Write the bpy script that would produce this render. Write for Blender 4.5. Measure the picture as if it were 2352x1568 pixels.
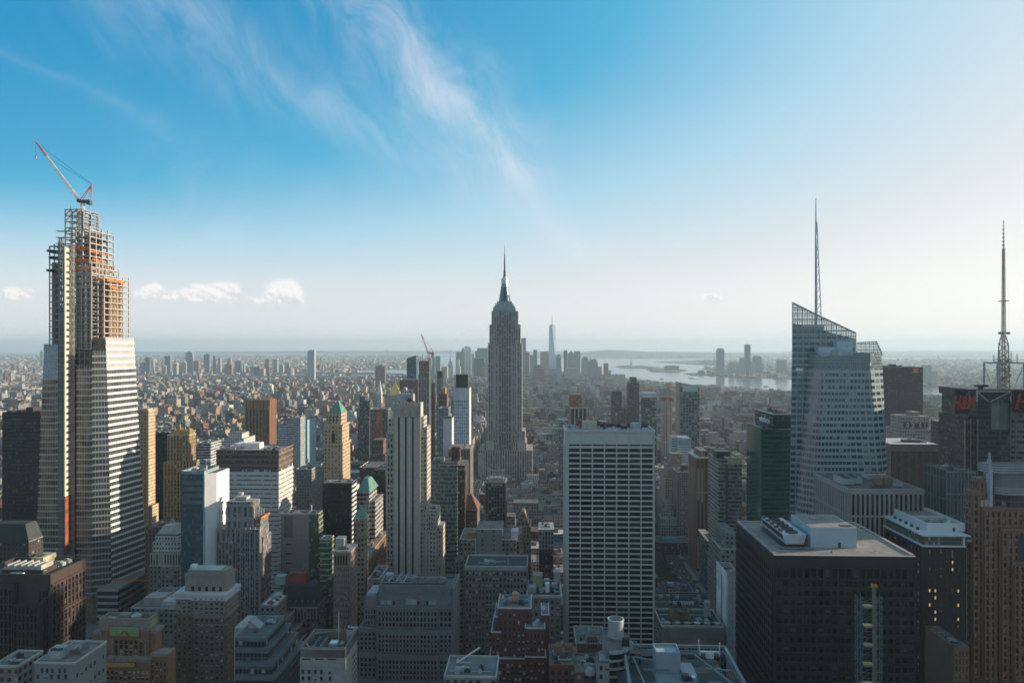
import bpy, math, random, numpy as np
from math import radians, sin, cos, tan, pi, atan2, hypot
random.seed(7); np.random.seed(7)
for o in list(bpy.data.objects): bpy.data.objects.remove(o)
S = bpy.context.scene
COL = S.collection
# ---------------------------------------------------------------- camera, light, exposure
H = 274.0                    # camera height over the sea
F = 1634.0; PX = 1176.0; HY = 795.0     # focal length and true horizon in photo units (2352 wide)
TH = radians(2.17)           # the street grid is turned this much against the view
cam = bpy.data.objects.new('camera', bpy.data.cameras.new('camera'))
COL.objects.link(cam); S.camera = cam
cam.location = (0, 0, H); cam.rotation_euler = (pi/2, 0, 0)
cam.data.sensor_width = 36; cam.data.lens = 36*F/2352
cam.data.shift_y = (HY-784)/2352
cam.data.clip_start = 1; cam.data.clip_end = 250000
S.view_settings.view_transform = 'Standard'; S.view_settings.look = 'None'
S.view_settings.gamma = 1; S.view_settings.exposure = 0.62
S.render.engine = 'CYCLES'
S.cycles.use_denoising = True
S.cycles.max_bounces = 5; S.cycles.diffuse_bounces = 2; S.cycles.glossy_bounces = 3
S.cycles.transmission_bounces = 3; S.cycles.transparent_max_bounces = 12; S.cycles.volume_bounces = 0
S.cycles.sample_clamp_indirect = 6
S.cycles.filter_width = 1.6
SUN_AZ = radians(77)         # clockwise from +Y (the view direction)
SUN_EL = radians(12.5)
sl = bpy.data.lights.new('sun', 'SUN'); sun = bpy.data.objects.new('sun', sl); COL.objects.link(sun)
sl.energy = 5.0; sl.angle = radians(0.53); sl.color = (1.0, 0.82, 0.61)
sun.rotation_euler = (pi/2-SUN_EL, 0, pi-SUN_AZ)     # light travels away from the sun

class E:                      # tiny shader-math wrapper
    nt = None
    def __init__(s, v): s.v = v
    def _put(s, inp):
        if isinstance(s.v, (int, float)): inp.default_value = s.v
        else: E.nt.links.new(s.v, inp)
    def __add__(s, o): return M('ADD', s, o)
    def __radd__(s, o): return M('ADD', o, s)
    def __sub__(s, o): return M('SUBTRACT', s, o)
    def __rsub__(s, o): return M('SUBTRACT', o, s)
    def __mul__(s, o): return M('MULTIPLY', s, o)
    def __rmul__(s, o): return M('MULTIPLY', o, s)
    def __truediv__(s, o): return M('DIVIDE', s, o)
def M(op, *a):
    n = E.nt.nodes.new('ShaderNodeMath'); n.operation = op
    for i, x in enumerate(a): (x if isinstance(x, E) else E(x))._put(n.inputs[i])
    return E(n.outputs[0])
def sstep(x, a, b):
    n = E.nt.nodes.new('ShaderNodeMapRange'); n.interpolation_type = 'SMOOTHSTEP'
    x._put(n.inputs[0]); n.inputs[1].default_value = a; n.inputs[2].default_value = b
    return E(n.outputs[0])
def vec(x, y, z=0):
    n = E.nt.nodes.new('ShaderNodeCombineXYZ')
    for i, k in enumerate((x, y, z)): (k if isinstance(k, E) else E(k))._put(n.inputs[i])
    return n.outputs[0]
def noise(v, scale, detail=4, rough=.55, dist=0, lac=2.0):
    n = E.nt.nodes.new('ShaderNodeTexNoise'); n.inputs['Scale'].default_value = scale
    n.inputs['Detail'].default_value = detail; n.inputs['Roughness'].default_value = rough
    n.inputs['Distortion'].default_value = dist
    E.nt.links.new(v, n.inputs['Vector']); return E(n.outputs[0])
def wnoise(v):
    n = E.nt.nodes.new('ShaderNodeTexWhiteNoise'); n.noise_dimensions = '3D'
    E.nt.links.new(v, n.inputs['Vector']); return E(n.outputs[0])
def mixc(f, a, b):
    n = E.nt.nodes.new('ShaderNodeMix'); n.data_type = 'RGBA'
    (f if isinstance(f, E) else E(f))._put(n.inputs[0])
    for i, c in ((6, a), (7, b)):
        if isinstance(c, tuple): n.inputs[i].default_value = (*c[:3], 1)
        else: E.nt.links.new(c, n.inputs[i])
    return n.outputs[2]
def curve(x, pts):
    n = E.nt.nodes.new('ShaderNodeFloatCurve'); c = n.mapping.curves[0]
    for i, (a, b) in enumerate(pts):
        if i < 2: c.points[i].location = (a, b)
        else: c.points.new(a, b)
    n.mapping.update(); x._put(n.inputs[1]); return E(n.outputs[0])

W = bpy.data.worlds.new('World'); S.world = W; W.use_nodes = True
nt = E.nt = W.node_tree; nt.nodes.clear()
sky = nt.nodes.new('ShaderNodeTexSky'); sky.sky_type = 'NISHITA'; sky.sun_disc = False
sky.sun_elevation = SUN_EL; sky.sun_rotation = SUN_AZ
sky.altitude = 250; sky.air_density = 1.0; sky.dust_density = 1.3; sky.ozone_density = 2.2
tc = nt.nodes.new('ShaderNodeTexCoord'); sp = nt.nodes.new('ShaderNodeSeparateXYZ')
nt.links.new(tc.outputs['Generated'], sp.inputs[0])
dx, dy, dz = (E(sp.outputs[i]) for i in range(3))
yy = M('MAXIMUM', dy, .05)
u = dx/yy; v = dz/yy                     # tangent of azimuth and of elevation, towards the bay
front = sstep(dy, .02, .2)
def pu(p): return (p-PX)/F
def pv(p): return (HY-p)/F
# cirrus: feathered streaks along two curving lines of the sky
def streak(pts, wpts, ks, kl, lo, hi, seed, amp):
    c = curve(v*2, [(pv(y)*2, pu(x)+.75) for x, y in pts]) - .75
    w = curve(v*2, [(pv(y)*2, k/F*4) for k, y in wpts]) * .25
    d = u - c
    wob = noise(vec(u*3+seed, v*3, seed), 2.2, 3) - .5
    band = M('EXPONENT', M('MULTIPLY', M('POWER', M('ABSOLUTE', (d+wob*w*1.6)/w), 1.5), -1.0))
    fib = noise(vec((u*.86+v*.5)*ks+wob*1.3, (v*.86-u*.5)*kl, seed), 1, 9, .66, .6)
    return M('MULTIPLY', band*sstep(fib+band*.22, lo, hi), amp)
c1 = streak([(1235, 480), (1205, 410), (1150, 350), (1080, 280), (1010, 205), (945, 120), (880, 40), (830, -30)],
            [(50, 480), (90, 410), (115, 340), (120, 260), (130, 180), (130, 100), (125, 30), (115, -30)], 19, 7, .36, 1.02, 3.1, 1.0)*sstep(v, .19, .25)
c2 = streak([(1180, 480), (1020, 400), (890, 330), (760, 255), (640, 190), (520, 110), (400, 30), (330, -30)],
            [(160, 480), (170, 400), (200, 320), (220, 250), (230, 180), (220, 100), (200, 30), (180, -30)], 20, 5, .36, 1.25, 8.4, .55)
c3 = streak([(520, 520), (500, 440), (470, 390), (440, 350), (380, 300), (300, 250), (200, 200), (100, 160)],
            [(420, 520), (360, 440), (300, 390), (200, 350), (120, 300), (90, 250), (60, 200), (60, 160)], 6, 14, .42, 1.2, 5.2, .25)
cirrus = M('MINIMUM', c1*.9+c2+c3, 1.0)*front
# small cumulus low over the far shore
blobs = [(338,668,26,11),(358,660,18,11),(322,674,20,8),(428,672,34,13),(455,668,22,14),(492,668,26,15),(520,664,24,18),(540,672,14,14),(400,682,60,9),(500,686,52,9),
         (640,666,32,18),(662,662,30,20),(684,680,17,18),(650,680,40,13),(668,692,34,8),(30,672,40,12),(52,676,26,10),(1065,703,24,5),(1622,682,34,9),(1650,690,28,7),(1455,692,10,4),(730,718,30,5),(585,690,26,7)]
acc = None
for bx_, by_, ra, rb in blobs:
    t = M('EXPONENT', M('MULTIPLY', M('POWER', (u-pu(bx_))*(F/ra), 2.0)+M('POWER', (v-pv(by_))*(F/(rb*1.2)), 2.0), -1.0))
    acc = t if acc is None else acc+t
pf = noise(vec(u, v*1.15), 46, 6, .62); pf2 = noise(vec(u+.0035, v*1.15+.004), 46, 6, .62)
cum = sstep(acc + (pf-.5)*1.4, .22, 1.2)*front*sstep(acc, .12, .3)
shade = sstep((pf-pf2)*5+(v-pv(690))*(F/34)*.8, -.35, .75)
# the sky itself: Nishita with its own haze near the horizon
sdx, sdy, sdz = sin(SUN_AZ)*cos(SUN_EL), cos(SUN_AZ)*cos(SUN_EL), sin(SUN_EL)
sd = dx*sdx + dy*sdy + dz*sdz                       # cosine of the angle to the sun
el = M('MAXIMUM', dz, 0.0)
air = curve(el, [(0, .79), (.06, .75), (.12, .62), (.178, .47), (.235, .33), (.29, .22), (.36, .10), (.45, .03), (.7, 0), (1, 0)])
air = air*(1.0-sstep(el, .06, .24)*(1.0-sstep(sd, -.5, .3))*.62)
glow = M('POWER', M('MAXIMUM', (sd+.1)/.88, 0.0), 2.0)*.56
t_ = M('MINIMUM', air + glow*(1.08-air), 1.05)
rp = nt.nodes.new('ShaderNodeValToRGB'); cr = rp.color_ramp
SK = [(0, (.0, .27, .56)), (.25, (.09, .46, .72)), (.5, (.45, .71, .86)), (.75, (.79, .835, .86)), (1, (1.14, 1.09, 1.01))]
while len(cr.elements) < 5: cr.elements.new(.5)
for e_, (p_, c_) in zip(cr.elements, SK): e_.position = p_; e_.color = (*c_, 1)
t_._put(rp.inputs[0])
sc = nt.nodes.new('ShaderNodeVectorMath'); sc.operation = 'SCALE'; nt.links.new(rp.outputs[0], sc.inputs[0]); sc.inputs['Scale'].default_value = 6.55
sky0 = mixc(.93, sky.outputs[0], sc.outputs[0])     # Nishita blended with the milky summer air of the day
skyc = mixc(sstep(dy*-1.0, -.25, .25)*.9, sky0, (2.3, 3.3, 4.05))     # unseen sky behind the view recoloured to tint and level the shade
skyc = mixc(sstep(dz, .5, .8)*.75, skyc, (.9, 1.5, 2.0))  # sky overhead, out of view, dimmed to darken roofs and canyons
cc = mixc(cirrus*.66, skyc, (5.9, 5.8, 6.1))
cc = mixc(cum*.66, cc, mixc(shade, (5.0, 5.0, 5.2), (7.6, 7.15, 6.8)))
bg = nt.nodes.new('ShaderNodeBackground'); bg.inputs[1].default_value = .1
nt.links.new(cc, bg.inputs[0])
wo = nt.nodes.new('ShaderNodeOutputWorld'); nt.links.new(bg.outputs[0], wo.inputs[0])
HAZE = 5.3e-5
# ---------------------------------------------------------------- helpers
C2, S2 = cos(TH), sin(TH)
MATS = {}
def newmat(name):
    m = bpy.data.materials.new(name); m.use_nodes = True
    E.nt = m.node_tree; b = m.node_tree.nodes['Principled BSDF']
    return m, b
def setc(b, inp, c):
    if isinstance(c, tuple): b.inputs[inp].default_value = (*c[:3], 1)
    else: E.nt.links.new(c, b.inputs[inp])
def nodev(kind, out, **kw):
    n = E.nt.nodes.new(kind)
    for k, v_ in kw.items(): setattr(n, k, v_)
    return n.outputs[out]
def plain(name, c, rough=.7, metal=0., var=.18, scale=.15, spec=.4):
    """painted or bare surface with uneven tone"""
    if name in MATS: return MATS[name]
    m, b = newmat(name)
    p = nodev('ShaderNodeNewGeometry', 0)
    n = noise(p, scale, 5, .6)
    setc(b, 0, mixc(sstep(n, .3, .7), tuple(x*(1-var) for x in c), tuple(min(1, x*(1+var)) for x in c)))
    b.inputs['Roughness'].default_value = rough; b.inputs['Metallic'].default_value = metal
    b.inputs['Specular IOR Level'].default_value = spec
    MATS[name] = m; return m
def tilt(w, r, r2, b):
    """every pane hangs a hair out of true, so reflections break from pane to pane"""
    n = E.nt.nodes.new('ShaderNodeNewGeometry'); a = E.nt.nodes.new('ShaderNodeVectorMath'); a.operation = 'ADD'
    E.nt.links.new(n.outputs['Normal'], a.inputs[0]); E.nt.links.new(vec((r-.5)*w*.09, (r2-.5)*w*.09, (M('FRACT', r*7.7)-.5)*w*.09), a.inputs[1])
    q = E.nt.nodes.new('ShaderNodeVectorMath'); q.operation = 'NORMALIZE'; E.nt.links.new(a.outputs[0], q.inputs[0]); E.nt.links.new(q.outputs[0], b.inputs['Normal'])
def facade(name, wall, glass=(.025, .03, .034), bay=3., fl=3.7, ww=.5, wh=.55, span=None, roof=(.16, .15, .145), blind=.22,
           blindc=(.30, .29, .26), grough=.1, metal=0., var=.14, spec=.5, band=0):
    """masonry or curtain wall: wall, spandrels and panes laid out in metres along the facade"""
    if name in MATS: return MATS[name]
    m, b = newmat(name)
    uv = E.nt.nodes.new('ShaderNodeSeparateXYZ'); E.nt.links.new(nodev('ShaderNodeUVMap', 0), uv.inputs[0])
    u_, v_ = E(uv.outputs[0])/bay, E(uv.outputs[1])/fl
    fu, fv = M('FRACT', u_), M('FRACT', v_)
    mx = M('LESS_THAN', M('ABSOLUTE', fu-.5), ww/2); my = M('LESS_THAN', M('ABSOLUTE', fv-.5), wh/2)
    r = wnoise(vec(M('FLOOR', u_), M('FLOOR', v_), .5)); r2 = wnoise(vec(M('FLOOR', u_), M('FLOOR', v_), 7.5))
    g = E.nt.nodes.new('ShaderNodeSeparateXYZ'); geo = E.nt.nodes.new('ShaderNodeNewGeometry'); E.nt.links.new(geo.outputs['Normal'], g.inputs[0])
    top = M('GREATER_THAN', E(g.outputs[2]), .5)
    win = mx*my*(1-top)
    P = geo.outputs['Position']
    st = nodev('ShaderNodeVectorMath', 0, operation='MULTIPLY'); sv = st.node; E.nt.links.new(P, sv.inputs[0]); sv.inputs[1].default_value = (1, 1, .18)
    n = noise(st, .12, 4, .6)*.6 + noise(P, .9, 3)*.4
    if wall == 'attr':
        ca = nodev('ShaderNodeVertexColor', 0, layer_name='col'); 
        mm = E.nt.nodes.new('ShaderNodeVectorMath'); mm.operation = 'SCALE'; E.nt.links.new(ca, mm.inputs[0]); (n*(2*var)+(1-var))._put(mm.inputs['Scale'])
        wc = mm.outputs[0]; rc = mixc(.72, wc, roof)
    else:
        wc = mixc(sstep(n, .3, .7), tuple(x*(1-var) for x in wall), tuple(min(1, x*(1+var)) for x in wall)); rc = roof
    base = wc
    if span: base = mixc(mx*(1-my), wc, span)
    gl = mixc(sstep(r, 1-blind-.01, 1-blind+.01)*sstep(fv+r2*.5, .45, .5), glass, blindc)
    base = mixc(win, base, gl)
    rn = noise(P, .25, 4)
    if isinstance(rc, tuple): rc = mixc(sstep(rn, .35, .65), tuple(x*.7 for x in rc), tuple(min(1, x*1.3) for x in rc))
    base = mixc(top, base, rc)
    setc(b, 0, base)
    tilt(win, r, r2, b)
    (win*(grough-.85)+.85)._put(b.inputs['Roughness'])
    if metal: (win*metal)._put(b.inputs['Metallic'])
    (win*(spec-.25)+.25)._put(b.inputs['Specular IOR Level'])
    MATS[name] = m; return m
def pane(name, c=(.02, .025, .03), blind=.2, blindc=(.28, .27, .24), rough=.06, metal=0., spec=.5, lit=0, litc=(1, .62, .28), lits=1.2):
    """window glass, some of it with blinds or a lamp behind"""
    if name in MATS: return MATS[name]
    m, b = newmat(name)
    ge = E.nt.nodes.new('ShaderNodeNewGeometry'); oi = E.nt.nodes.new('ShaderNodeObjectInfo')
    r = M('FRACT', E(ge.outputs['Random Per Island'])+E(oi.outputs['Random'])*7.31); r2 = M('FRACT', r*17.3)
    uv = E.nt.nodes.new('ShaderNodeSeparateXYZ'); E.nt.links.new(nodev('ShaderNodeUVMap', 0), uv.inputs[0])
    low = M('GREATER_THAN', E(uv.outputs[1]), M('MULTIPLY', r2, .8))
    bl = M('LESS_THAN', r, blind)*low
    c2 = mixc(M('FRACT', r*9.7), tuple(x*.55 for x in c), tuple(min(1, x*1.5) for x in c))
    setc(b, 0, mixc(bl, c2, blindc))
    tilt(E(1.0), r, r2, b)
    (M('MULTIPLY', bl, .5)+rough)._put(b.inputs['Roughness'])
    b.inputs['Metallic'].default_value = metal; b.inputs['Specular IOR Level'].default_value = spec
    if lit:
        setc(b, 'Emission Color', litc)
        (M('GREATER_THAN', r, 1-lit)*lits)._put(b.inputs['Emission Strength'])
    MATS[name] = m; return m

class MB:
    """collects faces for one mesh"""
    def __init__(s): s.v, s.f, s.uv, s.col, s.cur = [], [], [], [], None
    def face(s, pts, uvs):
        i = len(s.v); s.v += pts; s.f.append(tuple(range(i, i+len(pts)))); s.uv += uvs
        if s.cur: s.col += [s.cur]*len(pts)
    def box(s, x0, x1, y0, y1, z0, z1, u0=0., bottom=False):
        if x1 < x0: x0, x1 = x1, x0
        if y1 < y0: y0, y1 = y1, y0
        w, d = x1-x0, y1-y0
        s.face([(x0,y0,z0),(x1,y0,z0),(x1,y0,z1),(x0,y0,z1)], [(u0,z0),(u0+w,z0),(u0+w,z1),(u0,z1)])
        s.face([(x1,y0,z0),(x1,y1,z0),(x1,y1,z1),(x1,y0,z1)], [(u0,z0),(u0+d,z0),(u0+d,z1),(u0,z1)])
        s.face([(x1,y1,z0),(x0,y1,z0),(x0,y1,z1),(x1,y1,z1)], [(u0,z0),(u0+w,z0),(u0+w,z1),(u0,z1)])
        s.face([(x0,y1,z0),(x0,y0,z0),(x0,y0,z1),(x0,y1,z1)], [(u0,z0),(u0+d,z0),(u0+d,z1),(u0,z1)])
        s.face([(x0,y0,z1),(x1,y0,z1),(x1,y1,z1),(x0,y1,z1)], [(x0,y0),(x1,y0),(x1,y1),(x0,y1)])
        if bottom: s.face([(x0,y1,z0),(x1,y1,z0),(x1,y0,z0),(x0,y0,z0)], [(x0,y1),(x1,y1),(x1,y0),(x0,y0)])
    def prism(s, bot, top, cap=True, u0=0.):
        n = len(bot); uu = u0
        for i in range(n):
            a, b_, c, d = bot[i], bot[(i+1) % n], top[(i+1) % n], top[i]
            L = hypot(b_[0]-a[0], b_[1]-a[1])
            s.face([a, b_, c, d], [(uu,a[2]),(uu+L,b_[2]),(uu+L,c[2]),(uu,d[2])]); uu += L
        if cap:
            for i in range(1, n-1): s.face([top[0], top[i], top[i+1]], [p[:2] for p in (top[0], top[i], top[i+1])])
    def cyl(s, x, y, z0, z1, r0, r1=None, n=14, cap=True):
        r1 = r0 if r1 is None else r1
        a = [2*pi*i/n for i in range(n)]
        s.prism([(x+r0*cos(t), y+r0*sin(t), z0) for t in a], [(x+r1*cos(t), y+r1*sin(t), z1) for t in a], cap)
    def bar(s, p, q, r, r2=None):
        p, q = np.array(p, float), np.array(q, float); d = q-p; L = np.linalg.norm(d)
        if L < 1e-6: return
        d /= L; a = np.cross(d, (0, 0, 1) if abs(d[2]) < .9 else (1, 0, 0)); a /= np.linalg.norm(a); b_ = np.cross(d, a)
        r2 = r if r2 is None else r2
        k = [(1,1),(-1,1),(-1,-1),(1,-1)]
        P = [tuple(p+r*(i*a+j*b_)) for i, j in k]; Q = [tuple(q+r2*(i*a+j*b_)) for i, j in k]
        for i in range(4):
            j = (i+1) % 4; s.face([P[j], P[i], Q[i], Q[j]], [(0,0),(0,1),(1,1),(1,0)])
        s.face(Q[::-1], [(0,0)]*4); s.face(P, [(0,0)]*4)
    def truss(s, p, q, w, n, r=.12, r2=None):
        """square lattice mast or jib from p to q"""
        p, q = np.array(p, float), np.array(q, float); d = q-p; L = np.linalg.norm(d); d /= L
        a = np.cross(d, (0, 0, 1) if abs(d[2]) < .9 else (0, 1, 0)); a /= np.linalg.norm(a); b_ = np.cross(d, a)
        w2 = w if r2 is None else r2
        ring = lambda i: [p+d*L*i/n+(w+(w2-w)*i/n)/2*(x*a+y*b_) for x, y in ((1,1),(-1,1),(-1,-1),(1,-1))]
        for i in range(n):
            A, B = ring(i), ring(i+1)
            for k in range(4):
                s.bar(A[k], B[k], r); s.bar(A[k], A[(k+1) % 4], r*.6)
                s.bar(A[k], B[(k+1) % 4], r*.6) if (i+k) % 2 else s.bar(A[(k+1) % 4], B[k], r*.6)
    def mesh(s, name, mat):
        me = bpy.data.meshes.new(name); me.from_pydata(s.v, [], s.f)
        uvl = me.uv_layers.new(name='UVMap'); uvl.data.foreach_set('uv', np.array(s.uv, np.float32).ravel())
        if s.col:
            ca = me.color_attributes.new('col', 'FLOAT_COLOR', 'CORNER')
            ca.data.foreach_set('color', np.array([(*c, 1) for c in s.col], np.float32).ravel())
        me.materials.append(mat); return me
    def build(s, name, mat, parent=None):
        o = bpy.data.objects.new(name, s.mesh(name, mat)); COL.objects.link(o)
        if parent: o.parent = parent
        return o
def tag(o, label, cat, group=None, kind=None):
    if label: o['label'] = label
    if cat: o['category'] = cat
    if group: o['group'] = group
    if kind: o['kind'] = kind
    return o
def empty(name, loc, rz=0.):
    o = bpy.data.objects.new(name, None); COL.objects.link(o); o.location = loc; o.rotation_euler = (0, 0, rz); return o
def at(px, py, Y): return ((px-PX)/F*Y, Y, H-(py-HY)*Y/F)
GZ = 12.0                    # street level on the island
FOOT = []                    # footprints already built on: (x0,x1,y0,y1) in grid metres
HEROES = []
def togrid(X, Y): return (X*C2-Y*S2, X*S2+Y*C2)
def toworld(s, g): return (s*C2+g*S2, -s*S2+g*C2)

class Bld:
    """one building. Its front-left corner stands on the ray px0 at distance Y; local x runs along the street, y away down the avenue."""
    def __init__(s, name, label, px0, Y, cat='building', group=None, base=GZ):
        s.O = ((px0-PX)/F*Y, Y); s.base = base; s.Y = Y
        s.root = tag(empty(name, (s.O[0], Y, base), -TH), label, cat, group)
        s.mb, s.mat, s.par, s.order, s.kind, s.wins = {}, {}, {}, [], {}, []
        s.ext = None; s.px = px0
    def x(s, px, d=0.):
        t = (px-PX)/F; return (t*(s.O[1]+d*C2)-s.O[0]-d*S2)/(C2+t*S2)
    def z(s, py, px=None, d=0.):
        x = 0. if px is None else s.x(px, d)
        return H-(py-HY)*(s.O[1]-x*S2+d*C2)/F - s.base
    def m(s, key, mat=None, kind=None):
        if key not in s.mb:
            s.mb[key] = MB(); s.mat[key] = mat; s.order.append(key); s.kind[key] = kind
        return s.mb[key]
    def bx(s, key, px0, px1, pyt, pyb, d0, d1, mat=None, mid=None):
        """box given by picture columns and rows at its own distance"""
        x0, x1 = s.x(px0, d0), s.x(px1, d0); pm = (px0+px1)/2 if mid is None else mid
        z1 = s.z(pyt, pm, d0); z0 = 0. if pyb is None else s.z(pyb, pm, d0)
        s.m(key, mat).box(x0, x1, d0, d1, z0, z1)
        if pyb is None: s.foot(x0, x1, d0, d1, pyt)
        return x0, x1, z0, z1
    def foot(s, x0, x1, d0, d1, pyt=None):
        e = s.ext; s.ext = (x0, x1, d0, d1) if e is None else (min(e[0], x0), max(e[1], x1), min(e[2], d0), max(e[3], d1))
    def parapet(s, key, x0, x1, d0, d1, z, h=1.2, t=.5, mat=None):
        b = s.m(key, mat)
        b.box(x0, x1, d0, d0+t, z, z+h); b.box(x0, x1, d1-t, d1, z, z+h)
        b.box(x0, x0+t, d0+t, d1-t, z, z+h-.03); b.box(x1-t, x1, d0+t, d1-t, z, z+h-.03)
    def lat(s, key, face, a0, a1, z0, z1, nx, nz, pw, sh, pr, off, glass, mat=None, ev=1, hgt=None, spk=None, spm=None):
        """piers and spandrels standing proud of a face, a window in every opening"""
        b = s.m(key, mat); sb = s.m(spk, spm) if spk else b
        bw = (a1-a0)/nx; fh = (z1-z0)/nz
        def bar(mb, p0, p1, q0, q1, t):
            if face == 'F': mb.box(p0, p1, off-t, off, q0, q1)
            elif face == 'L': mb.box(off-t, off, p0, p1, q0, q1)
            else: mb.box(off, off+t, p0, p1, q0, q1)
        if pw > 0:
            for i in range(nx+1):
                c = a0+i*bw; bar(b, max(a0, c-pw/2), min(a1, c+pw/2), z0, z1, pr)
        if sh > 0:
            for k in range(nz+1):
                c = z0+k*fh; bar(sb, a0, a1, max(z0, c-sh/2), min(z1, c+sh/2), pr*.85)
        if glass:
            for k in range(nz-1, -1, -1):
                for i in range(nx):
                    ca, cz = a0+(i+.5)*bw, z0+(k+.5)*fh
                    w, h = bw-pw, fh-sh
                    o = .06
                    p = (ca, off-o, cz) if face == 'F' else ((off-o, ca, cz) if face == 'L' else (off+o, ca, cz))
                    s.wins.append((face, p, w, h, glass))
    def done(s, nind=100, fine=False):
        objs = {}
        for k in s.order:
            par = s.root; nm = k
            if '>' in k: p_, nm = k.rsplit('>', 1); par = objs[p_]
            if not s.mb[k].f: continue
            o = s.mb[k].build(nm.split('#')[0], s.mat[k], par); objs[k] = o
            if s.kind[k]: o['kind'] = s.kind[k]
        meshes, rest = {}, {}
        RZ = {'F': 0, 'L': -pi/2, 'R': pi/2}
        seen = [w for w in s.wins if w[1][2]+s.base > H-(1600-HY)*s.Y/F]
        ind = set(id(w) for w in seen[:nind])
        for w in s.wins:
            face, p, ww, hh, gm = w
            if id(w) in ind:
                if gm.name not in meshes:
                    q = MB(); q.face([(-.5,0,-.5),(.5,0,-.5),(.5,0,.5),(-.5,0,.5)], [(0,0),(1,0),(1,1),(0,1)]); meshes[gm.name] = q.mesh('window', gm)
                o = bpy.data.objects.new('window', meshes[gm.name]); COL.objects.link(o); o.parent = s.root
                o.location = p; o.scale = (ww, 1, hh); o.rotation_euler = (0, 0, RZ[face])
            else:
                q = rest.setdefault(gm.name, (MB(), gm))[0]; a, c = ww/2, hh/2; x, y, z = p
                if face == 'F': q.face([(x-a,y,z-c),(x+a,y,z-c),(x+a,y,z+c),(x-a,y,z+c)], [(0,0),(1,0),(1,1),(0,1)])
                elif face == 'L': q.face([(x,y+a,z-c),(x,y-a,z-c),(x,y-a,z+c),(x,y+a,z+c)], [(0,0),(1,0),(1,1),(0,1)])
                else: q.face([(x,y-a,z-c),(x,y+a,z-c),(x,y+a,z+c),(x,y-a,z+c)], [(0,0),(1,0),(1,1),(0,1)])
        for q, gm in rest.values():
            o = q.build('window', gm, s.root); o['kind'] = 'stuff'
        if s.ext:
            x0, x1, d0, d1 = s.ext; g = [togrid(s.O[0]+x*C2+d*S2, s.O[1]-x*S2+d*C2) for x in (x0, x1) for d in (d0, d1)]
            FOOT.append((min(a[0] for a in g), max(a[0] for a in g), min(a[1] for a in g), max(a[1] for a in g)))
        HEROES.append(s); return objs
    # small rooftop furniture, one part each
    def tank(s, x, y, z, r=2.2, h=4., key='water_tank', mat=None):
        b = s.m(key, mat or WOOD); b.cyl(x, y, z+2, z+2+h, r, r*.97, 14); b.cyl(x, y, z+2+h, z+2+h+r*.7, r*1.06, .1, 14, False)
        for a in range(4): b.bar((x+r*.7*cos(a*pi/2+.8), y+r*.7*sin(a*pi/2+.8), z), (x+r*.7*cos(a*pi/2+.8), y+r*.7*sin(a*pi/2+.8), z+2.1), .18)
    def chiller(s, key, x0, x1, y0, y1, z, h, n, mat, fanmat, along='y', leg=.8):
        b = s.m(key, mat); b.box(x0, x1, y0, y1, z+leg, z+leg+h, bottom=True)
        for xx in (x0+.3, x1-.3):
            for k in range(4): b.box(xx-.12, xx+.12, y0+.2+(y1-y0-.5)*k/3, y0+.45+(y1-y0-.5)*k/3, z, z+leg)
        for k in range(n):
            t = (k+.5)/n
            cx, cy = ((x0+x1)/2, y0+(y1-y0)*t) if along == 'y' else (x0+(x1-x0)*t, (y0+y1)/2)
            r = min(x1-x0, y1-y0)*.38 if n > 1 else min(x1-x0, y1-y0)*.36
            r = min(r, (y1-y0 if along == 'y' else x1-x0)/n*.45)
            f = s.m('%s>fan#%d' % (key, k), fanmat); f.cyl(cx, cy, z+leg+h, z+leg+h+.5, r, r, 16, False); f.cyl(cx, cy, z+leg+h+.02, z+leg+h+.2, r*.93, r*.9, 16)
    def clutter(s, x0, x1, y0, y1, z, n, seed, mats, hmax=3.):
        """air handlers, hatches and ducts on a roof, each a part"""
        r = random.Random(seed)
        for k in range(n):
            w, d, h = r.uniform(1, 4.5), r.uniform(1, 4), r.uniform(.6, hmax)
            x, y = r.uniform(x0, max(x0+.1, x1-w)), r.uniform(y0, max(y0+.1, y1-d))
            kind = r.choice(['air_handler', 'air_handler', 'roof_hatch', 'duct'])
            b = s.m('%s#%d' % (kind, k), r.choice(mats))
            if r.random() < .3: yy_ = r.uniform(y0, y1); s.m('pipe#%d' % k, r.choice(mats)).box(x0+.5, x1-.5, yy_, yy_+.3, z+.3, z+.6, bottom=True)
            if kind == 'duct': b.box(x, x+w*1.6, y, y+.8, z+.4, z+1.1, bottom=True); b.box(x, x+.8, y+.8, y+d*1.4, z+.35, z+1.05); b.box(x+.1, x+.5, y+.2, y+.6, z, z+.4)
            else:
                b.box(x, x+w, y, y+d, z, z+h); b.box(x+w*.2, x+w*.8, y+d*.2, y+d*.8, z+h, z+h+.35)
                if kind == 'air_handler': b.cyl(x+w/2, y+d/2, z+h+.35, z+h+.8, min(w, d)*.25, n=10)

WOOD = plain('tank_wood', (.20, .13, .09), .85)
STEEL = plain('steel_grey', (.33, .34, .35), .5, .3)
WHITEP = plain('white_paint', (.66, .66, .64), .55)
PALE = plain('pale_render', (.33, .335, .33), .8)
LBLUE = plain('galvanised', (.32, .38, .40), .45, .25)
DARKM = plain('dark_metal', (.035, .037, .04), .5)
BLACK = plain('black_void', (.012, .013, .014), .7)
ROOF = plain('roof_felt', (.115, .11, .105), .9, var=.55, scale=.22)
ROOFL = plain('roof_ballast', (.25, .23, .215), .95, var=.2, scale=.25)
ROOFW = plain('roof_white', (.48, .49, .50), .9, var=.15, scale=.2)
ORANGE = plain('safety_net', (.62, .17, .04), .8, var=.3)
COPPER = plain('copper_green', (.10, .235, .19), .6, var=.25, scale=.3)
RUST = plain('rust_red', (.23, .06, .045), .8, var=.3)
FAN = plain('fan_dark', (.06, .065, .07), .6)
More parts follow.
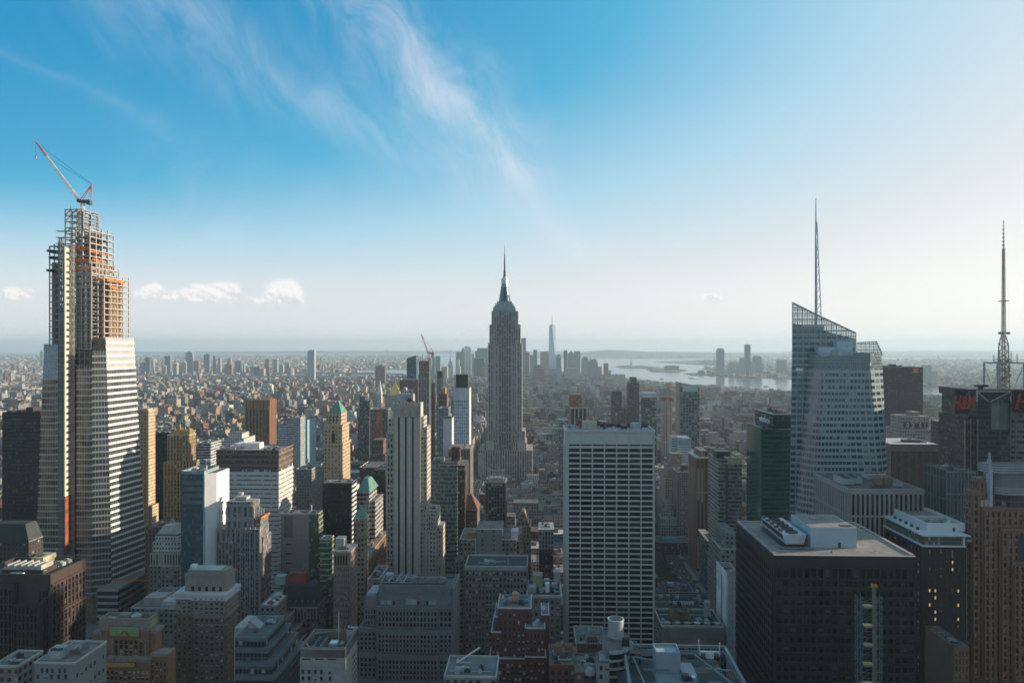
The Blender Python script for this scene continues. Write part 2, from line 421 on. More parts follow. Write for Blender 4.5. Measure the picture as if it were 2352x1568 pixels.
RM = [STEEL, LBLUE, PALE, ROOF, DARKM]

# ---------------------------------------------------------------- the setting
def slab(name, poly, z0, z1, mat, kind='structure'):
    b = MB(); a = sum(poly[i][0]*poly[(i+1) % len(poly)][1]-poly[(i+1) % len(poly)][0]*poly[i][1] for i in range(len(poly)))
    if a < 0: poly = poly[::-1]
    n = len(poly)
    for i in range(n):
        p, q = poly[i], poly[(i+1) % n]; b.face([(*p, z0), (*q, z0), (*q, z1), (*p, z1)], [(0,0)]*4)
    b.face([(*p, z1) for p in poly], [p for p in poly])
    o = b.build(name, mat); o['kind'] = kind; return o
def ground_mat(name, a, bcol, scale):
    m, b = newmat(name); P = nodev('ShaderNodeNewGeometry', 0)
    n = noise(P, scale, 6, .65)
    setc(b, 0, mixc(sstep(n, .4, .6), a, bcol)); b.inputs['Roughness'].default_value = .95; return m
def water_mat():
    m, b = newmat('harbour_water'); P = nodev('ShaderNodeNewGeometry', 0)
    setc(b, 0, (.035, .075, .095)); b.inputs['Roughness'].default_value = .16; b.inputs['IOR'].default_value = 1.33
    n = E.nt.nodes.new('ShaderNodeBump'); n.inputs['Strength'].default_value = .3; n.inputs['Distance'].default_value = 3.
    (noise(P, .02, 6, .6)+noise(P, .0015, 4, .5)*2)._put(n.inputs['Height']); E.nt.links.new(n.outputs[0], b.inputs['Normal']); return m
def gp(*pp): return [((p-PX)/F*(F*H/(q-HY)), F*H/(q-HY)) for p, q in pp]       # picture point on the water -> world
sea = MB(); sea.face([(-50000,-3000,0),(50000,-3000,0),(50000,31000,0),(-50000,31000,0)], [(0,0)]*4)
sea.build('harbour_water', water_mat())['kind'] = 'structure'
LAND = ground_mat('city_ground', (.075, .075, .072), (.12, .11, .10), .02)
SUBURB = ground_mat('suburb_ground', (.05, .065, .055), (.12, .112, .105), .006)
PARKG = ground_mat('park_ground', (.03, .05, .025), (.06, .075, .045), .05)
MANH = [(-1150,-500),(-1250,1000),(-1750,2000),(-2150,2900),(-2260,3300),(-2330,3700),(-2150,4300),(-1750,4900),(-1050,5600),(-500,6700),(150,7450),(550,7450),(830,6900),(930,6000),(1010,5200),(1260,4650),(1640,3900),(1780,3000),(1850,1500),(1850,-500)]
slab('manhattan_ground', MANH, -4, GZ, LAND)
BK = [(-30000,2000),(-3900,2000),(-3300,3300),(-3060,4100),(-2750,4800),(-2150,5400),(-1650,6100),(-1350,6900),(-1750,7300),(-1900,8200),(-1300,8600),(-1500,9800),(-1000,10400),(-1700,12000),(-1500,14500),(-2300,17000),(-2600,21000),(-30000,24000)]
slab('brooklyn_ground', BK, -4, 8, SUBURB)
NJ = [(30000,2500),(3500,2500),(3150,3300),(3000,4300),(2760,5200),(2380,6000),(2000,6350),(1830,6700),(1950,7300),(2400,7700),(2300,8600),(2900,9800),(2500,12500),(4500,14500),(9000,15000),(30000,15000)]
slab('jersey_ground', NJ, -4, 7, SUBURB)
slab('staten_ground', [(-900,19500),(400,17500),(3000,15800),(5200,16500),(9500,17500),(30000,18500),(34000,29000),(20000,30500),(6000,30500),(-1500,27000)], -4, 10, SUBURB)
slab('liberty_island', gp((1412,842),(1440,839.5),(1490,841),(1520,844),(1500,847),(1430,845.5)), -3, 5, PARKG)
slab('ellis_island', gp((1486,849),(1530,846),(1580,850),(1560,855),(1500,854)), -3, 5, PARKG)
slab('state_park_ground', gp((1570,858),(1620,856),(1660,846),(1648,852),(1680,861),(1590,862)), -3, 4, PARKG)
# hills beyond the harbour
def ridge(name, pts, Y0, Y1, mat):
    b = MB(); n = len(pts)
    tops = []
    for i, (px, py) in enumerate(pts): tops.append(at(px, py, (Y0+Y1)/2))
    fr = [((px-PX)/F*Y0, Y0, 9) for px, py in pts]; bk = [((px-PX)/F*Y1, Y1, 9) for px, py in pts]
    for i in range(n-1):
        b.face([fr[i], fr[i+1], tops[i+1], tops[i]], [(0,0)]*4); b.face([tops[i], tops[i+1], bk[i+1], bk[i]], [(0,0)]*4)
    o = b.build(name, mat); o['kind'] = 'structure'
def jag(x0, x1, n, f): return [(x0+(x1-x0)*i/n, f((x0+(x1-x0)*i/n))+random.uniform(-.5, .5)) for i in range(n+1)]
ridge('staten_hills', jag(1290, 1900, 60, lambda x: 812.5-7.5*math.exp(-((x-1400)/80)**2)-4.5*math.exp(-((x-1560)/140)**2)), 17500, 22000, SUBURB)
ridge('far_highlands', jag(200, 1300, 80, lambda x: 807.5-2.0*math.exp(-((x-700)/200)**2)-2.5*math.exp(-((x-1050)/260)**2)), 26000, 30600, SUBURB)
ridge('jersey_ridge', jag(1800, 2700, 60, lambda x: 806-1.5*math.exp(-((x-2200)/200)**2)), 25500, 30600, SUBURB)
hb = MB(); hz0, hz1 = -6, 487
hb.box(-51000, 51000, -3200, 31500, hz0, hz1, bottom=True)
hm = bpy.data.materials.new('haze_air'); hm.use_nodes = True; n_ = hm.node_tree; n_.nodes.clear()
hv = n_.nodes.new('ShaderNodeVolumePrincipled'); ho = n_.nodes.new('ShaderNodeOutputMaterial')
hv.inputs['Density'].default_value = HAZE; hv.inputs['Color'].default_value = (.66, .86, 1.0, 1); hv.inputs['Anisotropy'].default_value = .2
n_.links.new(hv.outputs[0], ho.inputs['Volume'])
hz = hb.build('haze', hm); hz['kind'] = 'stuff'
# streets: raised pavements round every block, and the avenue markings
AVES = [-1070, -870, -670, -540, -415, -275, -135, 164, 440, 720, 1000, 1270, 1540]
STREET0, STREETD = 560.0, 80.0
# ---------------------------------------------------------------- the towers that make this view
def lerp(a, b, t): return tuple(x+(y-x)*t for x, y in zip(a, b))
GLB = pane('glass_black', (.012, .014, .017), .10, (.06, .06, .055), .05, 0., .4)
GLD = pane('glass_dark', (.02, .026, .03), .22, (.30, .29, .26), .06)
GLT = pane('glass_teal', (.02, .05, .055), .15, (.22, .26, .25), .05)
GLW = pane('glass_house', (.03, .036, .04), .38, (.38, .38, .36), .08)

# --- glass supertall with its steel top still open
b = Bld('skyscraper', 'tapering glass supertall with white floor bands, its upper floors still open steel under a crane', 84, 640, 'skyscraper')
FL = 5.7
glz = plain('curtain_glass', (.07, .085, .09), .08, .25, .5, .08, 1.)
spw = plain('spandrel_white', (.72, .71, .68), .35, .1, .06)
spg = plain('spandrel_grey', (.42, .41, .40), .4, .2, .08)
glo = plain('glass_tan_lit', (.20, .135, .08), .2, .25, .7, .12)  # tan of reflections and lit ceilings is put into the glass colour
zt, zb = b.z(775), b.z(1340)
def ovp(tp, bp, d, z):
    t = (z-zb)/(zt-zb); return (b.x(bp+(tp-bp)*t, d), d)
def facet(pa, pb, z0, z1, gk, gm, sk, sm, sph=1.5, mull=2.2):
    n = int(round((z1-z0)/FL))
    for k in range(n):
        q0, q1 = z0+(z1-z0)*k/n, z0+(z1-z0)*(k+1)/n
        for (za, ze, pr, key, mat) in ((q0, q1, 0., gk, gm), (q0, q0+sph, .4, sk, sm)):
            a0, c0, a1, c1 = ovp(*pa, za), ovp(*pb, za), ovp(*pa, ze), ovp(*pb, ze)
            L = hypot(c0[0]-a0[0], c0[1]-a0[1]); nx, ny = (c0[1]-a0[1])/L, -(c0[0]-a0[0])/L
            o = lambda p, z, e: (p[0]+nx*e, p[1]+ny*e, z)
            b.m(key, mat).prism([o(a0,za,pr), o(c0,za,pr), o(c0,za,-.8), o(a0,za,-.8)], [o(a1,ze,pr), o(c1,ze,pr), o(c1,ze,-.8), o(a1,ze,-.8)])
        if mull and k < 70:
            a0, c0 = ovp(*pa, (q0+q1)/2), ovp(*pb, (q0+q1)/2); L = hypot(c0[0]-a0[0], c0[1]-a0[1]); m_ = max(2, int(L/mull))
            nx, ny = (c0[1]-a0[1])/L, -(c0[0]-a0[0])/L
            for i in range(1, m_):
                p = lerp(a0, c0, i/m_); b.m('mullion', spg).bar((p[0]+nx*.06, p[1]+ny*.06, q0+sph), (p[0]+nx*.06, p[1]+ny*.06, q1), .09)
PA, PA2 = (101.5, 80, 0), (133, 133, 0)
PB, PB2, PB3, PB4 = (176, 176, 0), (211, 213, 0), (243, 257, 6), (307, 336, 48)
zp = b.z(1365)
facet(PA, PA2, 40, b.z(872), 'glazing#left', glo, 'floor_band#left', spg, 1.3)
facet(PA, PA2, b.z(872), b.z(790), 'glazing#new', plain('glass_new', (.25, .30, .32), .1, .3, .15, .1, 1.), 'floor_band#left', spg, 1.)
facet(PB, PB2, 40, b.z(837), 'glazing', glo, 'floor_band', spg, 1.3)
facet(PB2, PB3, 40, b.z(805), 'glazing#bay', glz, 'floor_band', spg, 1.5)
facet(PB3, PB4, zp-30, b.z(850), 'glazing#side', glz, 'floor_band#side', spw, 2.1)
facet(PB3, PB4, b.z(850), b.z(774), 'glazing#top', plain('glass_louvre', (.55, .56, .56), .2, .3, .08, .15), 'floor_band#side', spw, 1.7)
cz = b.z(640)
core = plain('core_amber_lit', (.24, .17, .11), .9, var=.4, scale=.4)  # amber of the lit interior is put into this concrete's colour
def cprism(key, mat, pts, z0, z1):
    bo = [(*ovp(*p, z0), z0) for p in pts]; to = [(*ovp(*p, z1), z1) for p in pts]; b.m(key, mat).prism(bo, to)
cprism('core', core, [(101.5, 80, 1.2), (133, 133, 1.2), (133, 133, 44), (118, 100, 46)], 0, b.z(792))
cprism('core', core, [(176, 176, 1.5), (211, 213, 1.5), (240, 254, 7.5), (303, 332, 46.5), (180, 180, 46)], 0, b.z(838))
cprism('core', core, [(214, 216, 5), (241, 255, 8.5), (303, 332, 46), (222, 224, 46)], b.z(838), b.z(776))
cprism('core', core, [(180, 180, 8), (205, 206, 8), (204, 204, 38), (182, 182, 38)], b.z(838), b.z(600))
cprism('core', core, [(119, 119, 9), (134, 134, 9), (134, 134, 36), (120, 120, 36)], b.z(792), b.z(600))
cprism('core', core, [(213, 213, 12), (236, 236, 12), (244, 244, 44), (214, 214, 44)], b.z(778), b.z(652))
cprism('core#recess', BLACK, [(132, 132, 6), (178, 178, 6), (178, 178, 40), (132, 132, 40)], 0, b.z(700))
b.bx('core#lift', 178, 222, 598, 838, 16, 36, core)
b.bx('core#lift', 226, 250, 640, 800, 20, 40, core)
iron = plain('steel_frame', (.27, .265, .255), .6, .1, .2)
ironw = plain('steel_primed', (.42, .39, .35), .6, .0, .1)
deck = plain('floor_deck', (.26, .18, .12), .9, var=.3)
def frame(key, px0, px1, d0, d1, py0, py1, nx, ny, mat, r=.38, slabs=True, diag=0, inset=1.0):
    m_ = b.m(key, mat); z1, z0 = b.z(py0, (px0+px1)/2, d0), b.z(py1, (px0+px1)/2, d0); x0, x1 = b.x(px0, d0), b.x(px1, d0)
    nz = max(1, round((z1-z0)/FL)); xs = [x0+(x1-x0)*i/nx for i in range(nx+1)]; ys = [d0+(d1-d0)*i/ny for i in range(ny+1)]
    for x in xs:
        for y in ys: m_.box(x-r, x+r, y-r, y+r, z0, z1+random.choice([0, 0, 1.5, 3]))
    for k in range(nz+1):
        z = z0+(z1-z0)*k/nz
        for y in ys: m_.box(x0, x1, y-r*.7, y+r*.7, z-.9, z-.05, bottom=True)
        for x in xs: m_.box(x-r*.7, x+r*.7, d0, d1, z-.85, z-.1, bottom=True)
        if slabs and k < nz: b.m('deck', deck).box(x0+inset, x1-inset, d0+inset, d1-inset, z-.2, z+.15, bottom=True)
    for i in range(diag): 
        a = random.randrange(nx); k = random.randrange(nz); m_.bar((xs[a], d0, z0+(z1-z0)*k/nz), (xs[a+1], d0, z0+(z1-z0)*(k+1)/nz), .3)
frame('steel_frame', 114, 136, 3, 40, 564, 792, 2, 3, iron)
frame('steel_frame', 150, 191, 10, 30, 480, 605, 3, 2, iron, slabs=False, diag=22)
frame('steel_frame', 188, 191.5, 9, 31, 486, 605, 1, 2, ironw, .5, False, 3)
frame('steel_frame#right', 174, 206, 4, 40, 527, 660, 2, 4, ironw, .45, True, 8)
frame('steel_frame#right', 176, 210, 4, 46, 612, 800, 3, 4, iron, .4)
frame('steel_frame#right', 210, 239, 8, 47, 636, 778, 2, 4, ironw, .38)
frame('steel_frame#centre', 170, 208, 4.5, 40, 600, 838, 3, 3, iron, .4)
for i, (p0, p1, y0, y1, d) in enumerate(((172, 206, 566, 574, 3.2), (172, 205, 594, 602, 3.2), (174, 206, 615, 621, 3.2), (140, 168, 572, 580, 2.2), (211, 238, 640, 645, 7.2))):
    b.bx('safety_net#%d' % i, p0, p1, y0, y1, d, d+.4, ORANGE)
for i, py in enumerate((574, 592, 604, 622, 640, 655)):
    xr_ = b.x(206 if i < 4 else 239, 8)+.5; b.m('safety_net#s%d' % i, ORANGE).box(xr_, xr_+.3, 6+(i % 3)*5, 40-(i % 2)*12, b.z(py+5, 206, 8), b.z(py, 206, 8))
for i, (p0, p1, y, d) in enumerate(((107, 118, 573, 1), (106, 118, 618, 1), (200, 210, 583, 30), (112, 122, 588, 1))):
    b.bx('debris_platform#%d' % i, p0, p1, y, y+5, d-3, d+6, DARKM)
# hoist run up the front
hc = facade('hoist_cladding', (.60, .52, .42), (.08, .07, .06), 7.9, FL, .55, .42, roof=(.4, .36, .3), blind=.1)
b.bx('hoist_cladding', 146.5, 149, 566, 1276, -9.5, -1.6, hc)
for px_ in (137, 142, 146.5, 164, 168): b.m('hoist_mast', STEEL).truss((b.x(px_, -2), -2, 10), (b.x(px_, -2), -2, b.z(548 if px_ < 144 else 562)), 1.7, 58, .13)
b.bx('hoist_cladding#net', 146.2, 149.4, 1140, 1276, -9.8, -1.5, plain('hoist_net', (.22, .065, .045), .85, var=.4))
for k in range(58): b.m('hoist_landing', plain('landing', (.55, .47, .36), .8)).box(b.x(132.5), b.x(171), -2.6, 2, 40+k*FL, 40.5+k*FL, bottom=True)
# stepped base
def podium(pt, x1p, pb_, key, d0):
    zt_ = b.z(pt, 225, -d0)
    x0, x1 = b.x(222, -d0), b.x(x1p, 46)
    n = int(zt_/FL)
    for k in range(n):
        z = zt_-k*FL; b.m('podium_glass', glz).box(x0+.4, x1-.4, -d0+.4, 47, max(0, z-FL), z-2.2); b.m('podium_band', spg).box(x0, x1, -d0, 47.3, z-2.2, z)
    return x0, x1, zt_
x0, x1, zt_ = podium(1352, 350, 0, 'podium', 10)
b.m('podium_roof', ROOFL).box(x0+.5, x1-.5, -9.5, 46.8, zt_-.5, zt_+.05)
b.bx('safety_net#p', 258, 349, 1330, 1333, -9.9, -9.5, ORANGE)
b.foot(b.x(80), x1, -10, 48)
b.done()

# --- the crane on top of it
def crane(name, label, base, mast_h, body, jib_tip, aframe, jw, cols, s=1., group=None):
    """luffing-jib crane; every point is in world metres"""
    r = tag(empty(name, base), label, 'crane', group)
    L = lambda p: (p[0]-base[0], p[1]-base[1], p[2]-base[2])
    m_ = MB(); m_.truss((0, 0, 0), (0, 0, mast_h), 2.4*s, max(3, int(mast_h/3)), .2*s); m_.build('mast', cols[0], r)
    h = MB(); bx0, bz = L(body)[0], L(body)[2]
    h.box(bx0-2.5*s, bx0+8*s, -2*s, 2*s, bz, bz+2.6*s, bottom=True); h.box(bx0+5*s, bx0+8.4*s, -2.3*s, 2.3*s, bz-1.6*s, bz+1.*s, bottom=True); hs_ = h.build('machinery_deck', cols[1], r)
    c = MB(); c.box(bx0-3.6*s, bx0-1.2*s, -2.9*s, -1.*s, bz+.5*s, bz+3.2*s, bottom=True); c.build('cab', cols[2], r)
    a = L(aframe); f = MB()
    for y in (-1.6, 1.6): f.bar((bx0-1*s, y*s, bz+2.5*s), (a[0], y*.3*s, a[2]), .28*s); f.bar((bx0+7*s, y*s, bz+2.5*s), (a[0], y*.3*s, a[2]), .28*s)
    f.build('a_frame', cols[3], r)
    j = MB(); t = L(jib_tip); p0 = (bx0-2*s, 0, bz+1.5*s); q = lerp(p0, t, .76); j.truss(p0, q, jw, 20, .17*s, jw*.8); jb = j.build('jib', cols[4], r)
    j2 = MB(); j2.truss(q, t, jw*.8, 7, .17*s, jw*.3); j2.build('jib_tip', cols[3], jb)
    w = MB(); w.bar(a, lerp(p0, t, .96), .11*s); w.bar((a[0], .4, a[2]), lerp(p0, t, .74), .09*s); w.bar(t, (t[0], t[1], t[2]-14*s), .08*s); w.build('cable', cols[1], r)
    k = MB(); k.box(t[0]-.5*s, t[0]+.5*s, -.5*s, .5*s, t[2]-16*s, t[2]-14*s, bottom=True); k.build('hook_block', cols[3], r)
    return r
CR = plain('crane_red', (.48, .19, .14), .5); CW = plain('crane_white', (.62, .56, .54), .5); CG = plain('crane_green', (.03, .07, .08), .6); CY = plain('crane_yellow', (.55, .33, .05), .55)
crane('tower_crane', 'white and red luffing crane on the unfinished glass supertall', at(190, 500, 668), at(190, 466, 668)[2]-at(190, 500, 668)[2], at(189, 466, 668), at(82, 325, 668), at(211.5, 424, 668), 1.9, [WHITEP, CG, CG, CR, CW])

# --- pale slab in front: white grid tower with black ribbon windows
b = Bld('office_tower', 'pale office slab with a white grid of black ribbon windows, centre of the near skyline', 1298.5, 520, 'office tower')
gw = plain('travertine', (.49, .48, .465), .65, var=.07, scale=.3)
x0, x1, z0, zt = b.bx('wall', 1298.5, 1504, 992, None, 0, 34, gw)
zg = b.z(1027); nrow = 42; fh = 3.86
b.lat('wall', 'F', 4.2/2, x1-1.2, zg-nrow*fh, zg, 7, nrow, .85, 1.25, .35, 0, GLB, gw)
b.lat('wall', 'L', 1.5, 32.5, zg-nrow*fh, zg, 5, nrow, 2.2, 1.4, .5, 0, None, gw)
for i in range(8):
    xx = 2.1+(x1-3.3)*i/7; b.m('wall').box(xx-.28, xx+.28, -.42, 0, zg, zt-.3)
b.m('louvre', BLACK).box(2.5, x1-1.6, -.1, .2, zg+1.2, zg+2.3)
b.m('roof', ROOFL).box(.8, x1-.8, .8, 33.2, zt-.5, zt-.25); b.parapet('parapet', -.5, x1+.3, -.8, 34.3, zt-.02, 1.5, .9, gw)
rt = zt-.2
b.m('penthouse', plain('cream_render', (.45, .40, .31), .85)).box(b.x(1337, 20), b.x(1371, 20), 20, 29, rt, rt+5.5)
b.tank(b.x(1329, 27), 27, rt, 2.6, 4.4)
b.m('cooling_tower', LBLUE).cyl(b.x(1460, 24), 24, rt, rt+3.2, 4.6, 4.2, 20); b.m('cooling_tower').cyl(b.x(1460, 24), 24, rt+3.2, rt+4.4, 3.6, 3.6, 20)
b.m('stair_hatch', DARKM).box(b.x(1386, 20), b.x(1391, 20), 20, 24, rt, rt+5); b.m('stair_hatch#r', DARKM).box(b.x(1428, 18), b.x(1441, 18), 18, 30, rt, rt+3)
b.clutter(b.x(1306), b.x(1495), 6, 30, rt, 14, 5, RM, 2.2)
b.m('roof_rail', DARKM).box(b.x(1345, 31), b.x(1490, 31), 31, 31.3, rt, rt+3)
for p in (1391, 1415): b.m('antenna#%d' % p, STEEL).bar((b.x(p, 26), 26, rt), (b.x(p, 26), 26, rt+11), .15); b.m('antenna#%d' % p).cyl(b.x(p, 26), 26, rt+10, rt+12, .9, .9, 8)
b.done()

# --- art-deco giant with the mast
b = Bld('skyscraper', 'tall grey limestone art deco skyscraper with stepped top and mooring mast', 1098, 1300, 'skyscraper')
lime = facade('esb_lime', (.34, .325, .305), (.06, .055, .055), 4.4, 3.8, .5, .62, span=(.17, .14, .13), roof=(.3, .29, .27), blind=.3, blindc=(.35, .33, .31), var=.06)
limd = facade('esb_lime_dark', (.28, .265, .25), (.05, .045, .045), 4.4, 3.8, .66, .62, span=(.15, .11, .10), roof=(.3, .29, .27), blind=.25, var=.06)
silv = plain('mast_silver', (.22, .28, .32), .35, .5, .1)
for p0, p1, pt, d0, d1 in ((1098, 1223, 1034, -12, 70), (1112, 1209, 1016, -6, 62), (1116, 1206, 990, -3, 58), (1121.5, 1198.5, 789, 0, 52), (1124, 1195.5, 745, 3, 49), (1129, 1190, 714, 6, 46)):
    b.bx('wall', p0, p1, pt, None, d0, d1, lime)
b.bx('centre_bay', 1146.5, 1174, 714, 990, 4.4, 46, limd)
b.bx('centre_bay', 1146, 1175, 745, 1078, -.8, 3, limd)
b.bx('centre_bay', 1146, 1175, 995, None, -6.6, -5, limd)
for p in (1121.5, 1135, 1146, 1175, 1186, 1198): # buttress piers
    b.bx('pier', p-.9, p+.9, 786, 1000, -.7, .2, plain('limestone_pier', (.38, .365, .34), .8))
for p0, p1, pt, pb, d in ((1116, 1133, 1012, 1100, -6.7), (1189, 1206, 1012, 1100, -6.7), (1098.5, 1112, 1040, 1100, -12.6)): b.bx('pier', p0, p1, pt, pb, d, d+.9, MATS['esb_lime'])
xc = (b.x(1151, 26)+b.x(1167, 26))/2; yc = 26.
zz = lambda py: b.z(py, 1159, 26)
for k, (py, hw) in enumerate(((714, 21), (709, 18.5), (704, 15.5), (699, 12.5))):
    b.m('crown', silv).box(xc-hw, xc+hw, yc-hw*.75, yc+hw*.75, zz(py), zz(py-5.2))
for sx in (-1, 1):
    for k in range(3): b.m('crown').box(xc+sx*(19-k*3)-1, xc+sx*(19-k*3)+1, yc-13+k*3, yc-11+k*3, zz(712-k*5), zz(704-k*6))
mast = b.m('mast', silv)
mast.cyl(xc, yc, zz(694.5), zz(652), 8.6, 5.2, 16)
for a in range(4):
    ca, sa = cos(a*pi/2+.6), sin(a*pi/2+.6)
    mast.bar((xc+11*ca, yc+11*sa, zz(697)), (xc+6*ca, yc+6*sa, zz(655)), 2., 1.)
b.m('mast>dark_slot', DARKM).box(xc-2.2, xc+2.2, yc-8.8, yc-5, zz(695), zz(660))
b.m('lantern', plain('lantern', (.62, .66, .68), .35, .2)).cyl(xc, yc, zz(652), zz(641), 6.6, 6.4, 18)
b.m('lantern').cyl(xc, yc, zz(641), zz(635), 5.5, 3.0, 18)
an = b.m('antenna', DARKM)
an.cyl(xc, yc, zz(636), zz(622), 2.6, 2.0, 10); an.cyl(xc, yc, zz(622), zz(588), 1.5, 1.0, 8); an.cyl(xc, yc, zz(588), zz(561), .7, .2, 6)
for k in range(14):
    z = zz(634)+k*3.1; an.box(xc-2.2+k*.09, xc+2.2-k*.09, yc-.4, yc+.4, z, z+.8, bottom=True); an.box(xc-.4, xc+.4, yc-2.2+k*.09, yc+2.2-k*.09, z+1.2, z+2., bottom=True)
for k in range(9):
    a = k*.7; an.bar((xc+9*cos(a), yc+9*sin(a), zz(694)), (xc+9*cos(a), yc+9*sin(a), zz(685-(k % 3)*4)), .25)
b.done()

# --- limestone tower with three black stripes
b = Bld('office_tower', 'tan limestone tower with three long black stripes down its front', 887, 590, 'office tower')
fiv = facade('tan_lime', (.43, .385, .33), (.03, .032, .035), 3.1, 3.75, .5, .5, roof=(.3, .28, .25), blind=.3, var=.09)
fivp = plain('tan_lime_blank', (.44, .395, .34), .85, var=.09, scale=.4)
for p0, p1, pt, d0, d1 in ((887, 974, 997, 1, 19), (891.5, 967, 962, 1, 18), (960, 1014, 1212, 1.5, 24), (970, 1003, 1173, 1.2, 23), (960, 973, 957, 1.1, 19), (965, 981, 981, 1.3, 21)):
    b.bx('wall', p0, p1, pt, None, d0, d1, fiv)
x0, x1, _, zt = b.bx('shaft', 903.5, 966, 925, None, -1.5, 12, fivp)
for k, p in enumerate((916.3, 932.3, 948.1)): b.bx('window_stripe#%d' % k, p-1.9, p+1.9, 957, 1345, -1.62, -1.2, BLACK)
for p in (903.6, 912, 920.5, 928.5, 936, 944, 952.5, 961, 965.6): b.bx('shaft', p-.7, p+.7, 922, 957, -2.1, -1.4, fivp)
for p in (905, 924, 940, 957): b.bx('finial#%d' % p, p-1.5, p+1.5, 937, 958, -2.6, -1.6, PALE)
b.m('roof', ROOF).box(.5+x0, x1-.5, -1, 11.5, zt-.3, zt+.05)
nz = 24
b.lat('wall', 'F', b.x(889.5, 1), b.x(902.5, 1), b.z(1330), b.z(1003), 2, 24, .9, 2.3, .45, .98, GLW, fiv)
b.lat('wall', 'F', b.x(966.5, 1.1), b.x(980.5, 1.3), b.z(1172), b.z(985), 2, 17, 1.2, 2.1, .4, 1.28, GLW, fiv); b.lat('wall', 'F', b.x(968, 1), b.x(1013, 1), b.z(1330), b.z(1216), 7, 11, 1.1, 1.9, .45, 1.45, GLW, fiv); b.lat('wall', 'F', b.x(983, 1), b.x(1002, 1), b.z(1215), b.z(1176), 3, 4, 1.1, 1.9, .35, 1.18, GLW, fiv)
b.m('penthouse', plain('steel_shed', (.35, .36, .36), .6, .2)).box(b.x(910, 3), b.x(949, 3), 3, 11, zt, zt+7)
for p in (913, 925, 938, 947): b.m('roof_frame', STEEL).box(b.x(p, 5)-.3, b.x(p, 5)+.3, 4.6, 5.2, zt, zt+10)
b.m('roof_frame').box(b.x(912, 5), b.x(948, 5), 4.5, 5.2, zt+9.5, zt+10.2); b.m('roof_frame').box(b.x(920, 5), b.x(948, 5), 12, 13, zt+10, zt+10.5)
b.tank(b.x(931, 10), 10, zt+7, 1.8, 2.6, mat=LBLUE)
b.m('air_handler', WHITEP).box(b.x(896, 4), b.x(902, 4), 4, 10, b.z(966), b.z(946)); b.m('duct', WHITEP).box(b.x(897, 4), b.x(904, 4), 3, 4, b.z(962), b.z(945))
b.clutter(b.x(906, 2), b.x(960, 2), 1, 9, zt, 9, 3, RM, 3)
b.m('roof#w', ROOFW).box(b.x(984, 3), b.x(1002, 3), 3, 22, b.z(1172)-.2, b.z(1172)+.06)
b.clutter(b.x(986, 4), b.x(999, 4), 5, 18, b.z(1172), 5, 9, RM, 2)
b.done()

# --- tan tower with a green pyramid roof
b = Bld('office_tower', 'slim tan brick tower with a small green copper pyramid roof', 744, 700, 'office tower')
tb = facade('tan_brick', (.42, .325, .22), (.035, .03, .028), 3.4, 3.6, .42, .5, roof=(.3, .25, .2), blind=.3, var=.1)
for p0, p1, pt, d0, d1 in ((744, 787, 1020, 0, 28), (745, 786, 978, 1, 27), (748, 783.5, 948, 3, 24)):
    x0, x1, z0, z1 = b.bx('wall', p0, p1, pt, None, d0, d1, tb)
xa, xb = b.x(757, 4), b.x(783.5, 4); ze = b.z(948, 765, 4)
b.m('roof', COPPER).prism([(xa-.6, 2.6, ze), (xb+.6, 2.6, ze), (xb+.6, 24.4, ze), (xa-.6, 24.4, ze)], [((xa*.55+xb*.45), 12.6, ze+12), ((xa*.45+xb*.55), 12.6, ze+12), ((xa*.45+xb*.55), 14, ze+12), ((xa*.55+xb*.45), 14, ze+12)])
for pt, p0, p1, d0, d1 in ((1020, 743, 788, -.7, 28.7), (976.5, 743.7, 788, .3, 28)):
    b.bx('cornice', p0, p1, pt-2, pt+1.5, d0, d1, plain('tan_stone', (.46, .35, .22), .8))
for k in range(8): b.m('cornice').box(b.x(746+k*5, 0)-.4, b.x(746+k*5, 0)+.4, .4, 1, b.z(978), b.z(972))
b.m('arch_window', BLACK).box(b.x(762, .9), b.x(769, .9), .8, 1.1, b.z(1018), b.z(996)); b.m('arch_window').cyl(b.x(765.5, .9), 1.2, b.z(996), b.z(991.5), 1.4, .5, 10)
for p in (757.5, 765.5, 773.5): b.bx('arch_window#%d' % p, p-1.1, p+1.1, 956, 972, 2.85, 3.2, BLACK)
b.done()

# --- brown ribbed tower further back
b = Bld('office_tower', 'orange brown brick tower with deep vertical ribs and flared top', 563, 1400, 'office tower')
ob = plain('orange_brick', (.31, .165, .085), .85, var=.08); obd = facade('brown_bays', (.16, .08, .04), (.03, .025, .02), 2.2, 3.6, .8, .6, roof=(.3, .25, .2))
b.bx('wall', 563, 618, 926, None, 1.5, 31, obd); x0, x1, z0, zt = b.bx('crown', 564, 618, 917, 941, 0.8, 32, ob)
for i in range(8): 
    p = 563.5+i*7.8; b.bx('rib', p-1.5, p+1.5, 922, None, -1.4, 1.5, ob)
    x = b.x(p, 0); b.m('rib').prism([(x-1.3,-1.4,b.z(941)),(x+1.3,-1.4,b.z(941)),(x+1.3,1,b.z(941)),(x-1.3,1,b.z(941))], [(x-3.2,-1.6,zt),(x+3.2,-1.6,zt),(x+3.2,1,zt),(x-3.2,1,zt)])
xr = b.x(618, 1.5)
for i in range(5): b.m('rib').box(xr, xr+3.2, 2+i*6.6, 5+i*6.6, 0, zt)
b.clutter(b.x(568), b.x(612), 4, 26, zt, 9, 4, RM, 3)
b.done()

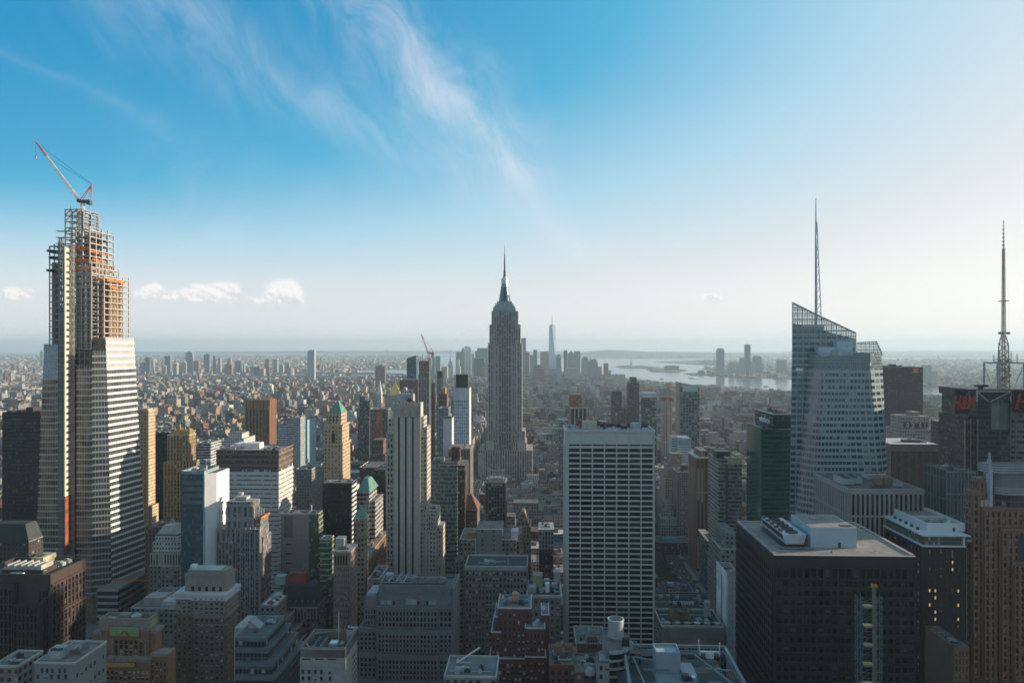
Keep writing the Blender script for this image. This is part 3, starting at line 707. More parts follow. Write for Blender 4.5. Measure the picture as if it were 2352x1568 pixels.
# --- long banded office block
b = Bld('office_block', 'broad office block with pale and dark ribbon bands and a flat grey roof', 497, 620, 'office block')
bb = facade('banded', (.47, .47, .45), (.05, .065, .07), 1.5, 3.9, .93, .55, roof=(.34, .32, .3), blind=.3, blindc=(.42, .43, .41), var=.06)
bt = facade('banded_top', (.10, .085, .075), (.03, .03, .03), 1.2, 3.9, .7, .3, roof=(.34, .32, .3))
x0, x1, z0, zt = b.bx('wall', 497, 640, 1078, None, 0, 36, bb); b.bx('top_floors', 497, 640, 1035, 1078, .6, 35.4, bt)
zt2 = b.z(1035)
for k in range(3): b.m('top_floors#band%d' % k, plain('brown_band', (.17, .125, .09), .7)).box(-.2, x1+.2, -.2, 36.2, b.z(1071-k*13), b.z(1066-k*13))
for k in range(26): 
    zk = b.z(1085)-k*3.9
    b.m('floor_band', plain('pale_band', (.50, .50, .475), .6, var=.08)).box(-.35, x1+.35, -.35, 36.3, zk-1.9, zk)
b.m('roof', ROOFL).box(.6, x1-.6, .6, 35, zt2-.2, zt2+.05)
b.m('penthouse', WHITEP).box(b.x(560, 14), b.x(596, 14), 14, 24, zt2, zt2+5); b.m('penthouse#l', WHITEP).box(b.x(537, 14), b.x(551, 14), 14, 30, zt2, zt2+4.3)
b.parapet('parapet', -.3, x1+.3, -.3, 36.3, zt2, 1., .5, MATS['brown_band'])
for k in range(7): b.m('roof_rail', STEEL).bar((b.x(505+k*5, 3), 3+k*4.4, zt2), (b.x(505+k*5, 3), 3+k*4.4, zt2+2.2), .12)
b.m('roof_rail').box(b.x(500, 4), b.x(541, 30), 29, 29.4, zt2+1.8, zt2+2.2); b.m('duct', STEEL).box(b.x(500, 3), b.x(535, 3), 8, 12, zt2, zt2+1.6)
b.clutter(b.x(600, 4), b.x(636, 4), 4, 32, zt2, 8, 12, RM, 1.5)
b.done()

# --- teal glass and blank white tower
b = Bld('office_tower', 'teal glass tower with blank white side walls', 416, 520, 'office tower')
tg = facade('teal_curtain', (.055, .10, .105), (.045, .09, .095), 1.6, 4., .86, .72, roof=(.2, .2, .19), blind=.22, blindc=(.12, .17, .18), grough=.08, var=.1)
xw = plain('white_panel', (.72, .73, .74), .6, var=.05, scale=.1)
zt = b.z(1088); xa, xc_, xd = b.x(469), b.x(498, 5), b.x(498, 5)
b.m('glass_front', tg).box(0, xa, 0, 24, 0, zt); b.foot(0, xd, 0, 26)
b.m('side_wall', xw).prism([(xa, .02, 0), (xd, 5, 0), (xd, 26, 0), (xa, 26, 0)], [(xa, .02, zt), (xd, 5, zt), (xd, 26, zt), (xa, 26, zt)])
b.m('glass_edge', plain('pale_glass_edge', (.33, .42, .44), .2)).box(xa-.6, xa+.5, -.3, .3, 0, zt-.5)
for k in range(4): b.bx('blind_panel#%d' % k, 420, 464, 1104+k*15, 1112+k*15, -.25, .1, plain('mesh_panel', (.13, .15, .155), .5))
for r_ in range(3):
    for c_ in range(3):
        y = 10+c_*5; z = zt-22-r_*8.2-(c_*1.3); b.wins.append(('R', (xd+.06, y, z), 1.5, 2.6, GLD))
b.parapet('parapet', .0, xa, 0, 24, zt, 2.2, .4, plain('glass_parapet', (.25, .32, .33), .3)); b.m('roof', ROOF).box(.6, xa-.3, .6, 23, zt, zt+.2)
b.m('roof#s', ROOF).prism([(xa+1, 3, zt), (xd-1, 7, zt), (xd-1, 25, zt), (xa+1, 25, zt)], [(xa+1, 3, zt+.1), (xd-1, 7, zt+.1), (xd-1, 25, zt+.1), (xa+1, 25, zt+.1)])
b.m('davit', WHITEP).bar((xa-4, 12, zt), (xa-4, 12, zt+4.5), .5, .3); b.m('davit').bar((xa-4, 12, zt+4.5), (xa-2.5, 9, zt+8.5), .35); b.m('davit').box(xa-6, xa-.5, 11, 13, zt+8.2, zt+8.8, bottom=True)
b.clutter(2, xa-4, 3, 20, zt+.2, 12, 8, RM, 1.6)
b.done()

# --- grey art-deco tower with scalloped crown
b = Bld('office_tower', 'grey art deco tower with scalloped crown and orange netting on a setback', 493, 520, 'office tower')
gd = facade('grey_deco', (.22, .215, .21), (.045, .055, .06), 2.6, 3.7, .56, .62, span=(.13, .12, .115), roof=(.3, .29, .28), blind=.3, var=.1)
gdp = plain('grey_deco_stone', (.29, .285, .285), .8, var=.1, scale=.5)
for p0, p1, pt, d0, d1 in ((497.5, 596, 1215, 0, 18), (501, 536, 1245, -3, 4), (597, 604, 1232, 4, 20)):
    x0, x1, z0, zt = b.bx('wall', p0, p1, pt, None, d0, d1, gd)
b.bx('crown', 520, 581, 1152, 1216, 3, 16, gd)
for i in range(6):
    p = 521+i*12; b.bx('buttress', p-2.6, p+2.6, 1158+(i in (0, 5))*8, 1216, 2.2, 3.2, gdp)
for i in range(5):
    p = 527+i*12
    for py, r_ in ((1160, 1.45), (1192, 1.75)):
        z = b.z(py, p, 2.4); x = b.x(p, 2.4); q = b.m('scallop', gdp)
        q.prism([(x+r_*cos(t), 2.45, z+r_*sin(t)) for t in [pi*2*k/10 for k in range(10)]], [(x+r_*cos(t), 1.9, z+r_*sin(t)) for t in [pi*2*k/10 for k in range(10)]])
for i in range(10):
    p = 497.5+i*10.9; b.bx('pier', p-1.25, p+1.25, 1211, None, -.6, .3, gdp)
for i in range(6): b.m('pier#side', gdp).box(b.x(596)+.0, b.x(596)+.6, 1+i*3.1, 2.2+i*3.1, 0, zt-1-i*.2)
b.lat('wall', 'F', b.x(510), b.x(594), b.z(1400), b.z(1222), 14, 16, 1.0, 1.5, .35, 0, GLW, gd)
b.m('penthouse', PALE).box(b.x(540, 7), b.x(566, 7), 7, 14, b.z(1152), b.z(1139, 550, 10)); b.m('penthouse>stack', STEEL).box(b.x(545, 12), b.x(555, 12), 12, 16, b.z(1139, 550, 10), b.z(1133, 550, 10))
b.bx('safety_net', 581, 599, 1189, 1193, 2, 2.4, ORANGE); b.m('safety_net').box(b.x(599, 2), b.x(599, 2)+.4, 2, 19, b.z(1193), b.z(1188))
b.bx('setback', 581, 598, 1193, 1216, 2.5, 18, gd)
for i in range(5): b.m('scaffold', STEEL).truss((b.x(584+i*3, 9), 5+i*2.5, b.z(1193)), (b.x(584+i*3, 9), 5+i*2.5, b.z(1160+i*4)), 2., 6, .12)
b.m('scaffold').box(b.x(583, 9), b.x(597, 9), 8, 10, b.z(1172), b.z(1171), bottom=True)
b.done()

# --- broad grey concrete block with deep set windows, three tiers
b = Bld('office_block', 'broad grey concrete block with rows of narrow black windows in jutting tiers', 824, 400, 'office block')
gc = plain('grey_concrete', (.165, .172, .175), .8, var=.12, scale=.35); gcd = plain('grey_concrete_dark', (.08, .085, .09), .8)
tiers = ((1392, 1442, .0), (1446, 1499, -1.6), (1504, 1562, -3.2), (1566, 1625, -4.8))
for k, (pt, pb, d) in enumerate(tiers):
    for p0, p1, nc, off in ((824+0, 866, 4, 2.5), (866, 1007, 17, 0), (1007, 1040, 3, .8)):
        if k == 0 and p0 == 824: p0 = 836
        x0, x1 = b.x(p0, d+off), b.x(p1, d+off); z1, z0 = b.z(pt, 930, d), b.z(pb, 930, d)
        b.m('wall', gc).box(x0, x1, d+off, 20, z0, z1)
        b.lat('wall', 'F', x0+.6, x1-.6, z0+.4, z1-2.4, nc, 4 if k else 3, .82, 1.0, .3, d+off, GLB, gc)
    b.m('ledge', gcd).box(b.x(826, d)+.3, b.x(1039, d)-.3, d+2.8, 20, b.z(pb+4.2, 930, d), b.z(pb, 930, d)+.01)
b.m('base', gc).box(0, b.x(1040), 0, 20, 0, b.z(1628)); b.foot(0, b.x(1046), -6, 26)
b.m('end_wall', gc).box(b.x(1040, .8), b.x(1040, .8)+1.2, -1, 24, 0, b.z(1346))
zr = b.z(1347); 
b.m('penthouse', gc).box(b.x(869), b.x(1039), 1.2, 20, b.z(1393), zr); b.m('penthouse#l', gc).box(b.x(838, 4), b.x(869, 4), 4, 20, b.z(1393), b.z(1374))
for p0, p1, t, q, key in ((884, 1003, 1349, 1361, 'louvre'), (1014, 1037, 1349, 1361, 'louvre#r'), (874, 886, 1379, 1388, 'plant_box'), (888, 899, 1379, 1388, 'plant_box#2'), (932, 957, 1376, 1388, 'plant_box#3'), (985, 1002, 1380, 1388, 'plant_box#4')):
    b.bx(key, p0, p1, t, q, .6, 1.4, plain('louvre_grey', (.15, .165, .175), .6) if 'louvre' in key else LBLUE)
for p in (903, 959, 979): b.bx('doorway#%d' % p, p, p+4, 1380, 1389, .9, 1.3, BLACK)
b.m('ledge#t', gc).box(b.x(866), b.x(1040), -.4, 1.2, b.z(1393), b.z(1390))
b.m('roof', DARKM).box(b.x(871), b.x(1037), 2, 19, zr-.2, zr+.1); b.parapet('parapet', b.x(869), b.x(1039), 1.2, 20, zr, 1.1, .6, gc)
for i in range(5):
    x = b.x(955+i*14.5, 10); b.m('fan#%d' % i, STEEL).cyl(x, 9.5, zr+.1, zr+2.4, 2.5, 3.1, 16, False); b.m('fan#%d' % i).cyl(x, 9.5, zr+.9, zr+1., 2.6, 2.6, 12); b.m('fan#%d' % i).bar((x-3, 9.5, zr+2.4), (x+3, 9.5, zr+2.4), .2)
for i in range(4): b.m('roof_frame', LBLUE).box(b.x(876+i*17, 5), b.x(878+i*17, 5), 4, 18, zr+1.6, zr+2.2, bottom=True); b.m('roof_frame').box(b.x(874, 5), b.x(950, 5), 4+i*4, 4.5+i*4, zr+1.2, zr+1.6, bottom=True)
b.m('stair_hatch', LBLUE).box(b.x(884, 12), b.x(900, 12), 12, 17, zr, zr+3); b.clutter(b.x(872), b.x(945), 3, 16, zr, 10, 2, RM, 1.8)
b.m('roof#ridge', STEEL).box(b.x(846, 8), b.x(868, 8), 5, 19, b.z(1374), b.z(1374)+1.3)
b.done()

# --- white block with walled roof, foreground
b = Bld('office_block', 'plain white block with chillers sunk inside its open walled roof', 689, 300, 'office block')
wc = plain('white_concrete', (.27, .28, .285), .85, var=.16, scale=.3)
x0, x1, z0, zt = b.bx('wall', 689, 793.5, 1486, None, 0, 19.5, wc)
b.mb['wall'].f.pop(); [b.mb['wall'].v.pop() for _ in range(4)]; [b.mb['wall'].uv.pop() for _ in range(4)]
zi = zt-4.2; t = .55
b.m('roof_floor', ROOF).box(t, x1-t, t, 19.5-t, zi-.3, zi)
bw_ = plain('parapet_brown', (.21, .17, .14), .9, var=.2)
b.m('parapet', bw_).box(0, t, 0, 19.5, zi, zt); b.m('parapet').box(x1-t, x1, 0, 19.5, zi, zt); b.m('parapet').box(t, x1-t, 0, t, zi, zt); b.m('parapet').box(t, x1-t, 19.5-t, 19.5, zi, zt+.01)
for k in range(2): b.chiller('chiller#%d' % k, b.x(713, 8)+k*3.0, b.x(713, 8)+2.7+k*3.0, 3, 14.5, zi, 2.7, 4, plain('chiller_teal', (.16, .22, .24), .5, .2), FAN, leg=.3)
b.m('skylight', LBLUE).box(b.x(757, 8), b.x(776, 8), 6.5, 10.5, zi, zi+2.9); b.m('skylight>lid', plain('lid_blue', (.50, .62, .70), .3)).box(b.x(757, 8)+.3, b.x(776, 8)-.3, 6.8, 10.2, zi+2.9, zi+3.2)
b.m('air_handler', STEEL).box(b.x(779, 8), b.x(786, 8), 9, 12, zi, zi+2)
for (xa, ya, xb, yb) in ((1, 16.5, 8, 18.6), (.8, 5.5, 3.4, 2.2)): b.m('roof_beam', LBLUE).bar((xa, ya, zt-.8), (xb, yb, zt-.8), .18)
b.m('penthouse', PALE).box(x1-3.6, x1-.7, 15, 18.7, zi, zt+1.3); b.clutter(x1-3.5, x1-1.2, 15.5, 17.5, zt+1.3, 3, 3, RM, .8)
b.m('flagpole', WHITEP).bar((b.x(779, 19), 18.4, zi), (b.x(779, 19), 18.4, zt+8), .12)
for r_ in range(5):
    for p in (696, 710, 724, 738, 758):
        b.wins.append(('F', (b.x(p), -.06, b.z(1541+r_*15.5)), 1.15, 1.7, GLD)); b.m('sill', wc).box(b.x(p)-.75, b.x(p)+.75, -.25, 0, b.z(1541+r_*15.5)-1.05, b.z(1541+r_*15.5)-.87)
for p0, p1 in ((695, 715), (724, 743), (753, 771)): b.bx('louvre#%d' % p0, p0, p1, 1511.5, 1514.5, -.04, .05, BLACK)
for r_ in range(7):
    for c_ in range(3): b.wins.append(('R', (x1+.06, 12+c_*2.6, zt-9-r_*2.7), 1.1, 1.5, GLD))
b.m('moulding', wc).box(b.x(766), b.x(793.5), -.3, 0, b.z(1518), b.z(1516)); b.m('moulding').box(-.15, x1+.15, -.18, 0, zt-.9, zt-.2)
b.done()

# --- beige brick apartment tower with white cornice
b = Bld('brick_tower', 'beige brick tower with a white cornice and stone penthouse', 404, 400, 'brick tower')
bbk = plain('beige_brick', (.165, .125, .095), .9, var=.15, scale=.5); bst = plain('beige_stone', (.25, .225, .195), .85, var=.12, scale=.4); wcn = plain('white_cornice', (.48, .50, .53), .7, var=.08)
x0, x1, z0, zt = b.bx('wall', 444, 518, 1376, None, 0, 17, bbk); xl0, xl1, _, _ = b.bx('wall', 404, 444, 1366, None, 1.6, 17, bbk)
zm = b.z(1412)
b.m('upper_stone', bst).box(x0-.05, x1+.05, -.22, 17, zm, zt-.1); b.m('upper_stone').box(xl0, xl1-.1, 1.4, 17, zm, zt-.1)
b.lat('upper_stone', 'F', x0+.5, x1-.5, zm+.5, zt-1.2, 6, 3, 1.3, 1.2, .4, -.22, GLW, bst); b.lat('upper_stone', 'F', xl0+.6, xl1-.6, zm+.5, zt-1.2, 3, 3, 1.5, 1.2, .35, 1.4, GLW, bst)
b.lat('wall', 'F', x0+.5, x1-.5, b.z(1600), zm-1, 6, 14, 1.55, 1.9, .3, 0, GLW, bbk); b.lat('wall', 'F', xl0+.6, xl1-.6, b.z(1600), zm-1, 3, 14, 1.9, 1.9, .3, 1.6, GLW, bbk)
b.lat('wall', 'R', .6, 16.4, b.z(1600), zm-1, 7, 14, 1.2, 1.9, .3, x1, GLW, bbk); b.lat('upper_stone', 'R', .6, 16.4, zm+.5, zt-1.2, 7, 3, 1.1, 1.2, .4, x1+.05, GLW, bst)
for a0, a1, d in ((x0-.8, x1+.9, -1.1), (xl0-.3, xl1-.8, .6)):
    b.m('cornice', wcn).box(a0, a1, d, 17.5, zt-.4, zt+1.6); b.m('cornice').box(a0-.4, a1+.4, d-.4, 17.9, zt+1.6, zt+3.2)
b.m('belt_course', bst).box(x0-.1, x1+.35, -.5, 17.2, zm-1, zm+.3); b.m('belt_course').box(x0-.1, x1+.3, -.45, 17.2, zm-5.2, zm-4.6)
for i in range(6): b.m('cornice>rosette#%d' % i, bst).box(x0+1.4+i*3, x0+2.2+i*3, -1.25, -1.05, zt+.2, zt+1.1, bottom=True)
b.m('roof', ROOF).box(x0, x1, 0, 17, zt+2.5, zt+2.7)
xp0, xp1 = b.x(425, 4), b.x(521, 4); zp_ = b.z(1317, 470, 4)
b.m('penthouse', bst).box(xp0, xp1, 4, 15, zt+1, zp_)
b.lat('penthouse', 'F', xp0+2.5, xp1-1.5, zt+3, zt+6.2, 5, 1, 2.2, .5, .25, 4, GLD, bst); b.m('penthouse').box(xp0-.4, xp1+.4, 3.6, 15.4, zp_-1.4, zp_-.6)
b.m('penthouse').box(xp0+1, xp1-1, 4.8, 14.2, zp_, zp_+1.5)
b.m('chimney', WHITEP).box(b.x(437, 9), b.x(449, 9), 9, 12, zp_, b.z(1297, 440, 9)); b.m('roof_rail', LBLUE).box(xp0+1.5, xp1-4, 5.2, 13.5, zp_+1.5, zp_+2)
b.done()

# --- orange brick tower with coloured panels
b = Bld('brick_tower', 'stepped orange brick tower with green and gold tiled panels near its top', 196, 360, 'brick tower')
orb = plain('orange_tan_brick', (.26, .135, .075), .9, var=.15, scale=.5); ost = plain('weathered_trim', (.24, .215, .19), .9, var=.2, scale=.8)
def fr(p0, p1, pt, d0, d1, key='wall', mat=None): return b.bx(key, p0, p1, pt, None, d0, d1, mat or orb)
xs0, xs1, _, ztp = fr(230, 342, 1434, 3, 11)
fr(214, 232, 1452, 4, 11); fr(342, 358, 1448, 4, 10); fr(196, 216, 1478, 5, 12); fr(240, 345, 1514, -1, 6); fr(345, 385, 1502, 1, 9); fr(200, 240, 1500, 1, 8)
b.m('roof', ROOF).box(xs0+.5, xs1-.5, 3.5, 10.5, ztp-.1, ztp+.1)
b.m('parapet', ost).box(xs0-.3, xs1+.3, 2.6, 3.4, ztp-3.1, ztp+3.4); b.m('parapet').box(xs0-.3, xs0+.4, 3.4, 11, ztp-2.1, ztp+3.4); b.m('parapet').box(xs1-.4, xs1+.3, 3.4, 11, ztp-2.1, ztp+3.4); b.m('parapet').box(xs0+.4, xs1-.4, 10.4, 11, ztp-1, ztp+3.39)
def panel(key, p0, p1, pt, pb, d, gold=False):
    b.bx(key+'>frame', p0, p1, pt, pb, d, d+.3, plain('panel_red', (.30, .09, .05), .6)); b.bx(key, p0+2, p1-2, pt+2.2, pb-2.2, d-.08, d+.2, plain('panel_gold' if gold else 'panel_green', (.42, .29, .10) if gold else (.20, .33, .16), .5, var=.25, scale=1.5))
b.m('tile_panel', MATS.get('x')); b.mat['tile_panel'] = plain('panel_green', (.20, .33, .16), .5, var=.25, scale=1.5)
panel('tile_panel', 250, 321, 1437, 1462, 2.4)
pcx, pz = b.x(285.5, 2.3), b.z(1457, 285, 2.3)
for k in range(9):
    a = pi*k/8; b.m('tile_panel>sunburst', plain('panel_gold', (.42, .29, .10), .5, var=.25, scale=1.5)).bar((pcx+.5*cos(a), 2.24, pz+.5*sin(a)), (pcx+1.55*cos(a), 2.24, pz+1.55*sin(a)), .13)
for k in range(12):
    a0, a1 = pi*k/12, pi*(k+1)/12; b.m('tile_panel>arch', MATS['panel_red']).bar((pcx+1.8*cos(a0), 2.26, pz+1.8*sin(a0)), (pcx+1.8*cos(a1), 2.26, pz+1.8*sin(a1)), .2)
b.m('gold_panel', None); b.mat['gold_panel'] = MATS['panel_gold']
panel('gold_panel', 243, 311, 1519, 1533, -1.5, True)
xe = b.x(342, 4)
b.m('tile_panel#side', MATS['panel_green']).box(xs1+.3, xs1+.45, 4.5, 9, ztp-1.6, ztp+2.2)
for p0, p1, t, q, d in ((262, 330, 1468, 1510, 3), (212, 230, 1462, 1500, 4)):
    n_ = max(1, int((p1-p0)/11)); b.lat('wall', 'F', b.x(p0, d), b.x(p1, d), b.z(q, 280, d), b.z(t, 280, d), n_, 4 if n_ > 2 else 1, .95, .35, .35, d, GLD if n_ > 2 else None, orb)
b.lat('wall', 'F', b.x(243, -1), b.x(343, -1), b.z(1600, 290, -1), b.z(1537, 290, -1), 10, 5, .85, 1.1, .3, -1, GLW, orb)
b.lat('wall', 'F', b.x(347, 1), b.x(384, 1), b.z(1600, 370, 1), b.z(1518, 370, 1), 4, 6, 1.2, 1.3, .3, 1, GLW, orb)
for p0, p1, pt, d in ((213, 232, 1452, 3.8), (341, 359, 1448, 3.8), (195, 217, 1478, 4.8), (239, 346, 1514, -1.3), (344, 386, 1502, .7), (199, 240, 1500, .7)):
    b.bx('trim', p0, p1, pt-1.5, pt+5.5, d, d+7.4, ost); 
for p, t, d in ((232, 1440, 2.6), (258, 1466, 2.6), (334, 1466, 2.6)): b.bx('trim', p-1.6, p+1.6, t, t+40, d, d+.5, ost)
b.m('penthouse', ost).box(b.x(281, 9), b.x(302, 9), 6, 10, ztp, ztp+4); b.m('water_tank', LBLUE).cyl(b.x(318, 9), 7, ztp, ztp+3.4, 2.4, 2.4, 16, False); b.m('water_tank').cyl(b.x(318, 9), 7, ztp+3.4, ztp+5, 2.6, .1, 16, False)
b.clutter(b.x(238, 5), b.x(276, 5), 4, 9, ztp, 7, 4, [ost, LBLUE, PALE], 2.4)
b.done()

# --- dark granite block, lower left
b = Bld('office_block', 'dark brown granite block with sawtooth skylights on its roof', -60, 400, 'office block')
gr = plain('brown_granite', (.055, .037, .031), .5, var=.15, scale=.4)
x0, x1, z0, zt = b.bx('wall', -60, 116, 1326, None, 0, 31, gr); b.bx('wall', 30, 89, 1388, None, -5, 1, gr); b.bx('wall', -60, 31, 1340, None, -3, 1, gr)
b.lat('wall', 'R', 1, 30, b.z(1600), zt-4, 9, 16, 1.3, .5, .5, x1, GLB, gr)
b.lat('wall', 'F', b.x(89), b.x(114), b.z(1600), zt-7, 3, 15, 1.2, .5, .5, 0, GLB, gr); b.lat('wall', 'F', b.x(32, -5), b.x(88, -5), b.z(1600), b.z(1392, 60, -5), 6, 12, 1.3, .5, .5, -5, GLB, gr); b.lat('wall', 'F', b.x(-58, -3), b.x(29, -3), b.z(1600), b.z(1350, 0, -3), 9, 14, 1.2, .5, .5, -3, GLB, gr)
for k in range(3): b.m('belt_course', gr).box(x1, x1+.8, .5, 30.5, zt-5-k*17, zt-3.6-k*17)
b.m('roof', ROOF).box(x0+1, x1-1, 1, 30, zt-.2, zt+.06); b.parapet('parapet', x0, x1, 0, 31, zt, 2., 1., gr)
for k in range(6):
    x = b.x(14, 8)+k*3.9; b.m('skylight#%d' % k, plain('skylight_glass', (.42, .42, .40), .3, .1)).prism([(x, 5, zt+3), (x+3.4, 5, zt+3), (x+3.4, 15, zt+3), (x, 15, zt+3)], [(x+2.6, 5, zt+5.6), (x+3.3, 5, zt+5.6), (x+3.3, 15, zt+5.6), (x+2.6, 15, zt+5.6)])
b.m('skylight_base', gr).box(b.x(5, 4), b.x(14, 8)+24.5, 4, 16, zt, zt+3)
b.m('cooling_tower', plain('straw_panel', (.42, .36, .24), .7)).box(b.x(118, 20)-9, b.x(118, 20)-3, 17, 27, zt, zt+3.6); b.m('cooling_tower').box(b.x(118, 20)-9.6, b.x(118, 20)-2.4, 16.4, 27.6, zt+3.6, zt+6.4); b.m('cooling_tower>fan', FAN).cyl(b.x(118, 20)-6, 20, zt+6.4, zt+7, 2, 2, 14)
for k in range(3): b.m('duct#%d' % k, LBLUE).cyl(b.x(30+k*11, 2.5), 2.5, zt+.1, zt+2.2, 1.6, 1.2, 10)
b.m('dish', WHITEP).cyl(b.x(116, 9)-1.5, 6, zt, zt+1.8, .25, .25, 8); b.m('dish').cyl(b.x(116, 9)-1.5, 6, zt+1.8, zt+2.6, .3, 1.3, 14)
b.clutter(x0+30, x1-6, 17, 28, zt, 18, 21, RM, 2.6)
b.done()
# --- crystalline glass tower with spire
b = Bld('skyscraper', 'faceted blue green glass skyscraper with a slanted top and tall needle spire', 1805, 560, 'skyscraper')
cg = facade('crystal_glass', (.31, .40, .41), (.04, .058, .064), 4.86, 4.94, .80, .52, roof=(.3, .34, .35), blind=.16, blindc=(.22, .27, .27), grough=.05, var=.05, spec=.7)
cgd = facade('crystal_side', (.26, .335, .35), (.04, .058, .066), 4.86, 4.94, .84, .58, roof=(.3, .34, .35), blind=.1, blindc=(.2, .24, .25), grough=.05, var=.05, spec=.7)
cgt = facade('crystal_top', (.20, .28, .30), (.11, .155, .165), 1.6, 2.47, .84, .8, roof=(.3, .34, .35), blind=.1, blindc=(.16, .21, .22), grough=.06, spec=.8)
P3 = lambda px, d, py, pm=None: (b.x(px, d), d, b.z(py, px if pm is None else pm, d))
def mass(key, mat, bot, top, pb=1420):
    b.m(key, mat).prism([P3(p, d, pb) for p, d in bot], [P3(p, d, py) for p, d, py in top])
    g = [P3(p, d, pb) for p, d in bot]; b.m(key).prism([(x, y, 0) for x, y, z in g], g, False)
mass('rear_shaft', cgd, [(1810, 15), (1968, 15), (1968, 50), (1812, 50)], [(1820, 15, 742), (1966, 15, 778), (1966, 50, 778), (1821, 50, 742)])
mass('front_shaft', cg, [(1805, 16), (1862, 0), (2050, 0), (2054, 10), (2054, 50), (1812, 50)], [(1857, 14, 840), (1889, 0, 850), (1999, 0, 846), (2027, 10, 846), (2027, 50, 846), (1857, 50, 840)])
lf = [P3(1805, 16, 1420), P3(1862, 0, 1420), P3(1889, 0, 850), P3(1857, 14, 840)]; lf = [(x-.35, y-.45, z) for x, y, z in lf]
b.m('left_facet', facade('crystal_facet_reflect', (.33, .34, .37), (.10, .075, .085), 2.43, 4.94, .82, .56, blind=.3, blindc=(.2, .15, .16), grough=.04, spec=.9)).face(lf, [(0, lf[0][2]), (20, lf[1][2]), (20, lf[2][2]), (2, lf[3][2])])  # pinkish reflection put into the colour of this facet alone
mass_top = b.m('front_crown', cgt); mass_top.prism([P3(p, d, q) for p, d, q in [(1857, 14, 840), (1889, 0, 850), (1999, 0, 846), (2027, 10, 846), (2027, 50, 846), (1857, 50, 840)]], [P3(p, d, q) for p, d, q in [(1857, 14, 803), (1889, 0, 819), (1999, 0, 812), (2024, 10, 812), (2024, 50, 812), (1857, 50, 803)]], False)
b.m('roof', ROOF).prism([P3(p, d, 823) for p, d in ((1862, 14), (1892, 1), (1998, 1), (2022, 11), (2022, 49), (1862, 49))], [P3(p, d, 822) for p, d in ((1862, 14), (1892, 1), (1998, 1), (2022, 11), (2022, 49), (1862, 49))])
# open glass screens over the roofs: bars with panes between
sg = plain('screen_bar', (.30, .33, .33), .5, .2)
sgl = bpy.data.materials.new('screen_glass'); sgl.use_nodes = True; E.nt = sgl.node_tree; pb_ = sgl.node_tree.nodes['Principled BSDF']; tr_ = E.nt.nodes.new('ShaderNodeBsdfTransparent'); mx_ = E.nt.nodes.new('ShaderNodeMixShader'); mx_.inputs[0].default_value = .3
pb_.inputs[0].default_value = (.45, .52, .52, 1); pb_.inputs['Roughness'].default_value = .15
E.nt.links.new(tr_.outputs[0], mx_.inputs[1]); E.nt.links.new(pb_.outputs[0], mx_.inputs[2]); E.nt.links.new(mx_.outputs[0], sgl.node_tree.nodes['Material Output'].inputs[0])
def screen(key, d, pts, base_py, nx, step):
    p0, p1 = pts[0], pts[-1]
    def topat(px):
        for (a, ya), (c, yc_) in zip(pts, pts[1:]):
            if a <= px <= c: return ya+(yc_-ya)*(px-a)/(c-a)
    mb = b.m(key, sg)
    for i in range(nx+1):
        px = p0[0]+(p1[0]-p0[0])*i/nx; x = b.x(px, d)
        mb.bar((x, d, b.z(base_py, px, d)), (x, d, b.z(topat(px), px, d)), .22 if i % 2 == 0 else .12)
    for (a, ya), (c, yc_) in zip(pts, pts[1:]): mb.bar((b.x(a, d), d, b.z(ya, a, d)), (b.x(c, d), d, b.z(yc_, c, d)), .3)
    z = b.z(base_py, p0[0], d); zmax = b.z(min(y for _, y in pts), p0[0], d); k = 0
    while z < zmax:
        ok = [p0[0]+(p1[0]-p0[0])*i/120 for i in range(121) if b.z(topat(p0[0]+(p1[0]-p0[0])*i/120), p0[0], d) > z]
        if len(ok) > 1: mb.bar((b.x(ok[0], d), d+.05, z), (b.x(ok[-1], d), d+.05, z), .3 if k % 2 == 0 else .13)
        z += step; k += 1
    pn = b.m(key+'>glass', sgl)
    for (a, ya), (c, yc_) in zip(pts, pts[1:]): pn.face([P3(a, d+.2, base_py), P3(c, d+.2, base_py), P3(c, d+.2, yc_), P3(a, d+.2, ya)], [(0,0)]*4)
screen('glass_screen', 15.2, [(1820, 694), (1876, 722), (1966, 764)], 785, 26, 2.3)
screen('glass_screen#back', 49, [(1821, 697), (1876, 724), (1966, 766)], 785, 13, 4.6)
b.bx('screen_shed', 1846, 1893, 747, 790, 20, 40, plain('screen_shed', (.22, .28, .30), .6)); b.bx('screen_shed', 1893, 1934, 768, 790, 20, 40, MATS['screen_shed'])
screen('glass_screen#side', 11, [(1968, 787), (2013, 784), (2026, 812)], 816, 12, 2.3)
b.bx('plant_room', 1880, 1925, 797, 822, 6, 13, plain('plant_blue', (.40, .53, .60), .5)); b.bx('plant_room#2', 1923, 1959, 784, 822, 5, 13.5, MATS['plant_blue']); b.bx('plant_room#2>louvre', 1910, 1925, 804, 818, 4.8, 5.2, STEEL)
for k in range(7): b.m('guard_rail', STEEL).bar(P3(1892+k*15, 1.2, 818), P3(1892+k*15, 1.2, 808), .12)
b.m('guard_rail').bar(P3(1892, 1.2, 811), P3(1984, 1.2, 811), .12)
b.m('lit_bay', plain('mirror_bay', (.45, .5, .5), .1, .6)).box(b.x(1828, 14.9), b.x(1844, 14.9), 14.7, 15, b.z(852, 1830, 15), b.z(845, 1830, 15))
sx = b.x(1874, 30); zs = lambda py: b.z(py, 1874, 30)
s_ = b.m('spire', plain('spire_steel', (.28, .36, .40), .35, .4)); s_.cyl(sx, 30, zs(760), zs(540), 1.0, .75, 10); s_.cyl(sx, 30, zs(540), zs(455), .75, .3, 8)
t_n = 12
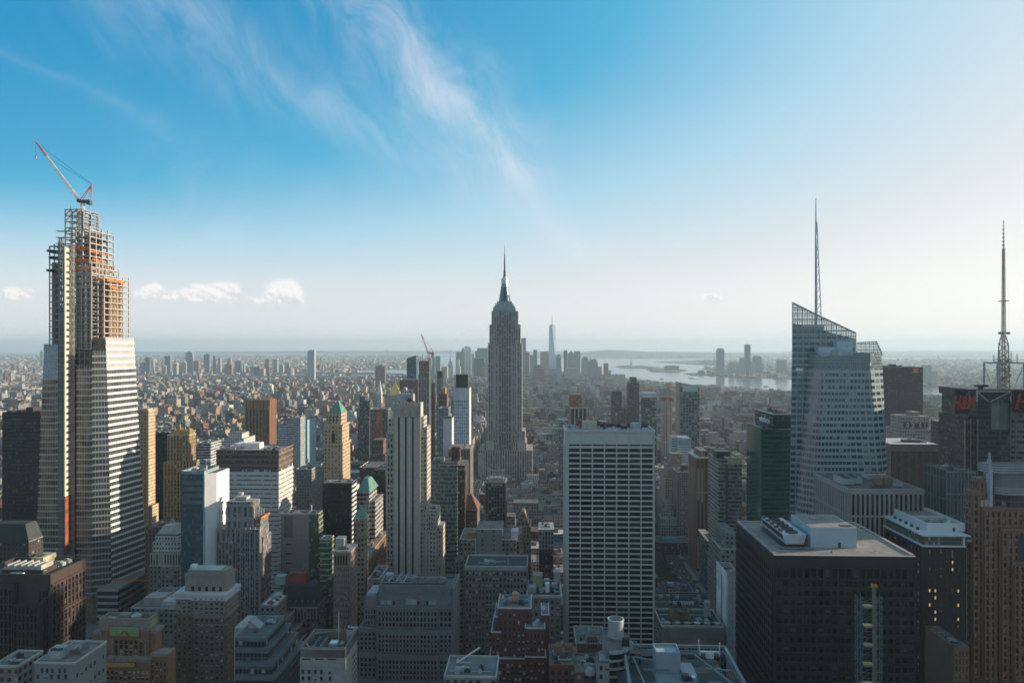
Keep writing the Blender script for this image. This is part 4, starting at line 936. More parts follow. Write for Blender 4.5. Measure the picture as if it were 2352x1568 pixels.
for k in range(t_n):
    za, zb_ = zs(735)+(zs(510)-zs(735))*k/t_n, zs(735)+(zs(510)-zs(735))*(k+1)/t_n
    wa, wb = 3.6*(1-k/t_n)+.8, 3.6*(1-(k+1)/t_n)+.8
    s_.bar((sx+wa, 30, za), (sx+wb, 30, zb_), .28); s_.bar((sx, 30, zb_), (sx+wb, 30, zb_), .2); s_.bar((sx, 30, za), (sx+wb, 30, zb_), .16)
    s_.bar((sx+wa*.5, 30+wa*.7, za), (sx+wb*.5, 30+wb*.7, zb_), .22)
b.foot(b.x(1805, 16), b.x(2054), 0, 50)
b.done()

# --- dark office block at lower right
b = Bld('office_block', 'very dark office block with grid of black windows and plant on its pale roof', 1778, 330, 'office block')
dk = plain('dark_frame', (.020, .025, .028), .55, .1, .12); 
x0, x1, z0, zt = b.bx('wall', 1778, 2104, 1277, None, 0, 63, dk)
fh = 4.35; top = zt-5.2
b.lat('wall', 'F', .6, x1-.6, top-5.4, top, 20, 1, 1.0, .8, .5, 0, GLB, dk); b.lat('wall', 'F', .6, x1-.6, top-5.4-13*fh, top-5.4, 20, 13, 1.0, 1.9, .5, 0, pane('glass_night', (.010, .012, .014), .10, (.045, .05, .052), .06), dk)
b.lat('wall', 'L', 1, 62, top-5.4-14*fh, top, 19, 15, 1.1, 1.7, .6, 0, MATS['glass_night'], dk)
b.m('roof', ROOFL).box(1.6, x1-1.6, 1.6, 61.4, zt-.3, zt+.03)
b.m('parapet', plain('roof_curb', (.33, .27, .25), .8)).box(0, x1, 0, 1.6, zt-.02, zt+.25); b.m('parapet').box(0, 1.6, 1.6, 63, zt-.02, zt+.7); b.m('parapet').box(x1-1.6, x1, 1.6, 63, zt-.02, zt+.7); b.m('parapet').box(1.6, x1-1.6, 61.4, 63, zt-.02, zt+.72)
bpn = plain('blue_panel', (.36, .47, .54), .55, .05, .05, .2)
q0, q1 = b.x(1862, 14), b.x(1967.5, 14)
zb2 = b.z(1211, 1900, 14)
b.m('penthouse', bpn).box(q0, q1, 14, 41, zt, zb2); b.m('penthouse>roof', ROOFL).box(q0+.4, q1-.4, 14.4, 40.6, zb2-.05, zb2+.06); b.m('penthouse>hatch', DARKM).box(q1-6.5, q1-1, 15.5, 19, zb2, zb2+.25)
b.m('penthouse>door', DARKM).box(b.x(1925, 14), b.x(1931, 14), 13.9, 14.1, zt, zt+2.6)
for k in range(4): b.m('penthouse>bracket', STEEL).bar((q0+8, 30, zb2), (q0+8+3.5*cos(k*1.6), 30+3.5*sin(k*1.6), zb2+.7), .2)
c0, c1 = b.x(1798, 14), b.x(1852, 14)
ct = b.m('cooling_tower', plain('galv_panel', (.42, .50, .53), .4, .2)); lg = 1.6
y0, y1 = 14, 48
ct.prism([(c0+1.2, y0, zt+lg), (c1-1.2, y0, zt+lg), (c1-1.2, y1, zt+lg), (c0+1.2, y1, zt+lg)], [(c0, y0, zt+lg+4.6), (c1, y0, zt+lg+4.6), (c1, y1, zt+lg+4.6), (c0, y1, zt+lg+4.6)])
b.m('cooling_tower>louvre', BLACK).prism([(c0+1.1, y0+1, zt+lg+.5), (c0+1.14, y0+1, zt+lg+.5), (c0+1.14, y1-1, zt+lg+.5), (c0+1.1, y1-1, zt+lg+.5)], [(c0+.05, y0+1, zt+lg+4.2), (c0+.3, y0+1, zt+lg+4.2), (c0+.3, y1-1, zt+lg+4.2), (c0+.05, y1-1, zt+lg+4.2)])
for k in range(5):
    y = 18+k*6.5; f = b.m('cooling_tower>fan#%d' % k, FAN); f.cyl((c0+c1)/2, y, zt+lg+4.6, zt+lg+5.2, 3., 2.8, 22, False); f.cyl((c0+c1)/2, y, zt+lg+4.62, zt+lg+4.7, 2.8, 2.7, 22); f.bar(((c0+c1)/2-2.9, y, zt+lg+5.2), ((c0+c1)/2+2.9, y, zt+lg+5.2), .1); f.cyl((c0+c1)/2, y, zt+lg+4.7, zt+lg+5.3, .5, .5, 8)
    b.m('cooling_tower>motor', DARKM).box(c0+.4, c0+2., y+2., y+4.2, zt+lg+4.6, zt+lg+5.5)
for k in range(7):
    for xx in (c0+1.4, c1-1.5): b.m('cooling_tower>leg', DARKM).box(xx-.15, xx+.15, 14.4+k*5.5, 14.7+k*5.5, zt, zt+lg)
b.m('cooling_tower>skid', DARKM).box(c0-.6, c1+.6, y0-.4, y1+.3, zt+lg-.35, zt+lg-.05, bottom=True)
b.m('vent_pipe', STEEL).cyl(b.x(1911, 5), 5, zt, zt+1.4, .5, .5, 10); b.m('pipe_run', DARKM).box(c0-3, c1+2, 10, 10.3, zt+.2, zt+.5, bottom=True)
for k, (p, d) in enumerate(((2010, 8), (2060, 14), (1995, 45), (2030, 50))): b.m('roof_drain#%d' % k, STEEL).cyl(b.x(p, d), d, zt, zt+.7, .3, .3, 8)
b.done()

# --- hoist tower standing before it
hx, hy, _ = at(1966, 1500, 318)
r = tag(empty('construction_hoist', (hx, hy, GZ), -TH), 'blue scaffold hoist tower with yellow top against the dark office block', 'hoist')
ztop = at(1966, 1366, 318)[2]-GZ
st_ = plain('scaffold_blue', (.16, .22, .26), .5, .3); hw_ = 11.0
m_ = MB()
for xx in (1.3, hw_-1.3): m_.truss((xx, 0, 0), (xx, 0, ztop), 2.4, int(ztop/2.6), .1)
for k in range(int(ztop/2.6)): m_.bar((2.6, -1.2, k*2.6), (hw_-2.6, -1.2, k*2.6+.0), .07); m_.bar((2.6, -1.2, k*2.6), (hw_-2.6, -1.2, k*2.6+2.6) if k % 3 == 0 else (hw_/2, -1.2, k*2.6+2.6), .05)
m_.build('scaffold', st_, r)
m_ = MB(); m_.truss((7., -2., 0), (7., -2., ztop+4.5), .9, int(ztop/1.5), .1); m_.build('mast', plain('hoist_mast_grey', (.24, .24, .21), .6), r)
m_ = MB(); [m_.box(2.8, 7., -2.4, .8, ztop-5-k*8.6, ztop-4.2-k*8.6, bottom=True) for k in range(7)]; m_.build('landing', plain('hoist_plank', (.27, .25, .21), .8), r)
m_ = MB(); m_.box(5.8, 6.6, -2.6, -1.4, ztop+4.2, ztop+5.6, bottom=True); m_.box(7.4, 8.2, -2.6, -1.4, ztop+4.2, ztop+5.6, bottom=True); m_.build('hoist_head', CY, r)

# --- dark tower with white stepped roof behind
b = Bld('office_tower', 'dark tower with a white roof deck, glazed top storey and some lit windows', 2120, 430, 'office tower')
dw = plain('dark_brick', (.022, .019, .019), .7, var=.15)
b.bx('wall', 2120, 2215, 1253, None, 0, 58, dw); zt = b.z(1253); x1 = b.x(2215)
glit = pane('glass_some_lit', (.05, .05, .045), .1, (.2, .19, .17), .08, lit=.22, lits=.38, litc=(1, .68, .36))
b.lat('wall', 'F', 2.2, x1-2.0, zt-7.5, zt-2, 6, 1, 2.4, .5, .2, 0, glit, dw); b.lat('wall', 'F', 2.2, x1-2.0, zt-7.5-19*4.3, zt-7.5, 6, 19, 2.5, 2.5, .2, 0, glit, dw)
b.lat('wall', 'L', 3, 56, zt-7.5-19*4.3, zt-2, 13, 20, 2.3, 2.3, .2, 0, GLD, dw)
ztt = b.z(1231)
b.m('top_storey', facade('green_top_glass', (.12, .14, .11), (.07, .09, .065), 1.4, 9, .9, .9, blind=.2)).box(.8, x1-.8, 1, 57, zt, ztt)
wr = plain('white_roof', (.60, .63, .66), .6, var=.05)
b.m('ledge', wr).box(-.6, x1+.6, -.7, 58.6, zt-.5, zt+.3); b.m('roof', wr).box(-.5, x1+.5, -.6, 58.5, ztt, ztt+1.1); b.m('roof_lip', wr).box(x1-4, x1+3, -1.6, 12, ztt+.3, ztt+.9, bottom=True)
b.m('corner_pier', wr).box(x1-.9, x1+.3, -.3, 1, zt+.3, ztt)
e0, e1 = b.x(2128, 8), b.x(2217, 8); zp = b.z(1201, 2170, 8)
ph = b.m('roof_wall', wr); ph.box(e0, e1, 8, 8.8, ztt+1.1, zp); ph.box(e0, e0+.8, 8.8, 50, ztt+1.1, zp-.02); ph.box(e1-.8, e1, 8.8, 50, ztt+1.1, zp-.02); ph.box(e0, e1, 50, 50.8, ztt+1.1, zp); ph.box(e0+.8, e1-.8, 28, 28.7, ztt+1.1, zp-.4)
b.m('well_floor', ROOFL).box(e0+.8, e1-.8, 8.8, 50, zp-2.2, zp-1.9); b.m('roof_wall>door', DARKM).box(e1-7.5, e1-6, 7.9, 8, ztt+1.1, ztt+3.4)
for k in range(5): b.m('vent#%d' % k, DARKM).cyl(e0-3.3, 12+k*7, ztt+1.1, ztt+2.7, 1.1, .8, 10)
b.m('dome_light', WHITEP).cyl(b.x(2175, 20), 18, zp-1.9, zp-.6, 1.8, .8, 14); b.clutter(e0+2, e1-6, 11, 26, zp-1.9, 6, 31, RM, 1.3)
b.m('floodlight', plain('lamp_glow', (.9, .8, .6), .5)).box(-1.2, 1., 50, 53, zt+.4, zt+2.2)
b.done()

# --- green glass tower
b = Bld('office_tower', 'deep green glass office tower with an upper step and a white roof sign', 1750, 620, 'office tower')
gg = facade('green_glass', (.010, .085, .062), (.006, .035, .030), 1.6, 4.1, .9, .5, roof=(.08, .09, .09), blind=.12, blindc=(.03, .11, .09), grough=.06, var=.2)
ggs = plain('green_glass_plain', (.012, .085, .065), .1, .1, .35, .05, .8)
b.bx('wall', 1750, 1830, 986, None, 0, 44, gg); b.bx('side_glass', 1749.8, 1751.5, 984, None, -.3, 44, ggs); x1 = b.x(1830); zt = b.z(986)
b.m('side_glass').box(-.4, .2, 0, 44, 0, zt+1.2)
b.bx('upper_step', 1780, 1832, 952, 990, 6, 60, gg); b.bx('upper_step', 1776, 1832, 954, 986, 6.5, 60, ggs)
for k in range(26): b.m('floor_band', plain('green_band', (.015, .12, .085), .3)).box(0, x1, -.25, .1, zt-4.1*k-6.2, zt-4.1*k-4.4)
b.m('side_glass>roof_edge', plain('edge_light', (.35, .38, .36), .4)).box(-.6, .2, -.3, 44.4, zt+1.2, zt+1.7); b.m('roof', ROOF).box(.6, x1-.5, .6, 30, zt, zt+.1)
zu = b.z(952, 1800, 6); xu0, xu1 = b.x(1776, 6), b.x(1832, 6)
b.m('roof_edge', MATS['edge_light']).box(xu0-.4, xu1+.3, 5.4, 6., zu-.2, zu+.6); b.m('roof_edge').box(xu0-.5, xu0+.1, 6, 60.3, zu-.2, zu+.58); b.m('roof#u', DARKM).box(xu0+.5, xu1-.4, 6.4, 59, zu-.4, zu-.1)
b.clutter(xu0+6, xu1-2, 20, 50, zu-.1, 16, 6, [DARKM, STEEL, ROOF, RUST], 3.2); b.clutter(2, xu0-2, 4, 26, zt+.1, 8, 7, [DARKM, ROOF, STEEL], 1.8)
OB1 = b; b.done()
def text_part(txt, parent, loc, rot, h, mat, shear=0., ext=.12, name='sign_lettering', sx=1.):
    cu = bpy.data.curves.new(name, 'FONT'); cu.body = txt; cu.size = h; cu.extrude = ext; cu.shear = shear; cu.align_x = 'CENTER'; cu.offset = h*.02
    t = bpy.data.objects.new('tmp', cu); COL.objects.link(t); bpy.context.view_layer.update()
    me = bpy.data.meshes.new_from_object(t.evaluated_get(bpy.context.evaluated_depsgraph_get())); bpy.data.objects.remove(t)
    me.materials.clear(); me.materials.append(mat); o = bpy.data.objects.new(name, me); COL.objects.link(o); o.parent = parent
    o.location = loc; o.rotation_euler = rot; o.scale = (sx, 1, 1); return o
text_part('salesforce', OB1.root, (xu0-.2, 30, zu-9), (pi/2, 0, -pi/2), 7.5, plain('sign_white', (.75, .75, .75), .5))

# --- tan ribbed office at right, in front of the crystal tower
b = Bld('office_block', 'grey beige office block with close vertical piers and cooling units on its roof', 1950, 480, 'office block')
rb = plain('rib_stone', (.30, .285, .27), .8, var=.08)
x0, x1, z0, zt = b.bx('wall', 1950, 2122, 1123, None, 0, 60, rb)
fl0 = zt-3.2
for k in range(7):
    z1_ = fl0-k*15.5
    b.lat('wall', 'F', 1, x1-1, z1_-14.4, z1_, 15, 1, 1.4, .3, .9, 0, GLB, rb); b.lat('wall', 'L', 1, 59, z1_-14.4, z1_, 16, 1, 1.8, .3, .9, 0, GLD, rb)
    b.m('belt_course', rb).box(-.85, x1, -.85, 0, z1_-15.5, z1_-14.4); b.m('belt_course').box(-.8, 0, 0, 60, z1_-15.5, z1_-14.4)
b.m('cornice', rb).box(-.9, x1+.1, -.9, 0, fl0, zt-.01); b.m('cornice').box(-.9, 0, 0, 60, fl0, zt-.02)
b.m('roof', ROOF).box(1, x1-1, 1, 59, zt-.3, zt+.06)
for k in range(2): b.chiller('chiller#%d' % k, b.x(1930+k*25, 14), b.x(1958+k*22, 14), 11+k*3, 26, zt, 4, 3, LBLUE, FAN)
for p in (2013, 2034): b.tank(b.x(p, 10), 8, zt, 3.3, 4.5)
b.m('pipe_rack', LBLUE).box(b.x(2048, 8), b.x(2070, 8), 6, 7, zt+1, zt+2, bottom=True); b.chiller('chiller#3', b.x(1990, 34), b.x(2035, 34), 32, 42, zt, 3.5, 4, LBLUE, FAN, 'x'); b.clutter(b.x(2045, 20), x1-4, 14, 50, zt, 8, 11, RM, 1.6)
b.done()

# --- bronze ribbed tower
b = Bld('office_tower', 'bronze ribbed office tower with a white flat roof and gold glints in its glass', 2046, 650, 'office tower')
bz = facade('bronze_ribs', (.20, .175, .155), (.07, .055, .04), 1.5, 3.9, .5, .72, span=(.12, .10, .085), roof=(.5, .46, .46), blind=.25, blindc=(.25, .20, .14), grough=.12, var=.08)
x0, x1, z0, zt = b.bx('wall', 2046, 2155, 1021, None, 0, 44, bz)
b.m('top_band', plain('bronze_top', (.16, .14, .13), .6)).box(-.2, x1+.2, -.2, 44.2, zt-6, zt+.4); b.m('roof', ROOFW).box(.5, x1-.5, .5, 43.5, zt+.3, zt+.5)
for k in range(36): b.m('rib', MATS['bronze_top']).box(k*x1/35-.15, k*x1/35+.15, -.55, 0, 0, zt-6)
b.m('plant', DARKM).box(b.x(2076, 14), b.x(2098, 14), 12, 20, zt+.5, zt+2.6); b.m('plant#2', DARKM).box(b.x(2100, 14), b.x(2116, 14), 12, 20, zt+.5, zt+2.4); b.clutter(b.x(2115, 10), x1-4, 8, 36, zt+.5, 6, 15, RM, 1.5)
b.done()

# --- tall dark slab with a red emblem
b = Bld('office_tower', 'tall dark slab tower with a red square emblem at its upper corner', 2031, 1100, 'office tower')
dkb = facade('dark_slab', (.055, .048, .045), (.03, .03, .032), 1.6, 3.9, .8, .5, roof=(.1, .1, .1), blind=.12, blindc=(.1, .095, .09))
x0, x1, z0, zt = b.bx('wall', 2031, 2120, 843, None, 0, 60, dkb)
b.m('roof_plant', DARKM).box(b.x(2050, 10), b.x(2059, 10), 10, 24, zt, zt+4); b.m('roof_plant').box(b.x(2031, 10), b.x(2036, 10), 10, 24, zt, zt+2); b.clutter(5, x1-5, 5, 40, zt, 8, 19, RM, 2)
em = b.m('emblem', plain('emblem_red', (.60, .06, .05), .5)); ex, ez = b.x(2103.2), b.z(850.5)
em.box(ex-4.1, ex+4.1, -.6, -.1, ez-4.2, ez+4.2, bottom=True)
mk = b.m('emblem>mark', plain('sign_pale', (.70, .48, .45), .6))
for i, (ax, az, w, h) in enumerate(((-1.7, 1.6, 2.6, .8), (1.5, 1.9, 1.0, 2.2), (-1.7, -1.2, .8, 3), (.6, -1.4, 3.2, .8), (1.9, -2.6, .8, 1.6))): mk.box(ex+ax-w/2, ex+ax+w/2, -.8-.01*i, -.6, ez+az-h/2, ez+az+h/2, bottom=True)
b.done()

# --- deco top between them
b = Bld('office_tower', 'stepped tan stone tower with chamfered top in front of the dark slab', 2066, 900, 'office tower')
dt = facade('deco_tan', (.29, .26, .23), (.045, .045, .05), 3.2, 3.9, .5, .45, roof=(.25, .23, .21), blind=.3, var=.12)
b.bx('wall', 2062, 2143, 1012, None, -2, 40, dt); b.bx('wall', 2066, 2138, 986, None, 0, 38, dt); b.bx('wall', 2073, 2134, 956, None, 3, 34, dt); zt = b.z(956, 2100, 3)
for p, w in ((2079, 2.4), (2091, 2.4), (2106, 5), (2120, 3), (2129, 2)): b.bx('tall_window#%d' % p, p-w, p+w, 971, 982, 2.85, 3.2, BLACK)
b.m('penthouse', dt).box(b.x(2096, 10), b.x(2113, 10), 10, 24, zt, b.z(947, 2105, 10)); b.m('penthouse').box(b.x(2094, 10), b.x(2115, 10), 9, 25, b.z(947.5, 2105, 10), b.z(946, 2105, 10))
b.done()

# --- tower with mast and red letters
b = Bld('skyscraper', 'dark glass tower carrying red letters, a steel roof frame and a lattice broadcast mast', 2216, 560, 'skyscraper')
cn = facade('times_glass', (.085, .095, .10), (.04, .05, .052), 1.5, 4., .9, .62, roof=(.1, .1, .1), blind=.18, blindc=(.15, .16, .15), grough=.05, metal=.2)
x0, x1, z0, zt = b.bx('wall', 2246, 2321, 912, None, 0, 50, cn)
b.bx('wing', 2216, 2247, 955, None, 3, 40, facade('times_wing', (.06, .06, .06), (.035, .04, .04), 2.2, 4., .8, .5, blind=.3, blindc=(.14, .14, .12)))
b.bx('wing#r', 2321, 2420, 926, None, 2, 46, facade('times_right', (.30, .30, .29), (.05, .055, .055), 3, 4.1, .96, .5, blind=.3, blindc=(.2, .19, .17)))
for p in (2217, 2230, 2246.5, 2321, 2334): b.bx('pier', p-.6, p+.6, 962, None, -.5 if p > 2240 else 2.6, .5 if p > 2240 else 3.4, STEEL)
cx, cz = b.x(2286, 6), 0
b.m('drum', plain('drum_grey', (.14, .16, .16), .35, .3)).cyl(cx, 5, b.z(985), b.z(925), 8.5, 8.5, 30)
for k in range(12): b.m('drum>louvre', plain('drum_band', (.30, .31, .31), .4)).cyl(cx, 5, b.z(983)+k*1.5, b.z(983)+k*1.5+.35, 8.65, 8.65, 30)
fm = plain('frame_pale', (.42, .45, .46), .5, .1)
fr_ = b.m('roof_frame', fm)
za, zb_, zc = b.z(922), b.z(898), b.z(834)
for (p, q) in ((2244, 2324),):
    fr_.bar((b.x(p, -1), -1, za), (b.x(p, -1), -1, zb_), .5); fr_.bar((b.x(q, -1), -1, za), (b.x(q, -1), -1, zb_), .5); fr_.bar((b.x(p, -1), -1, zb_), (b.x(q, -1), -1, zb_), .5)
    fr_.bar((b.x(p, -1), -1, zb_), (b.x(2270, -1), -1, za), .35); fr_.bar((b.x(q, -1), -1, zb_), (b.x(2275, -1), -1, za), .35)
for p in (2260, 2295, 2352): fr_.bar((b.x(p, 12), 12, b.z(893)), (b.x(p, 12), 12, zc), .55)
fr_.bar((b.x(2260, 12), 12, zc), (b.x(2400, 12), 12, zc), .55)
for p, q in ((2260, 2278), (2352, 2330), (2295, 2282)): fr_.bar((b.x(p, 12), 12, zc-1), (b.x(q, 12), 12, b.z(890)), .2)
b.m('roof', DARKM).box(b.x(2235), b.x(2410), 3, 48, zt, zt+6)
# mast
mx, my = b.x(2305, 22), 22.; zm = lambda py: b.z(py, 2305, 22)
mt = b.m('mast', plain('mast_bronze', (.36, .31, .24), .6, .2)); 
mt.truss((mx, my, zm(893)), (mx, my, zm(790)), 6.0, 12, .32, 4.6); mt.truss((mx, my, zm(790)), (mx, my, zm(770)), 4.6, 3, .28, 2.0); mt.truss((mx, my, zm(770)), (mx, my, zm(690)), 2.0, 16, .18, 1.7); mt.truss((mx, my, zm(690)), (mx, my, zm(570)), 1.7, 26, .17, 1.3)
mt.cyl(mx, my, zm(570), zm(505), .45, .18, 8)
for k in range(7): mt.cyl(mx, my, zm(565-k*9), zm(562-k*9), 1.1-k*.1, 1.1-k*.1, 8)
for k, (py, w) in enumerate(((692, 4), (765, 4.4), (832, 9.5), (826, 7), (846, 6), (852, 7), (866, 6))):
    b.m('mast>platform', STEEL).box(mx-w*.6, mx+w*.6, my-3, my+3, zm(py), zm(py)+.7, bottom=True)
for k in range(22):
    a = k*2.4; py = 830+ (k*13) % 50; b.m('mast>antenna_dish', PALE).cyl(mx+(3.5+k % 4)*cos(a), my+3.2*sin(a), zm(py), zm(py)+2.2, .9, .9, 8)
for sx_ in (-1, 1): b.m('mast>antenna_dish').cyl(mx+sx_*3.2, my-1, zm(768), zm(762), 1.3, 1.3, 10)
for k in range(5): b.m('mast>aerial', STEEL).bar((mx-9+k*4.6, my-2, zm(835)), (mx-9+k*4.6, my-2, zm(815-(k*7) % 13)), .2)
b.m('window_crane', DARKM).bar((b.x(2238, 2), 2, b.z(886)), (b.x(2270, 2), 2, b.z(886)), .8); b.m('window_crane').box(b.x(2250, 2), b.x(2256, 2), 1, 4, b.z(895), b.z(885), bottom=True)
# sign frames with letters
sr = plain('sign_red', (.50, .06, .045), .5)
for key, p0, p1, pt, pb, d in (('sign_frame', 2196, 2222, 895, 950, -6), ('sign_frame#r', 2328, 2402, 897, 945, -4)):
    q = b.m(key, plain('sign_lattice', (.035, .04, .045), .6)); a0, a1 = b.x(p0, d), b.x(p1, d); c0, c1 = b.z(pb, p0, d), b.z(pt, p0, d)
    n1 = 12; [q.box(a0, a1, d, d+.3, c0+(c1-c0)*k/n1, c0+(c1-c0)*k/n1+.35, bottom=True) for k in range(n1+1)]
    n2 = 6 if p0 < 2300 else 12; [q.box(a0+(a1-a0)*k/n2, a0+(a1-a0)*k/n2+.3, d-.04, d+.34, c0, c1) for k in range(n2+1)]
    q.box(a0, a1, d+1.5, d+2, c0, c1, bottom=True); q.box(a0, a0+.5, d, 12, c1-1, c1-.5, bottom=True); q.box(a1-.5, a1, d, 12, c0+.5, c0+1, bottom=True); q.box(a1-.5, a1, d, 12, c1-1, c1-.5, bottom=True)
CNB = b; ob_ = b.done()
text_part('H&M', ob_['sign_frame'], (b.x(2212.5, -6.6), -6.6, b.z(939, 2200, -6)), (pi/2, 0, 0), 15., sr, .35, .3, sx=.52)
text_part('H&M', ob_['sign_frame#r'], (b.x(2372, -4.6), -4.6, b.z(938, 2340, -4)), (pi/2, 0, 0), 17., sr, .35, .3, sx=.8)

# --- big stepped brown tower at the right edge
b = Bld('office_tower', 'large stepped brown granite tower with grey drum crown at the right edge', 2215, 430, 'office tower')
bg_ = plain('rose_granite', (.22, .125, .085), .45, var=.12, scale=.3); drum = plain('drum_pale', (.17, .185, .20), .5, var=.06)
spec_ = [(2215, 2238, 1236, 6, 20), (2232, 2262, 1128, 3, 12), (2247, 2285, 1098, 5, 12), (2258, 2352, 1165, 0, 14), (2298, 2420, 1214, -3, 16), (2326, 2420, 1290, -6, 16)]
for k, (p0, p1, pt, d0, d1) in enumerate(spec_):
    x0, x1, z0, zt = b.bx('wall', p0, p1, pt, None, d0, d1, bg_)
    n_ = max(2, int((p1-p0)/12.5)); nz_ = int((zt-b.z(1640, p0, d0))/4.4)
    b.lat('wall', 'F', x0+.5, x1-.5, zt-2-nz_*4.4, zt-2, n_, nz_, 1.75, 1.2, .85, d0, pane('glass_bronze', (.035, .032, .03), .3, (.24, .21, .17), .07), bg_)
    b.lat('wall', 'L', d0+.6, d0+8, zt-2-nz_*4.4, zt-2, 3, nz_, 1.2, 1.5, .3, x0, GLD, bg_)
b.m('glass_slot', GLT).box(b.x(2293, -.6), b.x(2300, -.6), -1, .1, 0, b.z(1230)); b.m('glass_slot').box(b.x(2338, -3.4), b.x(2352, -3.4), -4, -2.9, 0, b.z(1222))
for k, (p0, p1, pt, pb_, d) in enumerate(((2275, 2420, 1068, 1088, -1), (2282, 2420, 1088, 1122, 1), (2296, 2420, 1122, 1138, -1.5), (2302, 2420, 1138, 1214, 2))):
    x0, x1 = b.x(p0, d), b.x(p1, d); za, zb_ = b.z(pb_, p0, d), b.z(pt, p0, d); ch = 5
    pts = [(x0, d+ch), (x0+ch, d), (x1, d), (x1, 11), (x0, 11)]; b.m('crown', drum if k != 3 else GLD).prism([(*p, za) for p in pts], [(*p, zb_) for p in pts]) if k != 3 else b.m('crown_glass', facade('crown_glazing', (.10, .10, .11), (.05, .055, .06), 2.4, 6, .85, .8)).prism([(*p, za) for p in pts], [(*p, zb_) for p in pts])
    if k in (0, 2):
        for j in range(3): b.m('crown_band', plain('drum_line', (.34, .37, .40), .4)).prism([(p[0]-.2*(i in (0, 1, 4)), p[1]-.2*(i in (1, 2)), za+.6+j*1.5) for i, p in enumerate(pts)], [(p[0]-.2*(i in (0, 1, 4)), p[1]-.2*(i in (1, 2)), za+1.3+j*1.5) for i, p in enumerate(pts)])
rx = b.x(2280, 1); b.m('roof', DARKM).box(rx+3, b.x(2420, 1), 3, 10, b.z(1068, 2275, -1), b.z(1068, 2275, -1)+.2)
fin = b.m('fin', plain('fin_pale', (.36, .42, .47), .5)); fin.box(b.x(2267, 4), b.x(2273, 4), 1, 5, 0, b.z(1072)); fin.box(b.x(2268, 4), b.x(2272, 4), 1.5, 4.5, b.z(1072), b.z(1056)); fin.box(b.x(2269.3, 4), b.x(2271, 4), 2, 4, b.z(1056), b.z(1040))
for p, t, q in ((2252, 1148, 1163), (2215.5, 1238, 1242)): b.bx('pale_band#%d' % p, p, p+22, t, q, 2.2 if p > 2240 else 5, 3, plain('granite_pale', (.42, .36, .32), .6))
b.done()

# --- glass tower with pale frame left of the brown one
b = Bld('office_tower', 'blue green gridded glass office block left of the brown granite tower', 2174, 520, 'office tower')
tq = facade('grid_glass', (.17, .21, .22), (.06, .08, .085), 4.2, 15, .8, .9, span=(.13, .15, .155), roof=(.2, .22, .22), blind=.2, blindc=(.11, .14, .14))
x0, x1, z0, zt = b.bx('wall', 2174, 2240, 1082, None, 0, 30, tq)
for k in range(9): b.m('mullion', plain('frame_teal', (.22, .27, .28), .4)).box(x1*k/8-.35, x1*k/8+.35, -.5, 0, 0, zt+1)
for k in range(8): b.m('mullion').box(0, x1, -.42, 0, zt-k*16-1.2, zt-k*16)
b.m('roof', ROOF).box(.5, x1-.5, .5, 29, zt, zt+.1); b.clutter(2, x1-4, 3, 24, zt, 6, 77, RM, 2)
b.done()
b = Bld('office_tower', 'slim dark glass tower behind the gridded glass block', 2189, 700, 'office tower')
b.bx('wall', 2189, 2216, 974, None, 0, 40, facade('slim_dark', (.09, .10, .105), (.05, .055, .06), 1.5, 4, .9, .6, blind=.2, blindc=(.16, .15, .12))); b.bx('wall', 2160, 2192, 1048, None, 8, 40, facade('mid_tan', (.20, .165, .13), (.05, .045, .04), 3, 3.8, .55, .5)); b.bx('penthouse', 2195, 2207, 968, 976, 10, 20, DARKM)
b.done()
b = Bld('brick_building', 'low brown building in the bottom right corner beside the dark tower', 2190, 400, 'building')
x0, x1, z0, zt = b.bx('wall', 2190, 2226, 1484, None, 0, 30, bg_); b.lat('wall', 'F', .5, x1-.5, zt-2-9*4.2, zt-2, 4, 9, 1.1, 1.4, .3, 0, GLD, bg_); b.m('roof', ROOF).box(.4, x1-.4, .5, 29, zt-.2, zt+.05); b.clutter(1, x1-2, 2, 20, zt, 6, 4, RM, 1.5); b.done()
# ---------------------------------------------------------------- the buildings between them
FM = {}
def fmat(nm, wall, *a, **k):
    a = list(a); g = a.pop(0) if a and isinstance(a[0], tuple) else (.028, .03, .033)
    d = dict(zip(('bay', 'fl', 'ww', 'wh'), a)); d.update(k)
    for q, v in (('bay', 3.2), ('fl', 3.6), ('ww', .5), ('wh', .5)): d.setdefault(q, v)
    return facade(nm, wall, g, **d)
BRN = fmat('brick_brown', (.15, .095, .07), roof=(.15, .14, .13)); BRD = fmat('brick_red', (.18, .085, .065)); TAN = fmat('brick_tan', (.36, .285, .20)); BUF = fmat('brick_buff', (.40, .34, .27))
GRY = fmat('stone_grey', (.21, .21, .205)); WHT = fmat('brick_white', (.58, .57, .55)); DGL = fmat('dark_curtain', (.05, .06, .065), (.03, .038, .042), 1.6, 3.8, .88, .6); GGL = fmat('blue_curtain', (.16, .22, .25), (.06, .10, .125), 1.6, 3.8, .86, .62)
LIM = fmat('limestone_plain', (.40, .375, .34)); CON = fmat('concrete_grid', (.38, .38, .37), (.03, .035, .04), 3.6, 3.6, .66, .62); BLK = fmat('black_tower', (.025, .024, .024), (.02, .02, .02), 1.6, 3.8, .85, .6, blind=.08, blindc=(.1, .09, .08)); PNK = fmat('brick_pink', (.34, .22, .17))
